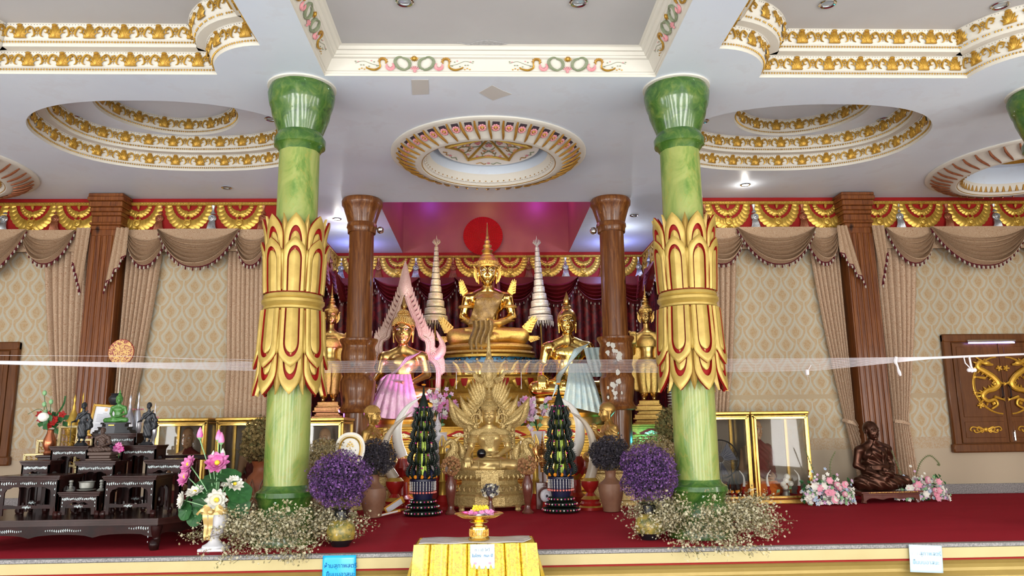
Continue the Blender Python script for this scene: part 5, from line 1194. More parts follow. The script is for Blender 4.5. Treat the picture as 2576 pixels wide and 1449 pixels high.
step(13.95, 1.02-.08, 1.26, -3.3, 3.2); step(13.92, .74, .94, -3.3, 3.2, 'lower_tier'); step(13.87, .36, .72, -3.2, 3.1, 'lower_tier'); step(13.83, 0, .36, -3.1, 3.0, 'plinth')
mb = MB().box(-3.3, 3.2, 13.93, 17.4, 0, 1.25); mb.build('altar_core', g['goldpaint'], t)
mb = MB()
for k in range(13):
    x = -3.1+k*.5; mb.prism([(x-.23, 1.1), (x, 1.0), (x+.23, 1.1), (x, 1.2)], 13.92, 13.96, 0); mb.prism([(x-.14, 1.1), (x, 1.05), (x+.14, 1.1), (x, 1.15)], 13.9, 13.93, 1)
mb.build('red_diamonds', [g['redpaint'], g['diapanel']], t)
MB().box(-3.28, 3.18, 13.935, 13.95, .985, 1.22).build('patterned_panel', g['diapanel'], t); MB().box(-3.1, 3.0, 13.84, 13.87, .42, .68).build('patterned_panel', g['diapanel'], t)
# ---------------- scatter helper, flowers --------------------------------------
def tmpl(kind):
    if kind == 'oct': return np.array([(1, 0, 0), (0, 1, 0), (-1, 0, 0), (0, -1, 0), (0, 0, 1), (0, 0, -1)], float), [(0, 1, 4), (1, 2, 4), (2, 3, 4), (3, 0, 4), (1, 0, 5), (2, 1, 5), (3, 2, 5), (0, 3, 5)]
    m = MB()
    if kind == 'star':
        for k in range(5):
            a = 2*PI*k/5; c, s = cos(a), sin(a); m.add([(0, 0, 0), (c*.6-s*.3, s*.6+c*.3, .25), (c*1.0, s*1.0, .3), (c*.6+s*.3, s*.6-c*.3, .25)], [(0, 1, 2, 3)])
        m.add([(.15, 0, .1), (0, .15, .1), (-.15, 0, .1), (0, -.15, .1), (0, 0, .3)], [(0, 1, 4), (1, 2, 4), (2, 3, 4), (3, 0, 4)])
    if kind == 'leaf': m.add([(0, 0, 0), (.35, .5, .15), (0, 1, 0), (-.35, .5, .15)], [(0, 1, 2), (0, 2, 3)])
    if kind == 'petalflower':
        for k in range(5):
            a = 2*PI*k/5; c, s = cos(a), sin(a)
            def P(u, v): x = (u-.5)*.8*sin(PI*min(1, .15+.85*v)); y = v; z = .35*v*v; return (c*y-s*x, s*y+c*x, z-.25*abs(u-.5))
            m.grid(P, 2, 3)
        m.ball((0, 0, .1), .14, 6, 4)
    return np.array(m.v, float), m.f
def scatter(mb, kind, P, S, N=None, mi=0, rnd=True):
    """many small copies of a template; P positions, S sizes, N directions, mi list or int"""
    V, F = tmpl(kind); 
    for i, p in enumerate(P):
        s = S[i] if hasattr(S, '__len__') else S
        n = Vector(N[i]) if N is not None else Vector(np.random.normal(size=3)); R = n.to_track_quat('Z', 'Y').to_matrix() @ Matrix.Rotation(random.random()*6.28, 3, 'Z')
        A = np.array(R)*s; W_ = V @ A.T+np.array(p); k = len(mb.v); mb.v += [tuple(q) for q in W_]; mb.f += [tuple(j+k for j in f) for f in F]; mm = mi[i] if hasattr(mi, '__len__') else mi; mb.m += [mm]*len(F)
def sph(n, r, c=(0, 0, 0), zs=1, inner=.6, low=-1.0):
    out = []
    while len(out) < n:
        d = np.random.normal(size=3); d /= np.linalg.norm(d)
        if d[2] < low: continue
        q = r*(inner+(1-inner)*random.random()**.5); out.append((c[0]+d[0]*q, c[1]+d[1]*q, c[2]+d[2]*q*zs))
    return out
g['stem'] = mat('dry_stem', (.1, .09, .04), .8); g['green'] = mat('green_leaf', (.015, .07, .02), .45, 0, (.035, .13, .035), 20, spec=.3); g['palegreen'] = mat('pale_green_leaf', (.22, .42, .2), .5)
g['bb1'] = mat('cream_floret', (.6, .55, .38), .8); g['bb2'] = mat('tan_floret', (.36, .3, .17), .8); g['bb3'] = mat('olive_floret', (.14, .13, .05), .8)
g['pu1'] = mat('purple_floret', (.13, .05, .19), .8); g['pu2'] = mat('violet_floret', (.25, .12, .33), .8); g['pu3'] = mat('dark_purple_floret', (.05, .03, .07), .8)
g['dk1'] = mat('charcoal_floret', (.05, .045, .055), .8); g['dk2'] = mat('slate_floret', (.11, .1, .12), .8); g['tn1'] = mat('golden_tan_floret', (.3, .22, .09), .8); g['tn2'] = mat('brown_floret', (.13, .09, .03), .8)
g['lp'] = mat('pink_petal', (.62, .07, .36), .45, 0, (.74, .36, .55), 14); g['wp'] = mat('white_petal', (.78, .76, .68), .45); g['or'] = mat('orange_flower', (.8, .28, .02), .6); g['ye'] = mat('yellow_flower', (.8, .6, .03), .5)
g['lilac'] = mat('lilac_pink_petal', (.6, .3, .55), .5, 0, (.75, .55, .7), 25); g['sky'] = mat('pale_blue_petal', (.45, .55, .7), .6); g['rose'] = mat('rose_petal', (.78, .32, .42), .5)
def ball_bush(t, c, r, mats, n, size, zs=1, kind='star', name='dried_flowers', inner=.72, stems=True, low=-.9):
    mb = MB(); P = sph(n, r, c, zs, inner, low); cl = [Vector(np.random.normal(size=3)).normalized() for _ in range(46)]; Q = []; N = []
    for p in P:
        d = Vector(p)-Vector(c); u_ = d.normalized(); b_ = max(u_.dot(k_) for k_ in cl); q_ = d*(.84+.26*max(0, (b_-.86)/.14))*(1.12 if random.random() < .04 else 1); Q.append(tuple(Vector(c)+q_)); N.append(u_+Vector(np.random.normal(size=3))*.9)
    P = Q; lump = np.random.uniform(.7, 1.15, n)
    scatter(mb, kind, P, [size*l for l in lump], N, [random.choice((0, 0, 1, 2, 2)) for _ in P])
    V, F = tmpl('oct'); core = sph(int(n*.3), r*.75, c, zs, .5, low); scatter(mb, 'oct', core, size*1.2, None, 2)
    o = mb.build(name, [g[k] for k in mats], t, smooth=False, stuff=True)
    if stems:
        mb = MB()
        for p in random.sample(P, min(50, n)): mb.tube([(c[0]+(p[0]-c[0])*.15, c[1]+(p[1]-c[1])*.15, c[2]-r*zs*.95), (c[0]+(p[0]-c[0])*.5, c[1]+(p[1]-c[1])*.5, c[2]-r*.2), p], .0025, 3)
        mb.build('stems', g['stem'], t, stuff=True)
# ---------------- front enthroned image ----------------------------------------
g['thr'] = mat('carved_satin_gold', (.66, .49, .21), .42, .5, (.42, .29, .1), 26, .7, 62, .008, voro=True); g['thr2'] = mat('smooth_satin_gold', (.66, .47, .19), .36, .6, (.55, .38, .14), 10)
t = thing('enthroned_image', 'satin gold crowned image holding a black ball on the carved front throne', 'statue', (.04, 11.95, .56)); t.scale = (.55,)*3
f, M = seated(t, 'knee', HB, (g['thr2'], g['thr2']), .03, None, 'down', False, .6)
mb = MB(); crown(mb, M, 1.0); earflame(mb, M); mb.build('crown', g['thr'], t)
D = np.maximum(f.D-.022, np.maximum(f.grid3()[2]-1.19, 1.0-f.grid3()[2])); v = f.mesh(D.astype(np.float32)); vf([(v[0], v[1], None, 0)], 'jewelled_collar', g['thr'], t)
for s in (-1, 1):
    mb = MB()
    for z, r, w in ((.84, .125, .05), (.9, .13, .03)): mb.tube([(s*.475+r*cos(a), .0+r*sin(a), z) for a in np.linspace(0, 2*PI, 20)[:-1]], w, 6, closed=True)
    mb.build('armlet', g['thr'], t); mb = MB(); flame_wing(mb, (s*.5, -.02, 1.08), (s*.5, 0, 1), .25, .08); mb.build('shoulder_flame', g['thr'], t); mb = MB(); flame_wing(mb, (s*.82, -.35, .1), (s*.35, 0, 1), .5, .15)
    for z in (.22, .27): mb.tube([(s*.3+.0+.0*a, -.5-.1*cos(a), z-.05+.11*sin(a)) for a in np.linspace(-1.2, 1.2, 8)], .02, 5)
    mb.build('knee_flame', g['thr'], t)
mb = MB(); drape_on(mb, f, lambda u, v: ((u-.5)*(.34-.2*v), .98-.34*v), 10, 12, .035); drape_on(mb, f, lambda u, v: ((u-.5)*.52, .52+.05*v), 16, 3, .04)
mb.build('jewellery', g['thr'], t)
MB().ball((-.22, -.62, .52), .13, 20, 14).build('black_ball', mat('black_gloss_ball', (.004, .004, .005), .12), t)
t = thing('carved_throne', 'carved gold throne with feathered back, winged sides and bird heads behind the front image', 'throne', (.04, 11.95, 0))
mb = MB(); pr = [(.5, .06), (.52, .08), (.52, .2), (.5, .22), (.52, .25), (.47, .28), (.45, .33), (.46, .36), (.42, .38), (.41, .44), (.46, .47), (.49, .5), (.49, .55), (.5, .57), (.5, .6)]
Mo = Matrix.Rotation(PI/8, 4, 'Z'); mb.lathe([(r*1.06, z) for r, z in pr], 8, mi=0, M=Matrix.Diagonal((1.05, .72, 1, 1)) @ Mo)
for s in (-1, 1): 
    for y in (-.3, .3): mb.lathe([(.03, 0), (.05, .02), (.04, .05), (.07, .09)], 8, (s*.42, y, 0))
mb.build('octagonal_base', g['thr'], t, smooth=True, angle=25)
mb = MB(); mb.grid(lambda u, v: ((u-.5)*(.26-.0*v)*(1 if v < .8 else (1-v)/.2+.0), -.38-.03*sin(PI*v)+.02*abs(u-.5), .57-.42*v), 8, 14); mb.build('pendant_cloth', g['thr'], t)
mb = MB()
for k in range(34):
    a = 2*PI*(k+.5)/34; 
    for R, z, h in ((.535, .3, .06), (.5, .52, -.07)): mb.tube([(R*1.05*cos(a), R*.74*sin(a), z), (R*1.09*cos(a), R*.77*sin(a), z+h*.5), (R*1.03*cos(a), R*.73*sin(a), z+h)], [.02, .022, .004], 5)
mb.build('carved_bands', g['thr'], t)
mb = MB()
for s in (-1, 1):
    mb.tube([(s*.36, .12, .55), (s*.36, .12, 1.42)], .045, 8, flat=.7); mb.tube([(s*.27, .1, .55), (s*.27, .1, 1.42)], .02, 6)
    for k in range(9): mb.ball((s*.36, .06, .65+.09*k), (.028, .02, .035), 6, 5)
mb.build('throne_posts', g['thr'], t); mb = MB()
def flat_leaf(mb, base, tip, w, y, th=.03, bend=0, mi=0):
    b = Vector(base); e = Vector(tip); d = e-b; n = Vector((-d.z, 0, d.x)).normalized()
    def P(u, v): x = (u-.5)*2; q = b+d*v+n*(x*w*sin(PI*(.12+.88*v)**.8)*(1 if v < 1 else 0)+bend*sin(PI*v)); return (q.x, y-th*(1-x*x), q.z)
    mb.grid(P, 6, 10, mi); mb.grid(lambda u, v: (P(u, v)[0], y+.02, P(u, v)[2]), 2, 10, mi)
for s in (-1, 1):
    for k in range(10):   # back fan feathers
        a = .12+k*.155; L = .62-.012*k; b = (s*.1*sin(a), 0, 1.42+.08*cos(a)); e = (s*(.1+(L-.1)*sin(a)*.95)*.78, 0, 1.46+L*cos(a)*1.15 if k < 6 else 1.46+L*cos(a)*.95)
        flat_leaf(mb, b, e, .05, .16-.006*k, .03, s*-.02)
mb.build('back_feathers', g['thr'], t)
for s in (-1, 1):    # winged side flares
    mb = MB()
    flat_leaf(mb, (s*.2, 0, 1.24), (s*.64, 0, 1.72), .12, .08, .05, s*-.1); flat_leaf(mb, (s*.24, 0, 1.27), (s*.56, 0, 1.56), .06, .04, .04, s*-.06); flat_leaf(mb, (s*.18, 0, 1.34), (s*.46, 0, 1.74), .07, .1, .04, s*-.05)
    mb.tube([(s*(.2+.08*cos(q)), -.02, 1.36+.08*sin(q)) for q in np.linspace(0, 5, 10)], .012, 5); mb.build('side_wing', g['thr'], t)
mb = MB()
mb.tube([(.25*sin(q), .06, 1.36+.26*cos(q)) for q in np.linspace(-2.2, 2.2, 24)], .03, 8); mb.tube([(.2*sin(q), .04, 1.36+.21*cos(q)) for q in np.linspace(-2.2, 2.2, 24)], .012, 6)
for k in range(16): q = -2+k*.267; mb.tube([(.26*sin(q), .04, 1.36+.27*cos(q)), (.31*sin(q), .05, 1.36+.32*cos(q)+.02)], [.03, .004], 5)
mb.build('halo_ring', g['thr'], t); mb = MB()
flat_leaf(mb, (0, 0, 1.85), (0, 0, 2.42), .13, .12, .06); flat_leaf(mb, (0, 0, 1.95), (0, 0, 2.3), .07, .06, .04); mb.tube([(0, .12, 2.3), (0, .12, 2.45), (0, .12, 2.58), (0, .12, 2.72)], [.05, .03, .022, .004], 8)
for s in (-1, 1):
    mb.tube(smooth_path([(s*.1, .1, 1.95), (s*.2, .08, 2.0), (s*.24, .08, 2.08), (s*.36, .08, 2.1), (s*.42, .08, 2.16)], 3), [.05, .05, .045, .04, .04, .035, .035, .03, .03, .02, .015, .01, .004], 6)
mb.build('naga_crest', g['thr'], t)
for s in (-1, 1):
    mb = MB(); p = smooth_path([(s*.42, -.05, .62), (s*.56, -.1, .66), (s*.6, -.12, .8), (s*.54, -.12, .92), (s*.58, -.14, 1.02), (s*.66, -.16, .99), (s*.7, -.17, .92)], 4); mb.tube(p, [.05+.035*sin(PI*min(1, i/16)) if i < 17 else .06-.007*(i-16) for i in range(len(p))], 8)
    for k in range(5): mb.tube([(s*.56, -.1, .94+.02*k), (s*(.5-.03*k), -.08, 1.06+.02*k)], [.03, .004], 5)
    flat_leaf(mb, (s*.44, 0, .66), (s*.5, 0, 1.05), .07, -.02, .04, s*.05); mb.build('bird_head', g['thr'], t)
# ---------------- kneeling attendants --------------------------------------------
def kneeling(x, y, z, rz, label, curl):
    t = thing('kneeling_attendant', label, 'statue', (x, y, z), rz); t.scale = (.5,)*3; m_ = g['kneelgold']
    f, M = seated(t, 'kneel', HB, (m_, m_), .06, None, 'down', False, .6); mb = MB()
    hv = HAIRm; ff = Field((-.48, -.5, .2), (.48, .62, 1.2), .02); ff.el((0, .06, .62), (.375, .45, .425)); X, Y, Z = ff.grid3(); reg = .74-.3*np.clip((Y+.25)/.5, 0, 1)-.14*(np.abs(X)/.3)**2*(Y < .1)-Z; hv = ff.mesh(np.maximum(ff.D-.0, reg).astype(np.float32))
    if not curl:
        for k in range(9):
            zz = .66+.045*k; pass
    vf([(hv[0], hv[1], M, 0)], 'hair_cap', m_, t)
    if curl:
        keep = MB(); curls(keep, M, 16, .028, False); 
        keep.build('hair_curls', m_, t)
    r = robe_shell('kneel'); vf([(r[0], r[1], None, 0)], 'robe', m_, t)
    p = thing('attendant_pedestal', 'carved gold box pedestal under the ' + label.split(',')[0], 'pedestal', (x, y, 0), 0); mb = MB()
    for w, z0, z1 in ((.36, 0, .08), (.33, .08, .3), (.35, .3, .34), (.3, .34, .5), (.34, .5, .55), (.36, .55, z)): mb.box(-w, w, -w, w, z0, z1, b=.012)
    mb.build('tiers', g['thr'], p)
g['kneelgold'] = mat('worn_satin_gold', (.55, .34, .1), .36, .75, (.42, .25, .07), 7)
kneeling(-1.86, 12.45, .64, 1.3, 'kneeling gold attendant facing right, left of the enthroned image', True); kneeling(1.98, 12.45, .66, -1.35, 'kneeling gold attendant facing left, right of the enthroned image', False)
# ---------------- tusks on red stands ----------------------------------------------
g['ivory'] = mat('aged_ivory', (.5, .42, .32), .4); g['ivoryw'] = mat('white_ivory', (.85, .85, .8), .35); g['redgold'] = mat('red_lacquer', (.34, .015, .012), .25, coat=.4)
def tusk(pts, Y, r, m, label, stand=None):
    b = at(*pts[0], Y); t = thing('carved_tusk', label, 'tusk', b); P = smooth_path([at(x, y, Y)-b for x, y in pts], 5); n = len(P); mb = MB(); mb.tube(P, [r*(1-(i/(n-1))**1.8)+.004 for i in range(n)], 14); mb.build('tusk', m, t)
    if stand:
        mb = MB(); z = -b.z; pr = [(.2, 0), (.2, .05), (.17, .08), (.18, .12), (.15, .16), (.16, .2), (.1, .26), (.06, .32), (.1, .38), (.15, .46), (.15, .54), (.1, .6)]; k = (b.z+.02)/.6
        mb.lathe([(r_*.9, zz*k+z) for r_, zz in pr], 28, mi=lambda i: 1 if i in (1, 5, 10) else 0); mb.build('turned_stand', [g['redgold'], g['gold']], t)
tusk([(993, 1205), (970, 1165), (968, 1120), (990, 1075), (1037, 1035)], 11.7, .075, g['ivory'], 'beige ivory tusk on a turned red stand beside the left kneeling attendant', True)
tusk([(1484, 1205), (1494, 1160), (1490, 1105), (1468, 1060), (1432, 1035)], 11.7, .075, g['ivory'], 'beige ivory tusk on a turned red stand beside the right kneeling attendant', True)
tusk([(1012, 1150), (1000, 1110), (1002, 1065), (1025, 1025), (1060, 998)], 12.9, .09, g['ivoryw'], 'brightly lit white tusk rising behind the left tiered leaf offering', None)
tusk([(1444, 1146), (1458, 1105), (1456, 1060), (1434, 1020), (1396, 996)], 12.9, .09, g['ivoryw'], 'brightly lit white tusk rising behind the right tiered leaf offering', None)
for x, s in ((at(1012, 1160, 12.9).x, 'left'), (at(1444, 1156, 12.9).x, 'right')):
    t = thing('tusk_stand', 'red and gold carved stand holding the bright white tusk on the %s' % s, 'stand', (x, 12.9, 0)); z = at(1012, 1150, 12.9).z; mb = MB()
    mb.lathe([(.2, 0), (.2, .1), (.12, .16), (.1, z-.4), (.17, z-.3), (.19, z-.16), (.14, z-.02)], 20, mi=lambda i: 1 if i == 3 else 0)
    for k in range(8): a = k*PI/4; mb.tube([(.15*cos(a), .15*sin(a), z-.3), (.24*cos(a), .24*sin(a), z-.16), (.2*cos(a), .2*sin(a), z)], [.05, .04, .005], 5, 0)
    mb.build('turned_body', [g['redgold'], g['gold']], t)
# ---------------- tiered leaf offerings -----------------------------------------------
g['leafblk'] = mat('dark_folded_leaf', (.004, .008, .006), .5, 0, (.008, .016, .01), 20, spec=.2); g['foil'] = mat('green_gold_foil', (.25, .32, .04), .25, .6, (.1, .16, .02), 12); g['bead'] = mat('white_bead', (.75, .75, .72), .5); g['coral'] = mat('coral_bead', (.8, .22, .18), .5); g['navy'] = mat('navy_bead', (.006, .008, .04), .4); g['magenta'] = mat('magenta_flower', (.45, .03, .2), .6)
def leaf_offering(x, y, label):
    t = thing('tiered_leaf_offering', label, 'offering', (x, y, 0)); mb = MB()
    for k, (r, z) in enumerate(((.26, .02), (.22, .1), (.18, .17))):
        mb.lathe([(r, z), (r+.015, z+.025), (r, z+.055), (.1, z+.06)], 32, mi=0)
        for j in range(int(r*130)): a = 2*PI*j/int(r*130); mb.ball(((r+.012)*cos(a), (r+.012)*sin(a), z+.03), .013, 6, 4, 1+((j+k) % 3))
    mb.build('beaded_base', [g['leafblk'], g['coral'], g['bead'], g['magenta']], t, stuff=False)
    mb = MB(); mb.lathe([(.13, .22), (.15, .3), (.165, .46), (.19, .48), (.19, .51), (.15, .52)], 32, mi=0)
    for j in range(26):
        a = 2*PI*j/26; c_, s_ = cos(a)*.185, sin(a)*.185
        for i in range(6): mb.ball((c_, s_, .47-.022*i), .009, 5, 4, 1)
        mb.ball((c_, s_, .325), .016, 6, 5, 2)
    mb.build('bead_strand_drum', [g['navy'], g['bead'], g['coral']], t)
    mb = MB()
    for j in range(12):
        a = 2*PI*j/12; mb.ball((.185*cos(a), .185*sin(a), .545), .028, 8, 6, 0)
        a += PI/12; mb.tube([(.17*cos(a), .17*sin(a), .53), (.18*cos(a), .18*sin(a), .6), (.17*cos(a), .17*sin(a), .64)], [.03, .025, .003], 6, 1)
    mb.build('marigold_ring', [g['or'], g['navy']], t)
    z = .55
    for k in range(6):
        r = .2-.017*k; h = .235-.015*k; m1 = MB(); m1.lathe([(r*.5, z), (r*.42, z+h*.95)], 12, mi=2, cap=False)
        n = 11
        for j in range(n):
            a = 2*PI*(j+.5*(k % 2))/n; c_, s_ = cos(a), sin(a); R = lambda q: (c_*q[0]*1.0, s_*q[0], q[1])
            P = smooth_path([(r*.7, 0, z-.03), (r*1.1, 0, z+.02), (r*1.12, 0, z+h*.4), (r*.9, 0, z+h*.75), (r*.98, 0, z+h)], 3); m1.tube([R((p[0], p[2])) for p in P], [.022]*6+[.02, .018, .016, .013, .011, .008, .003], 5)
            for i in range(1, len(P)-1):
                q = Vector(R((P[i][0], P[i][2]))); o = Vector((c_, s_, .3)).normalized(); m1.tube([q, q+o*.05], [.008, .001], 3)
                m1.add(*(lambda V, F: ([tuple(np.array(v_)*.006+np.array(q+o*.02)) for v_ in V], F))(*tmpl('oct')), 1)
        for j in range(4): a = 2*PI*(j+.3*k)/4; m1.ball((r*1.0*cos(a), r*1.0*sin(a), z+h*.5), .014, 6, 5, 3)
        m1.build('leaf_tier', [g['leafblk'], g['bead'], g['foil'], g['magenta']], t); z += h*.8
    mb = MB(); mb.lathe([(.07, z-.02), (.075, z+.05), (.045, z+.15), (.02, z+.22), (.01, z+.33), (0, z+.36)], 14); mb.ball((0, 0, z+.36), (.035, .035, .016), 10, 5, 1)
    for j in range(8): a = j*PI/4; mb.ball((.075*cos(a), .075*sin(a), z+.03), .012, 5, 4, 2)
    mb.build('leaf_cone', [g['leafblk'], g['or'], g['magenta']], t); return t
leaf_offering(-.925, 11.25, 'dark tiered folded-leaf offering with beaded base, left of the throne'); leaf_offering(1.075, 11.35, 'dark tiered folded-leaf offering with beaded base, right of the throne')
# ---------------- vases -------------------------------------------------------------------
g['terra'] = mat('ribbed_brown_vase', (.2, .09, .05), .5, 0, (.28, .14, .08), 6, .4, 30); g['darkwood'] = mat('dark_turned_wood', (.1, .025, .015), .22, 0, (.15, .045, .03), 10, coat=.5); g['blackpot'] = mat('black_glaze', (.01, .01, .012), .2); g['paintpot'] = mat('painted_yellow_pot', (.5, .35, .06), .35, 0, (.06, .1, .04), 18)
g['redterra'] = mat('orange_terracotta', (.36, .1, .03), .5, 0, (.22, .06, .02), 5)
def vase(nm, label, x, y, pr, m, cat='vase', seg=28, mi=0, n='vase_body', wob=None):
    t = thing(nm, label, cat, (x, y, 0)); MB().lathe(pr, seg, mi=mi, wob=wob).build(n, m, t); return t
pv = [(.1, 0), (.12, .01), (.125, .06), (.165, .2), (.185, .33), (.17, .42), (.1, .48), (.075, .52), (.08, .6), (.09, .62), (.08, .62)]
for x, y, s in ((-1.61, 11.1, 'left'), (1.81, 11.35, 'right')):
    t = vase('brown_vase', 'ribbed brown vase with a ball of charcoal dried flowers, %s of the throne' % s, x, y, [(r*1.0, z*.95) for r, z in pv], g['terra'], wob=lambda a, z: 1+.012*sin(30*a)); ball_bush(t, (0, 0, .82), .3, ('dk1', 'dk2', 'dk1'), 2800, .016, .85)
for x, y, s, c in ((-1.56, 8.45, 'left', (-.02, 0, .68)), (1.77, 8.55, 'right', (0, 0, .7))):
    t = vase('painted_vase', 'yellow painted vase with a ball of purple dried flowers, beside the %s green column' % s, x, y, [(.09, 0), (.1, .02), (.14, .07), (.155, .15), (.14, .22), (.1, .26), (.075, .27), (.075, .36), (.11, .39), (.1, .39)], [g['paintpot'], g['blackpot']], mi=lambda i: 1 if i in (0, 1) or i > 5 else 0)
    ball_bush(t, c, .32, ('pu1', 'pu2', 'pu3'), 5200, .0125, .95)
for x, y, s in ((-2.15, 10.4, 'left'), (2.35, 10.9, 'right')):
    t = vase('brown_vase', 'vase with a ball of golden tan dried flowers behind the purple flowers on the %s' % s, x, y, pv, g['terra']); ball_bush(t, (0, 0, .82), .34, ('tn1', 'tn2', 'bb2'), 2800, .015, .8)
b = atz(655, 1296, 0); t = vase('terracotta_vase', 'large orange terracotta vase with a dark olive dried bush, beside the left green column', b.x, b.y, [(.15, 0), (.17, .02), (.2, .12), (.24, .32), (.25, .46), (.2, .56), (.14, .62), (.13, .7), (.17, .78), (.15, .78)], g['redterra'])
mb = MB()
for k in range(10): a = 2*PI*k/10; mb.tube([((.262-.03*(abs(v_-.5)))*cos(a+da), (.262-.03*abs(v_-.5))*sin(a+da), .14+.38*v_) for da, v_ in ((-.22, 0), (-.2, .5), (-.1, .85), (0, 1), (.1, .85), (.2, .5), (.22, 0))], .012, 5)
mb.build('carved_arches', g['terra'], t); ball_bush(t, (0, 0, 1.08), .34, ('tn2', 'bb3', 'tn1'), 1600, .028, .95)
b = at(1688, 1090, 12.6); t = vase('brown_vase', 'tall vase of dark tan dried foliage just left of the right green column', b.x, 12.6, [(.12, 0), (.2, .4), (.14, .8), (.1, .95)], g['terra']); ball_bush(t, (0, 0, 1.2), .25, ('tn2', 'tn1', 'bb3'), 700, .03, 1.3)
g['pod'] = mat('tan_seed_pod', (.36, .18, .08), .6)
for px, Y, s in ((1134, 11.35, 'left'), (1328, 11.3, 'right')):
    x = at(px, 1290, Y).x; t = vase('turned_vase', 'slim dark turned vase with a ball of brown seed pods, %s of the throne base' % s, x, Y, [(.08, 0), (.085, .02), (.05, .06), (.04, .12), (.05, .16), (.075, .3), (.08, .42), (.05, .5), (.04, .53), (.05, .55)], g['darkwood'], wob=None)
    mb = MB(); P = sph(120, .14, (0, 0, .68), .95, .8); scatter(mb, 'oct', P, .024, None, 0); mb.build('seed_pods', g['pod'], t, stuff=True)
x = at(1234, 1282, 11.2).x; t = vase('turned_vase', 'small dark turned vase with pale grey-white flowers in front of the throne', x, 11.2, [(.06, 0), (.065, .02), (.06, .08), (.03, .15), (.025, .22), (.04, .26)], g['darkwood']); ball_bush(t, (0, 0, .33), .12, ('bb1', 'wp', 'dk2'), 160, .026, .75, 'petalflower')
# baby's breath around the marble column feet
def babys_breath(x, y, R, H, label, n=4200, sx=1.25):
    t = thing('dried_flower_cluster', label, 'dried flowers', (x, y, 0)); mb = MB(); st = MB(); P = []
    for i in range(150):
        a = random.uniform(0, 2*PI); fr = -.35 < sin(a) ; L = random.uniform(.55, 1)
        el = random.uniform(.05, 1.0) if sin(a) < .2 else random.uniform(.3, 1.1); d = Vector((cos(a)*sx*cos(el), sin(a)*cos(el)*.85, sin(el)))
        p0 = Vector((cos(a)*.3, sin(a)*.3, .03)); p1 = p0+Vector((d.x*R, d.y*R, d.z*H))*L; mid = (p0+p1)/2+Vector((0, 0, .1)); st.tube([p0, mid, p1], .0025, 3)
        for k in range(n//150):
            q = random.uniform(.3, 1.05); b_ = p0.lerp(mid, q*2) if q < .5 else mid.lerp(p1, q*2-1); o = Vector(np.random.normal(size=3))*.045; o.z *= .8; c = b_+o
            if c.z < .015: c.z = .015+random.random()*.05
            if math.hypot(c.x, c.y) < .34 and c.z < .5: continue
            P.append(c)
            if k % 6 == 0: st.tube([b_, c], .0015, 3)
    for i in range(500):
        a = random.uniform(PI*1.05, PI*1.95); P.append(Vector((cos(a)*R*sx*random.uniform(.3, .95), sin(a)*random.uniform(.45, .75)*1, random.uniform(-.02, .2))))
    for i in range(26):   # sprays drooping over the stage edge
        a = random.uniform(-.8, .8); p0 = Vector((a*R*1.1, -.72, .06)); p1 = p0+Vector((random.uniform(-.12, .12), -.3-.05*random.random(), -.02-.1*random.random())); st.tube([p0, p1], .002, 3)
        for k in range(16): P.append(p0.lerp(p1, random.random())+Vector(np.random.normal(size=3))*.03)
    scatter(mb, 'star', P, [random.uniform(.009, .017) for _ in P], None, [random.choice((0, 0, 0, 1, 1, 2)) for _ in P]); mb.build('florets', [g['bb1'], g['bb2'], g['bb3']], t, smooth=False, stuff=True); st.build('stems', g['stem'], t, stuff=True)
babys_breath(-2.26, 8.72, .62, .62, 'loose cream dried flowers ringing the foot of the left green column', 9500, 1.2); babys_breath(2.42, 8.7, .62, .62, 'loose cream dried flowers ringing the foot of the right green column', 9500, 1.1)
# ---------------- small things around the throne ---------------------------------------------
g['porc'] = mat('white_porcelain', (.7, .68, .72), .3)
x = at(1100, 1200, 12.4).x; t = thing('white_seated_figure', 'small white seated figure with pointed hair on a white pedestal, left of the throne', 'statue', (x, 12.4, .82)); t.scale = (.27,)*3
f, M = seated(t, 'lap', HB, (g['porc'], g['porc']), 0, None, 'down', False, .6); mb = MB(); mb.add([tuple(p) for p in HAIRm[0]], [tuple(q) for q in HAIRm[1]], 0, M); mb.lathe([(.1, 0), (.08, .2), (.02, .5), (0, .55)], 14, (0, .08, 1.2), 0, M); mb.build('hair', g['porc'], t)
mb = MB(); mb.lathe([(.85, 0), (.9, -.1), (.7, -.3), (.65, -.5), (.85, -.7), (.9, -1.0)], 24, sy=.7); mb.build('lotus_seat', g['porc'], t)
t = thing('red_plinth', 'red box plinth under the small white figure', 'plinth', (x, 12.4, 0)); MB().box(-.3, .3, -.25, .25, 0, .55, b=.01).build('box', g['redpaint'], t)
for px, s in ((1112, 'left'), (1349, 'right')):
    x = at(px, 1280, 12.0).x; t = thing('candle_post', 'dull gold candle post on a red foot, %s of the throne' % s, 'candle stand', (x, 12.0, 0)); mb = MB()
    mb.lathe([(.12, 0), (.12, .05), (.09, .08), (.1, .12), (.06, .2), (.055, .22)], 20, mi=1); mb.lathe([(.055, .22), (.05, .4), (.06, .42), (.045, .45), (.04, .8), (.06, .84), (.05, .88), (.06, .94), (.03, .96)], 16, mi=0)
    for k in range(5): a = k*2*PI/5; mb.tube([(.04*cos(a), .04*sin(a), .93), (.05*cos(a), .05*sin(a), 1.0), (.01*cos(a), .01*sin(a), 1.12)], [.015, .015, .003], 5, 0)
    mb.build('turned_post', [g['gold'], g['redpaint']], t)
b = at(1366, 1176, 11.9); t = thing('crowned_mask', 'golden crowned mask head on a thin post, right of the throne', 'mask', (b.x, b.y, b.z)); Mm = Matrix.Scale(.24, 4); g['maskgold'] = mat('coppery_gold_mask', (.5, .25, .08), .22, .85)
vf([(HBm[0], HBm[1], Mm, 0)], 'mask_face', g['maskgold'], t); mb = MB(); face_lines(mb, HB, Mm); mb.build('face_lines', [g['linework'], g['eyewhite']], t)
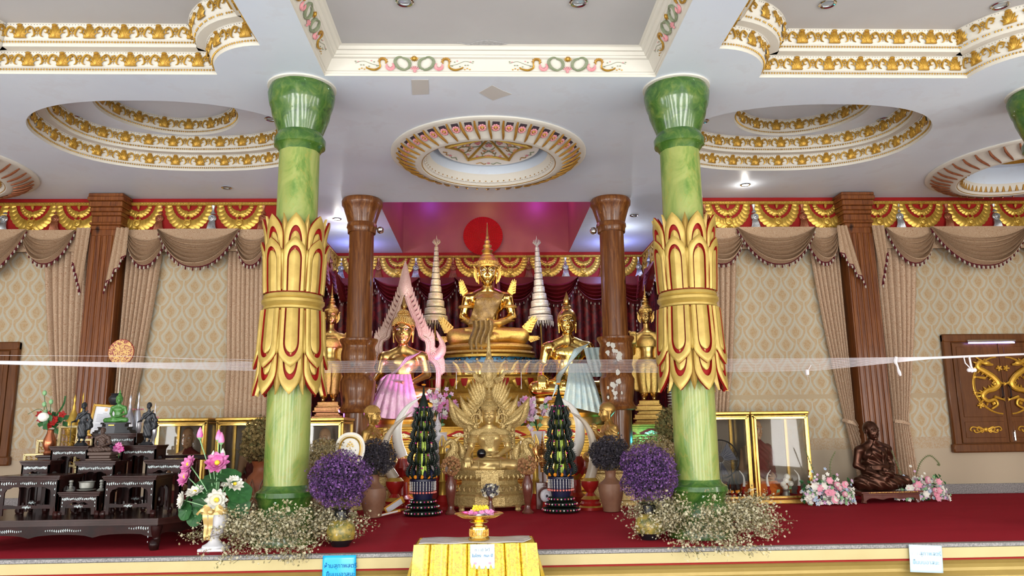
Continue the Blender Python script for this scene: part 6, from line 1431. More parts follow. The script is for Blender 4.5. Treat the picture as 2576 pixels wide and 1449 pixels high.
mb = MB(); crown(mb, Mm, 1.05); earflame(mb, Mm)
for k in range(7): a = -PI+k*PI/6; mb.tube([(.11*cos(a), .02+.12*sin(a), .2), (.14*cos(a), .02+.15*sin(a), .28), (.1*cos(a), .02+.1*sin(a), .37)], [.03, .025, .004], 5)
mb.build('crown', g['maskgold'], t); mb = MB(); mb.tube([(0, .02, .0), (0, .02, -b.z+.4)], .018, 8); mb.box(-.12, .12, -.1, .14, -b.z, -b.z+.4, b=.01); mb.build('post', g['darkwood'], t)
b = atz(1375, 1262, .0); b = at(1375, 1247, 11.6); t = thing('string_spool', 'white ball of string with a dark hole, beside the right leaf offering', 'spool', (b.x, 11.6, 0)); mb = MB(); mb.lathe([(.02, -.05), (.07, -.055), (.095, -.03), (.1, 0), (.095, .03), (.07, .055), (.02, .05)], 24, (0, 0, 0), 0, Matrix.Translation((0, 0, b.z)) @ Matrix.Rotation(PI/2, 4, 'X') @ Matrix.Rotation(.3, 4, 'Y')); mb.lathe([(.02, 0), (.0, .003)], 12, (0, 0, 0), 1, Matrix.Translation((0, -.058, b.z)) @ Matrix.Rotation(PI/2, 4, 'X'))
for k in range(8): mb.tube([(.09*cos(a)*(1-.06*k), -.02-.006*k, b.z+.09*sin(a)*(1-.06*k)) for a in np.linspace(0, 6.28, 20)], .004, 4, 0)
mb.build('wound_string', [g['porc'], g['dark']], t); MB().lathe([(.07, 0), (.06, b.z-.1), (.03, b.z-.06)], 12).build('stand', g['redpaint'], t)
# orchids
def orchids(c, spread, label):
    t = thing('orchid_spray', label, 'flowers', c); fl = MB(); lf = MB(); st = MB()
    for i in range(9):
        e = Vector((random.uniform(-1, 1)*spread[0], random.uniform(-.1, .05), random.uniform(-1, 1)*spread[1])); p = smooth_path([(0, .05, -spread[1]*1.0), (e.x*.5, 0, e.z*.3), e], 5); st.tube(p, .005, 4)
        for k in range(7):
            q = p[-1-k] if k < len(p) else e; o = Vector(np.random.normal(size=3))*.035; scatter(fl, 'petalflower', [q+o], random.uniform(.04, .06), [Vector((o.x*4, -1, o.z*4+.2))], random.choice((0, 0, 1, 2)))
    for i in range(9):
        q = Vector((random.uniform(-1, 1)*spread[0], -.02, random.uniform(-1, .6)*spread[1])); scatter(lf, 'leaf', [q], random.uniform(.08, .12), [Vector((random.uniform(-.4, .4), -1, random.uniform(0, .8)))], random.choice((0, 1)))
    fl.build('blossoms', [g['lilac'], g['lp'], g['wp']], t, stuff=True); lf.build('leaves', [g['palegreen'], g['green']], t); st.build('stems', g['green'], t)
    m = MB().lathe([(.12, -c[2]), (.14, -c[2]+.3), (.1, -spread[1]-.1), (.13, -spread[1]-.0)], 20); m.build('tall_pot', g['porc'], t)
b = at(1106, 1035, 12.7); orchids(b, (.26, .34), 'spray of lilac pink artificial orchids left of the throne back'); b = at(1352, 1035, 12.7); orchids(b, (.27, .32), 'spray of lilac pink artificial orchids right of the throne back')

t = thing('bead_curtain_tower', 'tall hanging stack of clear and silver beads beside the right standing image', 'ornament', (at(1692, 1000, 14.6).x, 14.6, 1.26)); mb = MB()
for k in range(16): mb.lathe([(.02, 0), (.09, .01), (.1, .03), (.03, .05)], 14, (0, 0, .02+k*.055))
mb.build('bead_stack', g['umb2'], t); MB().tube([(0, 0, 0), (0, 0, .95)], .008, 6).build('rod', g['chrome'], t)
# ---------------- nested lacquer altar tables (left) -------------------------------
def arch_panel(mb, x0, x1, z0, z1, y0, y1, leg, apr, mi=0, M=None, straight=False):
    """front panel with an arched opening; legs with curled feet"""
    w = x1-x0; xi0, xi1 = x0+leg, x1-leg; zt = z1-apr; r = min(.05, (xi1-xi0)*.2)
    inner = [(xi0, z0), (xi0, zt-r*1.2), (xi0+r*.4, zt-r*.5), (xi0+r, zt-r*.35), (xi0+r*1.5, zt), ((xi0+xi1)/2-r*.6, zt), ((xi0+xi1)/2, zt-r*.35), ((xi0+xi1)/2+r*.6, zt), (xi1-r*1.5, zt), (xi1-r, zt-r*.35), (xi1-r*.4, zt-r*.5), (xi1, zt-r*1.2), (xi1, z0)]
    poly = [(x0, z0), (x0, z1), (x1, z1), (x1, z0)]+inner[::-1]; mb.prism(poly, y0, y1, mi, M)
def inlay(mb, cx, cz, w, h, y, corner=0, n=9):
    for k in range(n):
        t = k/(n-1); a = t*3.2
        if corner: x = cx+corner*w*t; z = cz-h*(0 if t < .5 else (t-.5)*2)-.004*sin(9*t); x = cx+corner*w*max(0, (t-.25)/.75) if t > .25 else cx; z = cz-h*(1-t/.25) if t <= .25 else cz+.004*sin(a*4)
        else: x = cx+(t-.5)*w; z = cz+.004*sin(a*4)
        s = .008*(1.1-abs(t-.5)); mb.add([(x-s, y, z), (x, y, z+s*.8), (x+s, y, z), (x, y, z-s*.8)], [(0, 1, 2, 3)], 0); mb.add([(x-s*.3, y, z+s), (x+s*.5, y, z+s*2.0), (x+s*.9, y, z+s*.9)], [(0, 1, 2)], 0); mb.add([(x-s*.3, y, z-s), (x+s*.5, y, z-s*2.0), (x+s*.9, y, z-s*.9)], [(0, 1, 2)], 0)
def stool(label, px0, px1, py, Y, D, z0, stretch=True, corner=False):
    a = at(px0, py, Y); b = at(px1, py, Y); x0, x1 = a.x, b.x; zt = (a.z+b.z)/2; W_ = x1-x0; t = thing('lacquer_stand', label, 'altar stand', ((x0+x1)/2, Y, z0)); h = zt-z0; hw = W_/2
    mb = MB(); mb.box(-hw, hw, 0, D, h-.018, h, b=.005); mb.box(-hw+.008, hw-.008, .008, D-.008, h-.034, h-.018, b=.004); mb.box(-hw+.016, hw-.016, .014, D-.014, h-.05, h-.034, b=.004); mb.build('top', g['blacktop'], t)
    mb = MB(); ins = .022; leg = min(.07, W_*.18); apr = min(.07, h*.22)
    arch_panel(mb, -hw+ins, hw-ins, .03, h-.05, ins, ins+.018, leg, apr); arch_panel(mb, -hw+ins, hw-ins, .03, h-.05, D-ins-.018, D-ins, leg, apr)
    R = Matrix.Rotation(PI/2, 4, 'Z')
    for sx in (-1, 1): arch_panel(mb, ins, D-ins, .03, h-.05, -.009, .009, leg, apr, 0, Matrix.Translation((sx*(hw-ins-.009), 0, 0)) @ R)
    ap_ = mb.build('apron', g['black'], t)
    for sx in (-1, 1):
        for y, sy in ((ins+.02, -1), (D-ins-.02, 1)):
            m = MB(); x = sx*(hw-ins-.025); m.tube(smooth_path([(x, y, .13), (x, y, .075), (x+sx*.012, y+sy*.01, .05), (x+sx*.02, y+sy*.014, .03), (x+sx*.012, y+sy*.01, .0)], 3), [.022, .024, .026, .024, .022, .024, .028, .03, .03, .03, .028, .026, .022], 8); m.build('claw_foot', g['black'], t)
    if stretch:
        m = MB(); zz = .1; n = 12; m.grid(lambda u, v: (-hw+ins+(W_-2*ins)*u, ins+.012*(v > .5)*0+.002, zz+.03*v+.012*abs(sin(PI*u*3))*(1 if v > .5 else 0)), 18, 1); m.box(-hw+ins, hw-ins, ins+.003, ins+.02, zz, zz+.028, b=.004); m.build('stretcher', g['black'], t)
        m = MB(); inlay(m, 0, zz+.016, .08, 0, ins-.002, 0, 6); m.build('inlay', g['pearl'], t, smooth=False, stuff=True)
    m = MB(); y = ins-.003
    inlay(m, 0, h-.05-apr*.45, min(.16, W_*.35), 0, y); inlay(m, -hw+ins+leg*.5, h-.05-apr*.45, W_*.22, h*.28, y, 1); inlay(m, hw-ins-leg*.5, h-.05-apr*.45, W_*.22, h*.28, y, -1)
    m.build('inlay', g['pearl'], ap_, smooth=False, stuff=True); return t, zt
TZ = .325
# broad base table
t = thing('lacquer_base_table', 'broad low black lacquer table with pearl inlay carrying the nested stands', 'table', (-4.42, 8.35, 0)); mb = MB()
poly = [(-1.05, 0), (.97, 0), (1.42, .62), (1.42, 1.75), (-1.35, 1.75), (-1.35, .4)]
def slab(mb, P, z0, z1, ins, mi=0):
    c = Vector((sum(p[0] for p in P)/len(P), sum(p[1] for p in P)/len(P))); Q = offset(P, ins); n = len(Q); mb.add([(x, y, z0) for x, y in Q]+[(x, y, z1) for x, y in Q], [tuple(range(n))[::-1], tuple(range(n, 2*n))]+[(i, (i+1) % n, n+(i+1) % n, n+i) for i in range(n)], mi)
slab(mb, poly, TZ-.02, TZ, 0); slab(mb, poly, TZ-.045, TZ-.022, .012); slab(mb, poly, TZ-.065, TZ-.045, .0); mb.build('top', g['blacktop'], t, angle=25)
mb = MB()
for i in range(6):
    a, b_ = Vector(offset(poly, .04)[i]), Vector(offset(poly, .04)[(i+1) % 6]); L = (b_-a).length; ang = math.atan2(b_.y-a.y, b_.x-a.x)
    pl = [(0, TZ-.06), (L, TZ-.06), (L, TZ-.19)]+[(L*(1-k/24), TZ-.17+.035*abs(sin(PI*k/24*3))**.5*(1 if 1 < k < 23 else 0)*1.0-.02) for k in range(1, 24)]+[(0, TZ-.19)]
    mb.prism(pl, 0, .025, 0, Matrix.Translation((a.x, a.y, 0)) @ Matrix.Rotation(ang, 4, 'Z'))
mb.build('apron', g['black'], t)
for x, y in [(.93, .07), (-1.0, .07), (1.34, .66), (1.34, 1.66), (-1.25, .5), (-1.25, 1.66), (-.25, 1.5), (-.1, .07)][:7]:
    m = MB(); m.tube(smooth_path([(x, y, TZ-.08), (x, y, .16), (x+.01, y-.0, .1), (x-.005, y-.02, .06), (x, y-.015, .0)], 4), [.06, .058, .056, .052, .048, .042, .038, .036, .038, .042, .048, .052, .054, .054, .05, .046, .04], 10); m.build('claw_foot', g['black'], t)
m = MB(); y = .036
inlay(m, -.02, TZ-.115, .36, 0, y, 0, 17); inlay(m, -.6, TZ-.115, .3, 0, y, 0, 15); inlay(m, .86, TZ-.1, .2, .14, y, -1, 12); inlay(m, -.95, TZ-.1, .2, .14, y, 1, 12)
m.build('inlay', g['pearl'], t, smooth=False, stuff=True); TBL = t
S = [stool('wide lacquer stand at the front left corner of the base table', -10, 152, 1197, 8.5, .5, TZ), stool('low lacquer stand at the front centre, bearing candle holders', 143, 252, 1237, 8.52, .4, TZ), stool('wide lacquer stand at the front right corner of the base table', 256, 395, 1197, 8.5, .5, TZ),
     stool('narrow lacquer stand in the middle row, left side', 48, 128, 1159, 9.06, .3, TZ), stool('lacquer stand in the middle row centre, under the dark seated monk', 186, 292, 1160, 9.06, .32, TZ), stool('deep lacquer stand jutting out at the right of the middle row', 360, 462, 1156, 9.06, .45, TZ, False),
     stool('tall lacquer stand under the left walking monk figure', 122, 224, 1122, 9.42, .34, TZ), stool('tall lacquer stand under the right walking monk figure', 300, 396, 1120, 9.42, .34, TZ), stool('topmost lacquer stand under the green seated image', 228, 345, 1090, 9.62, .3, TZ, False)]
# figures on the stands
g['blackfig'] = mat('black_metal_figure', (.025, .027, .032), .38, .4); g['brownfig'] = mat('dark_brown_figure', (.07, .04, .03), .5, .2); g['greenfig'] = mat('green_figure', (.06, .2, .04), .28); g['bronze'] = mat('dark_polished_bronze', (.09, .035, .02), .3, .75, (.055, .022, .013), 6)
def monkbody(walk=False):
    f = Field((-.5, -.5, -.02), (.5, .45, 1.5), .0125)
    f.el((0, 0, .98), (.16, .11, .16)); f.el((0, 0, .78), (.14, .11, .16), .06); f.both('el', (.17, 0, 1.08), (.06, .06, .06), .04); f.both('rc', (.14, 0, 1.1), (.03, 0, 1.17), .05, .05, .04); f.rc((0, 0, 1.08), (0, 0, 1.3), .06, .055, .03)
    f.rc((-.02, 0, .68), (-.04, 0, .28), .15, .12, .05); f.rc((.05, .02, .68), (.06, .02, .28), .14, .115, .05); f.rc((-.06, 0, .3), (-.07, -.03, .06), .05, .035, .03); f.rc((.07, .05, .3), (.08, .07, .06), .05, .035, .03); f.rc((-.07, -.03, .04), (-.075, -.15, .03), .035, .03, .02); f.rc((.08, .07, .04), (.085, -.05, .03), .035, .03, .02)
    f.rc((-.19, 0, 1.07), (-.26, -.02, .84), .05, .04, .03); f.rc((-.26, -.02, .84), (-.3, -.2, .8), .036, .028, .02); f.rc((-.3, -.2, .8), (-.3, -.24, .78), .032, .03, .01)
    f.rc((.19, 0, 1.07), (.27, .02, .84), .07, .07, .04); f.rc((.27, .02, .84), (.24, .02, .55), .09, .07, .05); f.el((.27, .07, .66), (.1, .1, .13), .03); f.rc((-.13, -.12, .92), (.2, -.1, 1.22), .035, .03, .01)
    X, Y, Z = f.grid3(); f.D += (.008*np.sin(X*60+Z*25)*(Z < .9)).astype(np.float32); return f.mesh()
MB_ = monkbody()
def walker(px, Y, z, label):
    x = at(px, 1100, Y).x; t = thing('walking_monk_figure', label, 'figurine', (x, Y, z)); top = at(px, 1004, Y).z; k = (top-z-.06)/1.62; M = headM(1.3, .27, 0, 0, -.01); t.scale = (k, k, k)
    T = Matrix.Translation((0, 0, .12)); vf([(MB_[0], MB_[1], T, 0), (HMm[0], HMm[1], T @ M, 0)], 'body', g['blackfig'], t); MB().lathe([(.26, 0), (.27, .03), (.2, .1), (.17, .125)], 8, sy=.8).build('rocky_base', g['blackfig'], t, angle=20)
    MB().tube([(-.31, -.24, .1), (-.31, -.23, .95)], .012, 6).build('staff', g['blackfig'], t)
walker(205, 9.55, S[6][1], 'black walking monk figurine with staff, on the left tall stand'); walker(370, 9.55, S[7][1], 'black walking monk figurine with staff, on the right tall stand')
def small_seated(nm, label, px, Y, z, chin_py, m, head, pose, knot, curl=False, robe=False, hs=.6, rz=0, tilt=0, cat='figurine'):
    x = at(px, 1060, Y).x; t = thing(nm, label, cat, (x, Y, z), rz); k = (at(px, chin_py, Y).z-z)/1.3; t.scale = (k, k, k); f, M = seated(t, pose, head, (m, m), tilt, m if robe else None, 'down', curl, hs)
    if knot: mb = MB(); mb.add([tuple(p) for p in HAIRm[0]], [tuple(q) for q in HAIRm[1]], 0, M); mb.lathe([(.13, 0), (.15, .04), (.09, .1), (.1, .18), (.05, .35), (0, .52)], 14, (0, .08, 1.2), 0, M); mb.build('hair', m, t)
    return t
zt = S[8][1]; b = at(288, 1063, 9.75)
small_seated('green_seated_image', 'green seated image with pointed crown on a black pedestal, topmost on the stands', 296, 9.78, b.z, 1016, g['greenfig'], HB, 'lap', True)
t = thing('black_pedestal', 'black stepped pedestal under the green seated image', 'pedestal', (at(290, 1080, 9.78).x, 9.78, zt)); h = b.z-zt; mb = MB()
for r, a, c_ in ((.25, 0, .15), (.23, .15, .3), (.19, .3, .5), (.2, .5, .6), (.15, .6, .85), (.17, .85, 1.0)): mb.lathe([(r, a*h), (r, c_*h)], 8, sy=.6, M=Matrix.Rotation(PI/8, 4, 'Z'))
mb.build('tiers', g['blackfig'], t, angle=20); mb = MB(); mb.box(-.035, .035, -.112, -.105, h*.7, h*.8); mb.build('gilt_plate', g['gold'], t)
zt = S[4][1]; small_seated('seated_monk_figure', 'dark brown seated monk figurine on the middle centre stand', 262, 9.22, zt+.1, 1092, g['brownfig'], HM, 'lap', False, False, True, .5)
t = thing('brown_pedestal', 'dark low pedestal under the seated monk figurine', 'pedestal', (at(258, 1150, 9.22).x, 9.22, zt)); mb = MB(); mb.box(-.15, .15, -.1, .1, 0, .025, b=.006); mb.box(-.12, .12, -.08, .08, .025, .06, b=.006); mb.box(-.14, .14, -.09, .09, .06, .1, b=.008); mb.build('tiers', g['brownfig'], t)
g['pewter'] = mat('dull_pewter', (.3, .3, .27), .45, .5, (.2, .2, .18), 20); zt = S[1][1]
for px, s in ((177, 'left'), (254, 'right')):
    t = thing('candle_holder', 'small glass candle holder at the %s of the pewter bowl' % s, 'candle holder', (at(px, 1235, 8.62).x, 8.62, zt)); MB().lathe([(.04, 0), (.045, .008), (.015, .03), (.02, .045), (.012, .06), (.022, .07), (.014, .085), (.024, .1), (.02, .115)], 16).build('turned_holder', g['pewter'], t)
t = thing('offering_bowl', 'dull pewter bowl on a plate, front centre stand', 'bowl', (at(217, 1235, 8.62).x, 8.62, zt)); MB().lathe([(.04, 0), (.09, .01), (.095, .018), (.05, .02)], 24).build('plate', g['pewter'], t); MB().lathe([(.05, .02), (.07, .035), (.075, .09), (.085, .1), (.075, .1), (.068, .06), (0, .05)], 24).build('bowl_body', g['pewter'], t)
# framed certificate
g['frame'] = mat('gilt_picture_frame', (.62, .4, .1), .3, .7, (.45, .26, .05), 20); g['paper'] = mat('white_paper', (.72, .72, .76), .6); g['ink'] = mat('grey_ink', (.25, .25, .32), .7); g['sealink'] = mat('pale_orange_seal', (.8, .55, .35), .7)
def picframe(mb, x0, x1, z0, z1, w, y=0, d=.03):
    for a in ((x0, x1, z0, z0+w), (x0, x1, z1-w, z1), (x0, x0+w, z0, z1), (x1-w, x1, z0, z1)): mb.box(a[0], a[1], y-d, y, a[2], a[3], b=.006)
    w2 = w*.55
    for a in ((x0+.006, x1-.006, z0+.006, z0+w2), (x0+.006, x1-.006, z1-w2, z1-.006), (x0+.006, x0+w2, z0, z1), (x1-w2, x1-.006, z0, z1)): mb.box(a[0], a[1], y-d-.008, y-d+.004, a[2], a[3], b=.003)
b0 = at(212, 1100, 9.95); b1 = at(292, 1017, 9.95); t = thing('framed_certificate', 'gilt framed white certificate leaning behind the green seated image', 'picture frame', ((b0.x+b1.x)/2+.02, 9.95, b0.z)); W_, H_ = (b1.x-b0.x)*.93, b1.z-b0.z; mb = MB(); picframe(mb, -W_/2, W_/2, 0, H_, .032); mb.build('frame', g['frame'], t)
MB().box(-W_/2+.02, W_/2-.02, -.012, .0, .02, H_-.02).build('sheet', g['paper'], t); mb = MB()
for k in range(12): w = .1 if k not in (0, 7) else .03; mb.box(-w, w*.8, -.0135, -.0125, H_*.72-k*.018, H_*.72-k*.018+.004)
mb.lathe([(.022, 0), (.0, .0001)], 16, M=Matrix.Translation((.0, -.0135, H_*.84)) @ Matrix.Rotation(PI/2, 4, 'X'), mi=1); mb.lathe([(.022, 0), (0, .0001)], 16, M=Matrix.Translation((.02, -.0135, H_*.2)) @ Matrix.Rotation(PI/2, 4, 'X'), mi=2); mb.build('print', [g['ink'], g['sealink'], g['rose']], t); t.rotation_euler = (-.12, .09, 0)
st = thing('rear_shelf', 'low lacquer shelf behind the nested stands', 'shelf', (-4.5, 10.15, 0)); mb = MB(); mb.box(-1.05, 1.0, -.03, .3, .86, .92, b=.008); [mb.box(x-.03, x+.03, y-.03, y+.03, 0, .86, b=.006) for x in (-1.0, .95) for y in (.01, .26)]; mb.build('shelf_body', g['black'], st)
# round ornate fan on a black pot
t = thing('ceremonial_fan', 'round dark red fan with gold filigree on a cream stick', 'fan', at(297, 1000, 10.3)); top = at(305, 886, 10.3); d = top-Vector(t.location); r = .165; g['fanred'] = None
m = NT('red_gold_filigree'); c = m.coord(); v = m.voro(c, 55); n = m.noise(c, 40, 2, .5, 1.5); m.set(Base_Color=m.mix(m.ramp(n, [(.47, (0, 0, 0)), (.5, (1, 1, 1))]), (.22, .015, .012), (.62, .38, .1)), Roughness=.4); g['fanred'] = m.m
mb = MB(); q = [(r*cos(a)*(1-.04*(sin(a) < -.8)), r*1.03*sin(a)) for a in np.linspace(0, 2*PI, 41)[:-1]]; mb.prism([(d.x+x, d.z+z) for x, z in q], -.008, .008); mb.build('disc', g['fanred'], t); mb = MB(); mb.tube([(d.x+x, 0, d.z+z) for x, z in q], .007, 5, closed=True); mb.build('rim', g['redpaint'], t)
MB().tube([(0, 0, -.05), (d.x*.82, 0, d.z-r)], .009, 6).tube([(d.x*.82, 0, d.z-r), (d.x*.95, 0, d.z-r*.6)], [.016, .008], 6).build('stick', g['ivory'], t)
b = at(287, 1015, 10.3); t = thing('black_urn', 'small black patterned urn holding the round fan stick', 'urn', (b.x+.02, 10.3, .92)); k = at(287, 990, 10.3).z-.92; MB().lathe([(.06, 0), (.06, k-.2), (.05, k-.16), (.085, k-.1), (.09, k-.06), (.06, k-.02), (.07, k)], 24).build('urn_body', g['blackfig'], t)
# stupas
g['silvers'] = mat('silver_glass_stupa', (.5, .5, .55), .25, .6); g['tulle'] = mat('pink_tulle', (.8, .3, .35), .8)
for px, py0, py1, m_, s, lab in ((330, 992, 1062, 'silvers', .09, 'round silver lidded reliquary behind the right walking monk'), (351, 985, 1062, 'silvers', .06, 'tall silver reliquary with pink ruffle, behind the right walking monk'), (392, 1013, 1062, 'silvers', .045, 'small silver reliquary with pink ruffle, right of the walking monk'), (190, 992, 1062, 'gold', .09, 'round gold lidded reliquary behind the left walking monk'), (211, 986, 1062, 'gold', .05, 'tall gold reliquary behind the left walking monk')):
    a = at(px, py0, 10.24); z0 = .92; H_ = a.z-z0; x = a.x; t = thing('reliquary', lab, 'reliquary', (x, 10.24, z0)); MB().lathe([(s*.8, 0), (s*.85, H_*.05), (s*.4, H_*.12), (s*.5, H_*.3), (s*.9, H_*.38), (s, H_*.48), (s*.95, H_*.55), (s*.5, H_*.68), (s*.22, H_*.76), (s*.26, H_*.79), (s*.1, H_*.85), (s*.2, H_*.92), (s*.12, H_*.96), (0, H_)], 20).build('lidded_body', g[m_], t)
    if 'ruffle' in lab: mb = MB(); mb.grid(lambda u, v: ((s*.5+s*.6*v)*cos(2*PI*u), (s*.5+s*.6*v)*sin(2*PI*u), H_*.72+.012*sin(2*PI*u*12)*v), 60, 2, close_u=True); mb.build('ruffle', g['tulle'], t)
# pierced gilt panels
g['cream'] = mat('pale_gilt_frame', (.62, .5, .26), .4, .4)
for px0, py0, px1, py1, Y in ((92, 1105, 145, 1142, 9.9), (60, 1140, 124, 1165, 9.8), (146, 1070, 202, 1125, 10.0), (190, 1103, 236, 1128, 9.95)):
    a = at(px0, py1, Y); b = at(px1, py0, Y); z0 = max(.0, a.z); t = thing('pierced_panel', 'pale gilt pierced scrollwork panel, ' + {92: 'behind the copper vase', 60: 'lowest at the left of the stands', 146: 'tall one behind the left walking monk', 190: 'short one beside the green image'}[px0], 'panel', (a.x, Y, 0)); w = b.x-a.x; mb = MB(); picframe(mb, 0, w, z0-.25, b.z, .03); mb.build('frame', g['cream'], t); mb = MB()
    for i in range(5):
        for j in range(6):
            cx, cz = w*(i+.5)/5, z0-.25+(b.z-z0+.25)*(j+.5)/6; mb.tube([(cx+.02*cos(q), 0, cz+.02*sin(q)) for q in np.linspace(0, 5, 8)], .006, 4)
    mb.build('scrollwork', g['gold'], t, stuff=True); mb = MB(); mb.box(.01, .03, 0, .02, TZ, z0-.2); mb.box(w-.03, w-.01, 0, .02, TZ, z0-.2); mb.build('posts', g['cream'], t)
# copper vase with flowers
a = at(122, 1140, 9.75); t = thing('copper_vase', 'copper vase with lotus pods, red flowers and dark leaves, left of the stands', 'vase', (a.x, 9.75, a.z-.02)); g['coppervase'] = mat('copper_vase', (.4, .13, .06), .25, .8)
MB().lathe([(.05, 0), (.06, .02), (.045, .05), (.075, .12), (.07, .18), (.04, .26), (.035, .3), (.045, .31)], 20).build('vase_body', g['coppervase'], t); mb = MB(); lf = MB()
P = sph(26, .13, (0, 0, .42), .7, .5); scatter(lf, 'leaf', P, .1, [Vector((p[0], -.3, p[2]-.35)) for p in P]); P = [(random.uniform(-.14, .16), -.06, random.uniform(.33, .5)) for _ in range(10)]; scatter(mb, 'petalflower', P, .05, [Vector((p[0]*2, -1, .2)) for p in P], 0)
for x, z in ((-.12, .76), (-.11, .62), (-.03, .65), (-.09, .52)): mb.ball((x, 0, z), (.026, .026, .034), 8, 6, 1); lf.tube([(0, 0, .35), (x*.9, 0, z-.1), (x, 0, z-.03)], .004, 4)
mb.ball((-.06, -.08, .46), (.07, .05, .06), 10, 7, 2); lf.tube(smooth_path([(0, 0, .4), (-.15, 0, .56), (-.3, 0, .5)], 4), .003, 4); lf.tube(smooth_path([(0, 0, .4), (.12, 0, .6), (.14, 0, .72)], 4), .012, 4)
mb.build('blossoms', [g['redpaint'], g['palegreen'], g['wp']], t); lf.build('leaves', g['green'], t); t2 = thing('wall_bracket_table', 'narrow stand carrying the copper vase', 'stand', (a.x, 9.75, 0)); MB().box(-.1, .1, -.1, .1, a.z-.05, a.z-.02, b=.005).box(-.08, .08, -.08, .08, TZ, a.z-.05, b=.005).build('post', g['black'], t2)
# magenta flower beside the dark monk
b = at(297, 1130, 9.3); t = thing('magenta_flower', 'bright pink artificial flower between the upper stands', 'flower', b); mb = MB(); P = [(random.uniform(-.04, .04), 0, random.uniform(-.05, .05)) for _ in range(9)]; scatter(mb, 'petalflower', P, .04, [Vector((p[0]*9, -1, p[2]*9)) for p in P], [random.choice((0, 0, 1)) for _ in P]); mb.tube([(0, .03, 0), (0, .03, S[4][1]-b.z)], .006, 5, 2); mb.build('blossoms', [g['lp'], g['magenta'], g['green']], t)
# ---------------- glass display cases -----------------------------------------------------
g['glass'] = None; m = NT('case_glass'); m.t.nodes.remove(m.b); gl = m.n('ShaderNodeBsdfGlossy'); gl.inputs['Roughness'].default_value = .02; gl.inputs['Color'].default_value = (.9, .9, .9, 1); tr = m.n('ShaderNodeBsdfTransparent'); tr.inputs[0].default_value = (.93, .93, .92, 1); fr = m.n('ShaderNodeFresnel'); fr.inputs[0].default_value = 1.5; mx = m.n('ShaderNodeMixShader')
f2 = m.math('MULTIPLY', fr.outputs[0], .55); m.inp(mx.inputs[0], f2); m.t.links.new(tr.outputs[0], mx.inputs[1]); m.t.links.new(gl.outputs[0], mx.inputs[2]); m.t.links.new(mx.outputs[0], m.t.nodes['Material Output'].inputs[0]); g['glass'] = m.m
g['skin'] = mat('wax_skin', (.45, .26, .14), .45); g['orobe'] = mat('orange_robe', (.6, .15, .02), .7, 0, (.5, .11, .015), 8); g['drobe'] = mat('brown_robe', (.16, .035, .03), .75, 0, (.12, .025, .02), 8)
def case(label, x0, x1, y, D, H, gap=0):
    t = thing('display_case', label, 'display case', ((x0+x1)/2, y, 0)); w = (x1-x0)/2; mb = MB()
    mb.box(-w, w, 0, D, 0, .07, b=.012); mb.box(-w-.015, w+.015, -.015, D+.015, H-.05, H, b=.012); mb.box(-w, w, 0, D, H-.1, H-.06, b=.01)
    for sx in (-1, 1):
        for yy in (0, D-.05): mb.box(sx*w, sx*(w-.05), yy, yy+.05, .06, H-.05, b=.008)
    mb.build('gilt_frame', g['frame'], t); mb = MB(); picframe(mb, -w+.03, w-.03, .08, H-.08, .045, -.0, .02); mb.build('front_moulding', g['goldpol'], t)
    MB().box(-w+.05, w-.05, .015, .022, .1, H-.1).build('front_pane', g['glass'], t)
    for sx in (-1, 1): MB().box(sx*(w-.02), sx*(w-.026), .05, D-.05, .08, H-.08).build('side_pane', g['glass'], t)
    MB().box(-w+.03, w-.03, .03, D-.03, .07, .09).build('red_cloth', g['carpet'], t); MB().box(-w+.03, w-.03, D-.03, D-.02, .08, H-.08).build('back_panel', g['backpanel'], t); return t
g['backpanel'] = mat('dim_back_panel', (.3, .25, .2), .6)
def waxmonk(x, y, z, k, label, rz=0, robe='orobe', robe2='drobe'):
    t = thing('seated_monk_effigy', label, 'effigy', (x, y, z), rz); t.scale = (k*.74, k*.85, k*.95); f, M = seated(t, 'monk', HM, (g['skin'], g['skin']), 0, None, 'open', False, .5)
    X, Y, Z = f.grid3(); w = .012*np.sin((X*.8+Z*1.1)*34); D = np.maximum(f.D-.03-w, np.maximum(Z-.36, -9)); v = f.mesh(D.astype(np.float32)); vf([(v[0], v[1], None, 0)], 'lower_robe', g[robe], t)
    reg = np.maximum(-(X*.88-(Z-1.0)*.5+.2), .3-Z); reg = np.maximum(reg, np.where((np.abs(X) < .3) & (Y < -.3), .5, -1)*1.0); D = np.maximum(f.D-.035-w, reg); v = f.mesh(D.astype(np.float32)); vf([(v[0], v[1], None, 0)], 'upper_robe', g[robe2], t); return t
H = 1.43
case('gilt glass display case with a seated monk effigy, nearest the right pilaster', 4.2, 5.12, 12.05, .95, H); case('gilt glass display case beside the right green column', 3.24, 4.17, 12.05, .95, H)
waxmonk(4.42, 12.55, .09, .72, 'elderly seated monk effigy in brown and orange robes, right display case', .35); waxmonk(3.5, 12.6, .09, .66, 'seated monk effigy partly behind the fan, case beside the right column', .3, 'orobe', 'drobe')
xa = at(385, 1150, 12).x; xb = at(517, 1150, 12).x; case('gilt glass display case behind the lacquer stands, left end', xa, xb, 12, .9, H); xc = at(536, 1150, 11.3).x
case('wide gilt glass display case behind the terracotta vase', at(538, 1150, 12).x, at(722, 1150, 12).x, 12, .9, H); case('gilt glass display case between left green column and timber column', at(730, 1150, 11.9).x, at(862, 1150, 11.9).x, 11.9, .9, H-.02)
waxmonk(at(470, 1150, 12.5).x, 12.5, .09, .7, 'seated monk effigy in dark robe, leftmost display case', .2, 'drobe', 'drobe'); waxmonk(at(650, 1150, 12.5).x, 12.5, .09, .72, 'seated monk effigy in orange robe, case behind the terracotta vase', .1); waxmonk(at(815, 1150, 12.4).x, 12.42, .09, .68, 'seated monk effigy in dark robe, case left of the timber column', -.1, 'drobe', 'drobe')
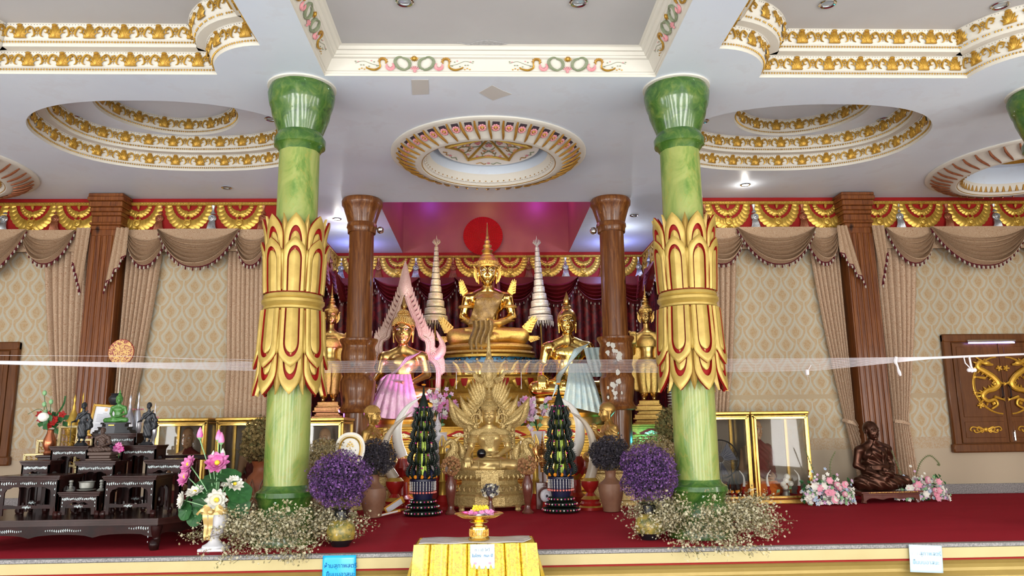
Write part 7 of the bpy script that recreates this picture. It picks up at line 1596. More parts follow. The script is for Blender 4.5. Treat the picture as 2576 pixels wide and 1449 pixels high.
# fan, small tusks, flowers inside the right cases
t = thing('electric_fan', 'round black wire electric fan behind the case glass, right of the right green column', 'fan', (at(1812, 1155, 12.2).x, 12.22, .09)); z = at(1812, 1155, 12.2).z-.09; R = .3; mb = MB(); mb.tube([(R*cos(a), 0, z+R*sin(a)) for a in np.linspace(0, 2*PI, 37)[:-1]], .012, 6, closed=True)
for k in range(28): a = k*2*PI/28; mb.tube([(.05*cos(a), -.03, z+.05*sin(a)), (R*.7*cos(a), -.035, z+R*.7*sin(a)), (R*cos(a), 0, z+R*sin(a))], .0025, 3)
mb.build('wire_guard', g['blackpot'], t); mb = MB()
for k in range(3):
    a = k*2*PI/3+.5; c_, s_ = cos(a), sin(a); mb.grid(lambda u, v: ((.05+.19*v)*c_-(u-.5)*.2*s_*(.5+v), .02+.04*(u-.5), z+(.05+.19*v)*s_+(u-.5)*.2*c_*(.5+v)), 5, 5)
mb.build('blades', g['fanblade'] if 'fanblade' in g else g['navy'], t); MB().lathe([(.16, 0), (.14, .03), (.02, .05), (.018, z-.05)], 16).build('stand', g['blackpot'], t)
for px, s in ((1873, 'in the case beside the right column'), (1934, 'left of the white roses in the right case'), (2012, 'right of the white roses in the right case')):
    x = at(px, 1245, 12.2).x; t = thing('small_tusk', 'small white tusk on a red stand, ' + s, 'tusk', (x, 12.2, .09)); MB().lathe([(.055, 0), (.05, .03), (.03, .05), (.045, .09), (.02, .13), (.025, .17), (.018, .18)], 16).build('stand', g['redgold'], t); e = -1 if px != 1934 else 1
    p = smooth_path([(0, 0, .17), (e*-.01, 0, .25), (e*.0, 0, .34), (e*.06, 0, .42)], 4); MB().tube(p, [.022*(1-i/13)+.003 for i in range(13)], 8).build('tusk', g['ivoryw'], t)
x = at(1978, 1245, 12.18).x; t = thing('rose_vase', 'glass vase of white roses with green leaves inside the right case', 'vase', (x, 12.18, .09)); MB().lathe([(.05, 0), (.06, .04), (.04, .09), (.055, .12)], 16).build('vase_body', g['pewter'], t); mb = MB()
for q in ((0, .26), (-.05, .2), (.07, .21), (.02, .32), (-.02, .16)): mb.ball((q[0], -.03, q[1]), (.048, .045, .045), 10, 7, 0); [mb.tube([(q[0]+.03*cos(a+k), -.07, q[1]+.03*sin(a+k)) for a in np.linspace(0, 2, 5)], .006, 4, 0) for k in (0, 2, 4)]
P = [(random.uniform(-.12, .12), 0, random.uniform(.12, .24)) for _ in range(10)]; scatter(mb, 'leaf', P, .08, [Vector((p[0]*5, -1, .2)) for p in P], 1); mb.build('roses', [g['wp'], g['palegreen']], t)
t = thing('marigold_offering', 'small dark leaf offering with orange marigolds inside the case by the right column', 'offering', (at(1845, 1245, 12.2).x, 12.2, .09)); mb = MB()
for k in range(6): a = k*PI/3; mb.tube(smooth_path([(.05*cos(a), .05*sin(a), .08), (.09*cos(a), .09*sin(a), .16), (.04*cos(a), .04*sin(a), .3)], 3), [.016, .018, .02, .018, .016, .01, .003], 5, 0); mb.ball((.08*cos(a), .08*sin(a), .1), .03, 7, 5, 1)
mb.lathe([(.07, 0), (.05, .05), (.09, .08)], 16, mi=2); mb.tube([(0, 0, .1), (0, 0, .45)], [.03, .004], 6, 0); mb.build('leaf_horns', [g['leafblk'], g['or'], g['redgold']], t)
# bracket legs under white urn side: white urn of lotuses
b = atz(530, 1388, 0); t = thing('lotus_urn', 'white plastic urn with gold ribbon, holding artificial pink and white lotuses', 'vase', (b.x, b.y+.1, 0)); g['urnw'] = mat('white_plastic', (.72, .72, .75), .35); mb = MB(); mb.box(-.13, .13, -.13, .13, 0, .03, b=.006)
mb.lathe([(.125, .03), (.12, .05), (.08, .07), (.05, .1), (.04, .13), (.07, .16), (.085, .18), (.11, .26), (.125, .36), (.13, .4), (.15, .42), (.15, .43), (.12, .42)], 40, wob=lambda a, z: 1+(.03*sin(16*a) if .19 < z < .4 else 0)); mb.build('urn_body', g['urnw'], t)
g['ribbon'] = mat('gold_satin_ribbon', (.62, .42, .15), .3, .4); mb = MB()
for s in (-1, 1):
    mb.grid(lambda u, v: (s*(.02+.1*v*(1+.3*sin(6*u)))+.03*(u-.5), -.15-.03*sin(PI*v), .4+.07*(u-.5)+.04*sin(PI*v)), 5, 6); mb.grid(lambda u, v: (-.03+s*.035+.05*(u-.5)-.03*s*v, -.145-.012*sin(9*v), .4-.28*v), 3, 12)
mb.grid(lambda u, v: (.155*cos(2*PI*u), .155*sin(2*PI*u), .37+.06*v), 30, 1, close_u=True); mb.ball((0, -.17, .4), (.03, .025, .03), 8, 6); mb.build('ribbon', g['ribbon'], t)
U0 = Vector(t.location)
def lotus(px, py, r, mi, up, nm='lotus_bloom', dy=-.05):
    Y = U0.y+dy; c = at(px, py, Y)-U0; mb = MB(); n = Vector(up).normalized(); R = n.to_track_quat('Z', 'Y').to_matrix().to_4x4(); M = Matrix.Translation(c) @ R
    for ring, (k, tl, L) in enumerate(((10, .35, 1), (9, .75, .95), (7, 1.1, .75))):
        for j in range(k):
            a = 2*PI*(j+.5*ring)/k; c_, s_ = cos(a), sin(a)
            def P(u, v): x = (u-.5)*.52*r*L*sin(PI*(.1+.9*v))**.7*(1 if v < 1 else 0); rr = r*L*v*cos(tl*v*.9)+.08*r; z = r*L*v*sin(tl)*.8+.1*r*(abs(u-.5)*2)**2; return (c_*rr-s_*x, s_*rr+c_*x, z)
            mb.grid(P, 4, 6, mi, M)
    mb.ball((0, 0, .25*r), (.22*r, .22*r, .2*r), 10, 6, 2, M); o = mb.build(nm, [g['lp'], g['wp'], g['ye']], t); return c
def stem(c, w=.006): m = MB(); m.tube(smooth_path([(0, 0, .4), (c.x*.45, c.y, .4+(c.z-.4)*.55), c], 5), w, 5); m.build('stem', g['palegreen'], t)
for px, py, r, mi, up in ((548, 1168, .13, 0, (.05, -.9, .6)), (478, 1170, .1, 0, (-.6, -.8, .5)), (472, 1200, .11, 0, (-.7, -.7, .35)), (588, 1220, .1, 1, (.6, -.6, .7)), (492, 1242, .1, 1, (-.2, -.5, .9)), (462, 1258, .09, 1, (-.8, -.5, .1)), (546, 1258, .12, 1, (.1, -1, .1)), (570, 1222, .06, 1, (.0, -.4, .9))): stem(lotus(px, py, r, mi, up))
for px, py, mi in ((503, 1092, 0), (550, 1098, 0), (557, 1105, 0), (536, 1152, 1), (560, 1146, 1)):
    c = at(px, py, U0.y)-U0; m = MB(); m.lathe([(.008, -.06), (.03, -.035), (.034, -.01), (.022, .04), (0, .08)], 10, c, mi=lambda i: 2 if i < 1 else mi); m.build('bud', [g['lp'], g['wp'], g['palegreen']], t); stem(c-Vector((0, 0, .05)))
for px, py, r, up in ((512, 1232, .15, (-.3, -.8, .9)), (520, 1270, .15, (-.1, -1, .2)), (600, 1240, .14, (.5, -.7, .6)), (575, 1200, .13, (.3, -.5, .9)), (468, 1285, .1, (-.5, -.9, .1)), (600, 1275, .12, (.6, -.8, .2)), (545, 1205, .13, (.0, -.4, 1)), (490, 1300, .1, (-.3, -.9, .0)), (470, 1262, .11, (-.8, -.3, .5))):
    c = at(px, py, U0.y+.0)-U0; M = Matrix.Translation(c) @ Vector(up).to_track_quat('Z', 'Y').to_matrix().to_4x4(); m = MB(); m.grid(lambda u, v: (r*v*cos(2*PI*u)*(1+.05*sin(5*2*PI*u)), r*v*sin(2*PI*u), .16*r*v*v+.03*r*v*sin(2*PI*u*9)), 36, 5, close_u=True, M=M); m.build('lotus_leaf', g['green'], t); stem(c)
# ---------------- bronze monk on the right ------------------------------------------------
t0 = thing('bronze_seated_monk', 'dark bronze seated monk statue on a low carved table, in front of the right pilaster', 'statue', (6.18, 12.2, .2), .22); k = .58; t0.scale = (k, k, k)
f, M = seated(t0, 'monk', HM, (g['bronze'], g['bronze']), .02, None, 'down', False, .52, .12)
X, Y, Z = f.grid3(); w = .018*np.sin((X*.9+Z*1.2+Y*.4)*26); D = np.maximum(f.D-.03-w, Z-.4); v = f.mesh(D.astype(np.float32)); p_ = [(v[0], v[1], None, 0)]
reg = -(X*.88-(Z-1.0)*.5+.16); D = np.maximum(f.D-.035-w*.8, reg); v = f.mesh(D.astype(np.float32)); p_.append((v[0], v[1], None, 0)); vf(p_, 'robe', g['bronze'], t0)
mb = MB(); drape_on(mb, f, lambda u, v: (.1+.26*u, 1.12-.62*v), 8, 16, .06); mb.grid(lambda u, v: (-.3+.6*u, -.27-.06*sin(PI*u)-.03*v, .66-.16*v), 14, 4); o = mb.build('folded_sash', g['bronze'], t0, angle=80); md = o.modifiers.new('s', 'SOLIDIFY'); md.thickness = .02
t = thing('carved_low_table', 'low dark carved wooden table under the bronze monk', 'table', (6.25, 12.25, 0), .1); mb = MB(); mb.box(-.52, .52, -.36, .36, .15, .18, b=.008); mb.box(-.48, .48, -.33, .33, .12, .15, b=.006)
pl = [(-.47, .12), (.47, .12), (.47, .02)]+[(.47-.94*k/20, .05+.03*abs(sin(PI*k/20*3))) for k in range(2, 19)]+[(-.47, .02)]; mb.prism(pl, -.32, -.3); 
for x in (-.44, .44):
    for y in (-.28, .28): mb.tube([(x, y, .12), (x, y, .05), (x*1.04, y*1.05, 0)], [.04, .035, .045], 8)
mb.build('table_body', g['darkwood'], t); mb = MB()
for k in range(26): x = -.4+k*.032; mb.box(x, x+.018+.006*(k % 3), -.362, -.3605, .16, .168+.004*(k % 2))
mb.build('inscription_marks', g['frame'], t, smooth=False, stuff=True)
def bouquet(c, spread, label, fern):
    t = thing('flower_arrangement', label, 'flowers', c); A = MB(); L = MB(); st = MB()
    for i in range(330):
        x = random.uniform(-1, 1); z = abs(random.gauss(0, .45)); z = min(z, 1.1)*(1-.45*abs(x)); p = Vector((x*spread[0], random.uniform(-.12, .12)-.1*(1-z), .03+z*spread[1])); scatter(A, 'petalflower', [p], random.uniform(.022, .038), [Vector((x*.6, -1, z*.5))], random.choice((0, 0, 0, 1, 2, 3)))
    for i in range(9):
        p = Vector((random.uniform(-.7, .7)*spread[0], -.2, random.uniform(.1, .8)*spread[1])); mi = random.choice((4, 4, 5)); n = Vector((p.x, -1, .2)).normalized(); R = Matrix.Translation(p) @ n.to_track_quat('Z', 'Y').to_matrix().to_4x4()
        for k in range(6):
            a = k*PI/3; c_, s_ = cos(a), sin(a); A.grid(lambda u, v: (c_*.062*v-s_*(u-.5)*.05*sin(PI*(.1+.9*v)), s_*.062*v+c_*(u-.5)*.05*sin(PI*(.1+.9*v)), .03*v*v), 2, 4, mi, R)
    for i in range(5): p = Vector((random.uniform(-.6, .6)*spread[0], -.18, random.uniform(.1, .8)*spread[1])); A.ball(p, (.045, .04, .045), 10, 7, 4); A.tube([p+Vector((.02*cos(a), -.04, .02*sin(a))) for a in np.linspace(0, 5, 8)], .007, 4, 5)
    P = [(random.uniform(-1, 1)*spread[0], random.uniform(-.1, .1), random.uniform(0, .8)*spread[1]) for _ in range(60)]; scatter(L, 'leaf', P, .08, [Vector((p[0], -.7, .5)) for p in P])
    for pts in fern:
        q = smooth_path([Vector(p) for p in pts], 6); st.tube(q, .007, 5)
        for i in range(1, len(q)-1):
            d = (q[i+1]-q[i-1]).normalized(); n = Vector((-d.z, 0, d.x))
            for s in (-1, 1): e = q[i]+n*s*.035*(1-.5*i/len(q)); st.add([q[i]-d*.008, e, q[i]+d*.008], [(0, 1, 2)])
    A.build('blossoms', [g['wp'], g['sky'], g['lilac'], g['palegreen'], g['rose'], g['wp']], t, stuff=True); L.build('leaves', g['green'], t, stuff=True); st.build('fern_fronds', mat('dusty_fern', (.15, .17, .08), .7), t)
a = atz(2092, 1272, 0); bouquet((a.x, a.y+.15, 0), (.4, .5), 'low arrangement of pink lilies and pale hydrangeas left of the bronze monk', [[(-.1, 0, .3), (-.2, 0, .6), (-.28, 0, .85)], [(.1, 0, .3), (.1, 0, .6), (.2, 0, .8)]])
a = atz(2325, 1262, 0); bouquet((a.x, a.y+.15, 0), (.42, .48), 'low arrangement of pink lilies and pale hydrangeas right of the bronze monk', [[(.0, 0, .4), (.1, 0, .6), (.25, 0, .7), (.36, 0, .62), (.4, 0, .55), (.36, 0, .56)], [(-.2, 0, .3), (-.3, 0, .6), (-.36, 0, .8)]])
# ---------------- plaque, envelopes -----------------------------------------------------------
b = at(881, 1131, 10.3); t = thing('round_plaque', 'white oval ceremonial fan with a gold ring and printed tree emblem, above the purple flowers', 'ceremonial fan', (b.x, 10.3, 0)); z = b.z; mb = MB()
def ov(rx, rz): return [(rx*math.copysign(abs(cos(a))**.9, cos(a))*(1+.06*sin(a)), z+rz*math.copysign(abs(sin(a))**.95, sin(a))) for a in np.linspace(0, 2*PI, 49)[:-1]]
mb.prism(ov(.195, .225), -.01, .01); mb.build('board', g['wp'], t, angle=20); mb = MB(); mb.tube([(x, -.012, zz) for x, zz in ov(.135, .16)], .013, 6, closed=True); mb.build('gold_ring', g['gold'], t); mb = MB(); mb.tube([(x, -.011, zz) for x, zz in ov(.16, .185)], .005, 5, closed=True); mb.build('tan_ring', g['ribbon'], t)
mb = MB()
for x, zz, r in ((0, .1, .014), (-.022, .075, .017), (.022, .075, .017), (-.035, .045, .018), (.035, .045, .018), (0, .06, .018)): mb.ball((x, -.012, z+zz), (r, .003, r*.8), 10, 5, 0)
mb.tube([(0, -.013, z+.07), (0, -.013, z+.02), (.0, -.013, z+.005)], [.004, .004, .012], 5, 0)
for k, w in enumerate((.03, .045, .065, .04, .03, .065)): 
    n = int(w*2/.009)
    for j in range(n):
        if (j*7+k) % 5: x = -w+j*.009; mb.box(x, x+.0075, -.0125, -.0115, z-.012-k*.0135, z-.006-k*.0135, 1)
for x, zz in ((0, -.125), (0, -.165), (-.045, -.148), (.045, -.148)): mb.add([(x-.014, -.014, z+zz), (x, -.014, z+zz+.018), (x+.014, -.014, z+zz), (x, -.014, z+zz-.018)], [(0, 1, 2, 3)], 2)
mb.build('print', [g['ribbon'], g['ink'], g['orobe']], t); MB().tube([(0, .01, z-.1), (0, .01, 0)], .01, 8).lathe([(.1, 0), (.08, .02), (.02, .03)], 16).build('stick', g['blackpot'], t)
g['orpaper'] = mat('orange_envelope', (.75, .35, .03), .5)
for k, (px, py, rz, lab) in enumerate(((998, 1292, .5, 'orange envelope standing open at the foot of the left leaf offering'), (982, 1298, .25, 'orange envelope lying left of the standing envelope'))):
    b = atz(px, py, 0); t = thing('envelope', lab, 'envelope', (b.x, b.y-.1, .0), rz); m = MB(); 
    m.box(-.16, .16, -.004, .004, 0, .1 if k == 0 else .03, M=Matrix.Rotation(-.5, 4, 'Y') if k == 0 else Matrix.Rotation(-.2, 4, 'Y')); o = m.build('paper', g['orpaper'], t); o.location.z = .09 if k == 0 else .035
    MB().box(-.14, .12, -.012, -.006, .005, .08 if k == 0 else .025, M=Matrix.Rotation(-.5 if k == 0 else -.2, 4, 'Y')).build('inner_sheet', g['paper'], t).location.z = .09 if k == 0 else .035
# ---------------- offering table in front ---------------------------------------------------
TT = .18; F0 = atz(1047, 1370, TT); F1 = atz(1345, 1366, TT); Yf = (F0.y+F1.y)/2; x0, x1 = F0.x, F1.x; dp = .42
g['wood2'] = g['darkwood']; t = thing('offering_table', 'small table under the yellow cloth in front of the stage', 'table', ((x0+x1)/2, Yf, -.6)); w = (x1-x0)/2-.02; m = MB(); m.box(-w, w, .02, dp-.02, .745, .77, b=.004); m.build('table_top', g['wood2'], t)
for sx in (-1, 1):
    for yy in (.06, dp-.06): MB().box(sx*w, sx*(w-.04), yy-.02, yy+.02, 0, .745, b=.004).build('leg', g['wood2'], t)
m = NT('yellow_brocade'); c = m.coord(); n = m.noise(c, 45, 3, .6, 1.2); n2 = m.noise(c, 6, 3); m.set(Base_Color=m.ramp(n, [(.44, (.5, .29, .01)), (.54, (.85, .6, .03))]), Roughness=m.math('ADD', .25, m.math('MULTIPLY', n, .3)), Specular_IOR_Level=.6, Coat_Weight=.15); m.bump(n2, .4, .02); g['yellowcloth'] = m.m
t = thing('yellow_tablecloth', 'shiny yellow brocade cloth with box pleats over the front table', 'tablecloth', ((x0+x1)/2, Yf, TT-.78)); W2 = (x1-x0)/2; m = MB()
def top(u, v): return (-W2+2*W2*u, -.01+(dp+.02)*v, .782+.001*sin(20*u))
m.grid(top, 20, 6); m.build('top_sheet', g['yellowcloth'], t); m = MB(); xs_ = [-1, -.73, -.44, -.13, .02, .2, .47, .72, 1.0]
per = []   # perimeter positions with pleats
def front(u, v):
    # pleats: narrow tucks
    fl = .02+.06*v; x = -W2-fl+(2*W2+2*fl)*u; q = (u*2-1); d = min(abs(q-p) for p in xs_[1:-1]); tuck = .03*math.exp(-(d/.007)**2); return (x, -.012-.05*v-.012*sin(7*u)*v+tuck-.012*math.exp(-((d-.04)/.03)**2), .782-.77*v)
m.grid(front, 260, 14); m.build('front_skirt', g['yellowcloth'], t)
for s in (-1, 1):
    m = MB(); m.grid(lambda u, v: (s*(W2+.01+(.06+.16*sin(PI*(u*.8+.1)))*v), -.012-.05*v*(1-u)+(dp+.02)*u-.0, .782-.77*v+.0*u), 30, 12); m.build('side_skirt', g['yellowcloth'], t)
m = NT('plastic_sheet_paper'); c = m.coord(); m.set(Base_Color=(.62, .6, .58), Roughness=.25); m.bump(m.noise(c, 14, 4, .6), .8, .02); g['sheet'] = m.m
t = thing('plastic_runner', 'crumpled whitish plastic sheet covering the table top', 'table cover', ((x0+x1)/2, Yf, TT+.006)); m = MB(); m.grid(lambda u, v: (-W2*.96+2*W2*.95*u+.006*sin(9*v), -.008+dp*v+.004*sin(13*u), .003+.003*sin(17*u+5*v)+(.03*max(0, (u-.93)/.07)*(1-v))), 40, 8); o = m.build('sheet', g['sheet'], t); o.modifiers.new('s', 'SOLIDIFY').thickness = .002
b = atz(1205, 1358, TT+.012); t = thing('pedestal_tray', 'polished gold footed tray on the yellow table', 'tray', (b.x, b.y+.02, TT+.012)); hh = at(1205, 1294, b.y).z-TT-.012; k = hh
m = MB(); m.lathe([(.098, 0), (.1, .01), (.09, .02), (.08, .05*1), (.084, k*.42), (.078, k*.52), (.048, k*.56), (.045, k*.62), (.05, k*.66), (.085, k*.68), (.09, k*.72), (.06, k*.76), (.07, k*.8), (.15, k*.86), (.205, k*.98), (.228, k), (.232, k+.006), (.225, k+.01), (.2, k+.002), (.15, k*.91), (.03, k*.89), (0, k*.89)], 56); tm_ = m.build('turned_metal', g['goldpol'], t)
m = MB(); 
for j in range(70): a = 2*PI*j/70; m.tube([(.158*cos(a), .158*sin(a), k*.885), (.198*cos(a), .198*sin(a), k*.97)], .002, 3)
for j in range(34): a = 2*PI*j/34; m.tube([(.086*cos(a), .086*sin(a), k*.14), (.089*cos(a+.05), .089*sin(a+.05), k*.26), (.086*cos(a), .086*sin(a), k*.42)], .004, 4)
m.build('chased_ribs', g['goldfine'], tm_, stuff=True)
t2 = thing('flower_garland', 'purple, yellow and white flower garland lying in the gold tray', 'garland', (b.x+.01, b.y+.02, TT+.012+k*.9)); m = MB(); 
for px_, mi in ((-.07, 0), (-.035, 0), (.0, 2), (.035, 0), (.075, 0), (.09, 0), (-.055, 0)): P = [(px_+random.uniform(-.02, .02), random.uniform(-.05, .02), random.uniform(.01, .05)) for _ in range(9)]; scatter(m, 'petalflower', P, .028, [Vector((p[0]*4, -1, 1)) for p in P], mi)
for px_ in (-.035, .03): P = [(px_+random.uniform(-.03, .03), random.uniform(-.02, .03), random.uniform(.06, .085)) for _ in range(8)]; scatter(m, 'petalflower', P, .03, [Vector((p[0]*4, -1, 1)) for p in P], 1)
m.build('blossoms', [g['lp'], g['ye'], g['wp']], t2)
t2 = thing('folded_notes', 'folded brown banknote and white papers in the gold tray', 'papers', (b.x, b.y-.07, TT+.012+k*.9)); m = MB(); m.grid(lambda u, v: (-.11+.14*u, -.03+.06*v, .02+.012*sin(6*u)), 8, 3); m.build('brown_note', g['ribbon'], t2); m = MB(); m.grid(lambda u, v: (.03+.13*u, -.02+.07*v, .02+.015*sin(5*u+1)), 8, 3); m.ball((-.0, -.05, .025), (.025, .02, .015), 8, 6); m.build('white_paper', g['paper'], t2)
# ---------------- paper notices ------------------------------------------------------------
def text(body, size, m, parent, loc, rot=(PI/2, 0, 0), name='lettering', ax='CENTER'):
    cu = bpy.data.curves.new(name, 'FONT'); cu.body = body; cu.size = size; cu.align_x = ax; cu.extrude = .0006; cu.materials.append(m); o = link(name, cu); bpy.context.view_layer.update(); me = bpy.data.meshes.new_from_object(o.evaluated_get(bpy.context.evaluated_depsgraph_get())); bpy.data.objects.remove(o); return link(name, me, parent, loc, rot)
g['cyanpaper'] = mat('bright_blue_paper', (.0, .42, .82), .3, coat=.5); g['blueink'] = mat('dark_blue_ink', (.0, .08, .3), .6); g['palepaper'] = mat('pale_blue_paper', (.55, .72, .85), .3, coat=.4); g['fadeink'] = mat('faded_blue_ink', (.25, .42, .58), .6); g['fadepink'] = mat('faded_pink_ink', (.72, .62, .78), .6)
def notice(x, y, z0, w, h, m, label, tilt=0): 
    t = thing('paper_notice', label, 'notice', (x, y, z0)); b = MB(); b.grid(lambda u, v: (-w/2+w*u, -.004*sin(PI*u)-.003*sin(3*v), -h+h*v), 10, 8); o = b.build('sheet', m, t); o.modifiers.new('s', 'SOLIDIFY').thickness = .0015; return t
a = at(812, 1398, 7.84); c_ = at(896, 1396, 7.84); t = notice((a.x+c_.x)/2, 7.845, a.z, c_.x-a.x, .28, g['cyanpaper'], 'bright blue paper notice taped to the stage front below the left flowers')
text('ห้ามสุภาพสตรี', .058, g['blueink'], t, (.015, -.008, -.115)); text('ขึ้นบนอาสนะ', .058, g['blueink'], t, (.015, -.008, -.195))
a = at(2288, 1372, 7.84); c_ = at(2368, 1371, 7.84); t = notice((a.x+c_.x)/2, 7.845, a.z, (c_.x-a.x)*1.03, .265, g['palepaper'], 'pale faded paper notice taped to the right of the stage front'); t.rotation_euler = (0, .05, 0)
text('สุภาพสตรี', .056, g['fadeink'], t, (.045, -.008, -.1)); text('ห้าม', .056, g['fadepink'], t, (-.1, -.008, -.1)); text('ขึ้นบนอาสนะ', .056, g['fadeink'], t, (-.005, -.008, -.185))
a = at(1183, 1369, Yf-.03); c_ = at(1244, 1368, Yf-.03); t = notice((a.x+c_.x)/2, Yf-.04, a.z, c_.x-a.x, .215, g['palepaper'], 'pale creased notice pinned to the front of the yellow tablecloth'); t.rotation_euler = (.06, 0, 0)
text('ท ะ เดิ ไหว้', .034, g['ink'], t, (0, -.009, -.06)); text('ในไตร:  กมะ ปี', .034, g['blueink'], t, (0, -.009, -.11)); m = MB()
for s in (-1, 1): m.ball((s*.066, -.006, -.145), (.016, .003, .014), 10, 6, 0); m.ball((s*.066, -.007, -.165), (.014, .003, .01), 10, 6, 1)
m.build('small_drawings', [g['fadepink'], g['rose']], t)
# ---------------- sacred threads ---------------------------------------------------------
g['thread'] = mat('white_cotton_thread', (.72, .68, .7), .8); cen = (.05, 11.62)
t = thing('sacred_threads', 'bundle of white cotton threads strung across the hall past both green columns', 'thread', (0, 0, 0)); mb = MB()
for k in range(12):
    f_ = k/11; zc = at(1228, 906+30*f_, cen[1]).z
    L = at(0, 908+(8*f_), 9.4); Lm = at(820, 909+28*f_, 10.6); R = at(1660, 905+32*f_, 10.6); R2 = at(2050, 902+30*f_, 9.9); R3 = at(2340, 898+5*f_, 9.4); R4 = at(2620, 887+4*f_, 9.1); L2 = at(-60, 907+8*f_, 9.3); Lq = at(420, 913+14*f_, 9.9)
    mb.tube([L2, L, Lq, Lm, (cen[0], cen[1], zc), R, R2, R3, R4], .0022, 4)
mb.tube([at(-20, 894, 9.3), at(330, 896, 9.7), at(660, 912, 10.3)], .0018, 4); mb.tube([at(700, 912, 10.3), at(640, 905, 10.2), at(400, 900, 9.9)], .002, 4)
mb.build('strands', g['thread'], t, stuff=True)
for k, (px, py, py1, lab) in enumerate(((1148, 936, 975, 'left'), (1311, 936, 975, 'right'))):
    a = at(px, py, 11.6); b = at(px, py1, 11.6); t = thing('hanging_bob', 'tiny pale wooden bob hanging from the threads on the %s of the throne crest' % lab, 'pendant', a); MB().tube([(0, 0, 0), (0, 0, b.z-a.z)], .004, 4).build('string', g['thread'], t); MB().lathe([(0, -.03), (.012, -.01), (.008, .02), (0, .03)], 8, (0, 0, b.z-a.z)).build('bob', g['ivory'], t)
for px, py, Y, n, lab in ((2438, 897, 9.25, 0, 'white string pompoms hanging from the threads before the right window'), (2255, 900, 9.5, 1, 'knotted white cloth strip hanging from the threads by the right pilaster'), (2030, 930, 9.9, 2, 'small wrapped cotton bundle hanging from the threads right of the display case')):
    a = at(px, py, Y); t = thing('thread_knot', lab, 'ornament', a); m = MB()
    if n == 0:
        m.tube([(0, 0, 0), (.01, 0, -.12), (.02, 0, -.15)], .012, 6); m.tube([(-.07, 0, 0), (-.06, 0, -.08), (.0, 0, -.15)], .007, 5); [m.ball((-.03+.035*i, -.01, -.17-.005*(i % 2)), .026, 10, 7) for i in range(3)]
    elif n == 1: m.tube(smooth_path([(0, 0, .01), (-.02, 0, -.05), (.0, 0, -.1), (.01, 0, -.16), (.03, 0, -.23)], 3), [.02, .022, .026, .024, .02, .016, .014, .013, .014, .018, .022, .02, .012], 7)
    else: m.lathe([(.018, .0), (.026, -.01), (.026, -.06), (.02, -.07)], 10); m.tube([(.02, 0, 0), (.06, 0, .06)], .006, 4); m.tube([(0, 0, -.07), (.005, 0, -.16)], .0015, 3)
    m.build('cotton', g['thread'], t)
# ---------------- ceiling lamps ----------------------------------------------------------
def downlight(px, py, z, label, on=False, r=.075):
    b = atz(px, py, z); t = thing('downlight', label, 'ceiling lamp', (b.x, b.y, z)); MB().lathe([(r, .0), (r+.012, -.012), (r, -.02), (r*.8, -.012), (r*.75, .03)], 28, cap=False).build('chrome_ring', g['chrome'], t); MB().lathe([(r*.78, -.004), (r*.4, -.012), (0, -.014)], 20, cap=False).build('lamp_lens', g['lamp_on'] if on else g['bulb'], t)
    if on: point('downlight_glow', (b.x, b.y, z-.12), 4, (1, .93, .82), .04)
Z0 = CZ; Zo = CZ+.48
for px, py, z, lab, on in ((570, 471, Z0, 'unlit downlight in the ceiling behind the left green column', 0), (1875, 464, Z0, 'lit downlight glowing above the right wall frieze', 1), (848, 550, Z0, 'lit downlight above the niche, left of the left timber column', 1), (1595, 541, Z0, 'unlit downlight above the niche, right of the right timber column', 0),
                           (190, 295, Zo, 'unlit downlight at the left of the left oval recess', 0), (682, 298, Zo, 'unlit downlight at the right of the left oval recess', 0), (1768, 303, Zo, 'unlit downlight at the left of the right oval recess', 0), (2222, 300, Zo, 'unlit downlight at the right of the right oval recess', 0),
                           (1018, 3, CZ+.29, 'unlit downlight in the centre tray, left one', 0), (1455, 4, CZ+.29, 'unlit downlight in the centre tray, right one', 0), (2082, 8, CZ+.48, 'unlit downlight in the right tray, nearer the centre', 0), (2516, 12, CZ+.48, 'unlit downlight in the right tray, at the right end', 0)): downlight(px, py, z, lab, bool(on), .085 if z > Z0 else .075)
# tube lamp over the right window
a = at(2432, 862, WY-.14); b = at(2556, 862, WY-.14); t = thing('tube_lamp', 'short violet-blue tube lamp above the carved window shutters', 'tube lamp', ((a.x+b.x)/2, WY-.14, a.z)); MB().box(-.44, .44, -.02, .02, .01, .05, b=.006).build('housing', g['chrome'], t); MB().tube([(-.42, 0, -.005), (.42, 0, -.005)], .012, 8).build('lit_tube', mat('violet_tube', (.6, .6, 1), .5, emit=(.35, .3, 1), estr=9), t)
# peeling damage and patches on the ceiling
g['patch'] = mat('grey_filler_patch', (.33, .33, .34), .8, 0, (.5, .5, .5), 30); g['putty'] = mat('putty_patch', (.5, .48, .46), .8)
def patch(pts, z, label, m):
    c = atz(*pts[0], z); t = thing('ceiling_patch', label, 'ceiling damage', (c.x, c.y, z-.001)); P = [atz(x, y, z)-c for x, y in pts]; b = MB(); n = len(P); b.add([(p.x, p.y, 0) for p in P]+[(p.x, p.y, -.004) for p in P], [tuple(range(n)), tuple(range(n, 2*n))[::-1]]+[(i, (i+1) % n, n+(i+1) % n, n+i) for i in range(n)]); b.build('flaking_plaster', m, t, smooth=False)
patch([(1150, 106), (1180, 111), (1200, 104), (1225, 100), (1250, 104), (1278, 110), (1240, 116), (1222, 122), (1210, 118), (1180, 114)], CZ+.289, 'torn grey plaster in the centre tray above the moulding', g['patch'])
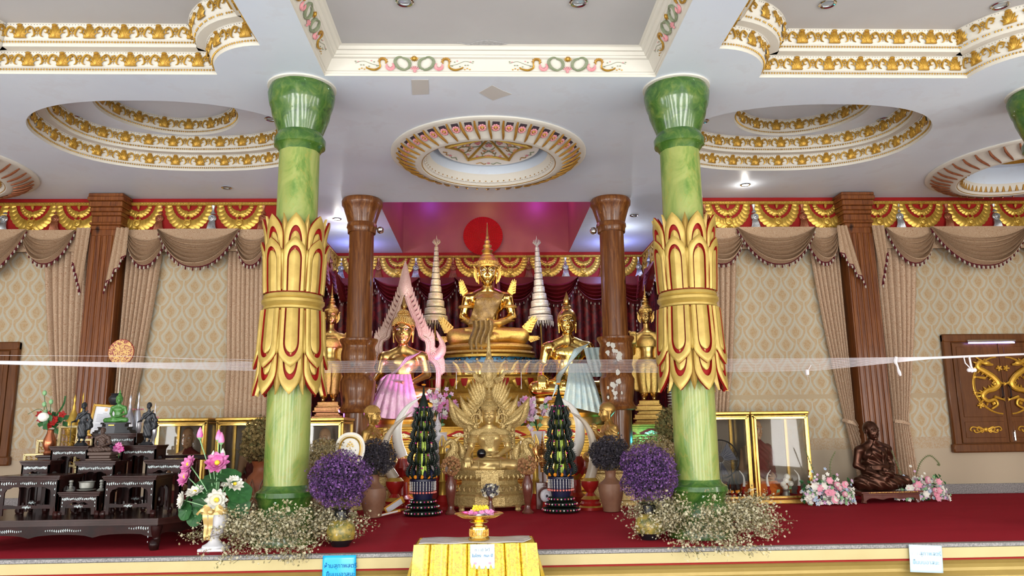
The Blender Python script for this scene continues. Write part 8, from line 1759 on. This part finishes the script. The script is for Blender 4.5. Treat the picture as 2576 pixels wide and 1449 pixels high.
patch([(1205, 232), (1238, 214), (1266, 228), (1288, 236), (1262, 244), (1240, 252)], CZ, 'ragged pale filler patch on the ceiling above the medallion', g['putty']); patch([(1035, 200), (1078, 200), (1079, 236), (1037, 238)], CZ, 'square beige filler patch on the ceiling left of the medallion', g['putty'])
# ---------------- shared group phrases for repeats ------------------------------------------
GR = {'marble_column': 'green marbled columns', 'wooden_column': 'round timber columns at the niche', 'wooden_pilaster': 'timber pilasters on the back wall', 'frieze': 'red friezes with gilded swags',
      'curtain': 'curtains on the back wall', 'curtain_valance': 'draped valances', 'side_drapery': 'drapery on the niche side walls', 'lacquer_stand': 'nested lacquer stands on the base table', 'downlight': 'recessed ceiling downlights',
      'carved_tusk': 'tusks flanking the throne', 'small_tusk': 'small tusks inside the display cases', 'tiered_leaf_offering': 'tiered leaf offerings beside the throne', 'kneeling_attendant': 'kneeling attendants', 'attendant_pedestal': 'pedestals of the kneeling attendants',
      'standing_crowned_image': 'standing crowned images', 'tiered_pedestal': 'pedestals of the standing images', 'tiered_umbrella': 'tiered umbrellas beside the crowned image', 'display_case': 'gilt glass display cases', 'seated_monk_effigy': 'monk effigies in the display cases',
      'walking_monk_figure': 'walking monk figurines', 'reliquary': 'reliquaries on the rear shelf', 'pierced_panel': 'pierced gilt panels', 'dried_flower_cluster': 'dried flowers at the column feet', 'painted_vase': 'painted vases with purple flowers', 'flower_arrangement': 'flower arrangements beside the bronze monk',
      'spotlight': 'spotlights on the timber columns', 'orchid_spray': 'orchid sprays behind the throne', 'candle_post': 'gold candle posts', 'candle_holder': 'candle holders on the front stand', 'paper_notice': 'paper notices', 'turned_vase': 'turned wooden vases at the throne', 'brown_vase': 'brown vases with dried flowers',
      'ceiling_patch': 'patches on the ceiling', 'thread_knot': 'knots on the sacred threads', 'hanging_bob': 'bobs hanging from the threads', 'tusk_stand': 'stands of the white tusks', 'image_pedestal': 'pedestals of the seated images', 'envelope': 'orange envelopes'}
for o in SC.objects:
    if o.parent is None and o.get('category') and not o.get('group'):
        k = o.name.split('.')[0]
        if k in GR: o['group'] = GR[k]
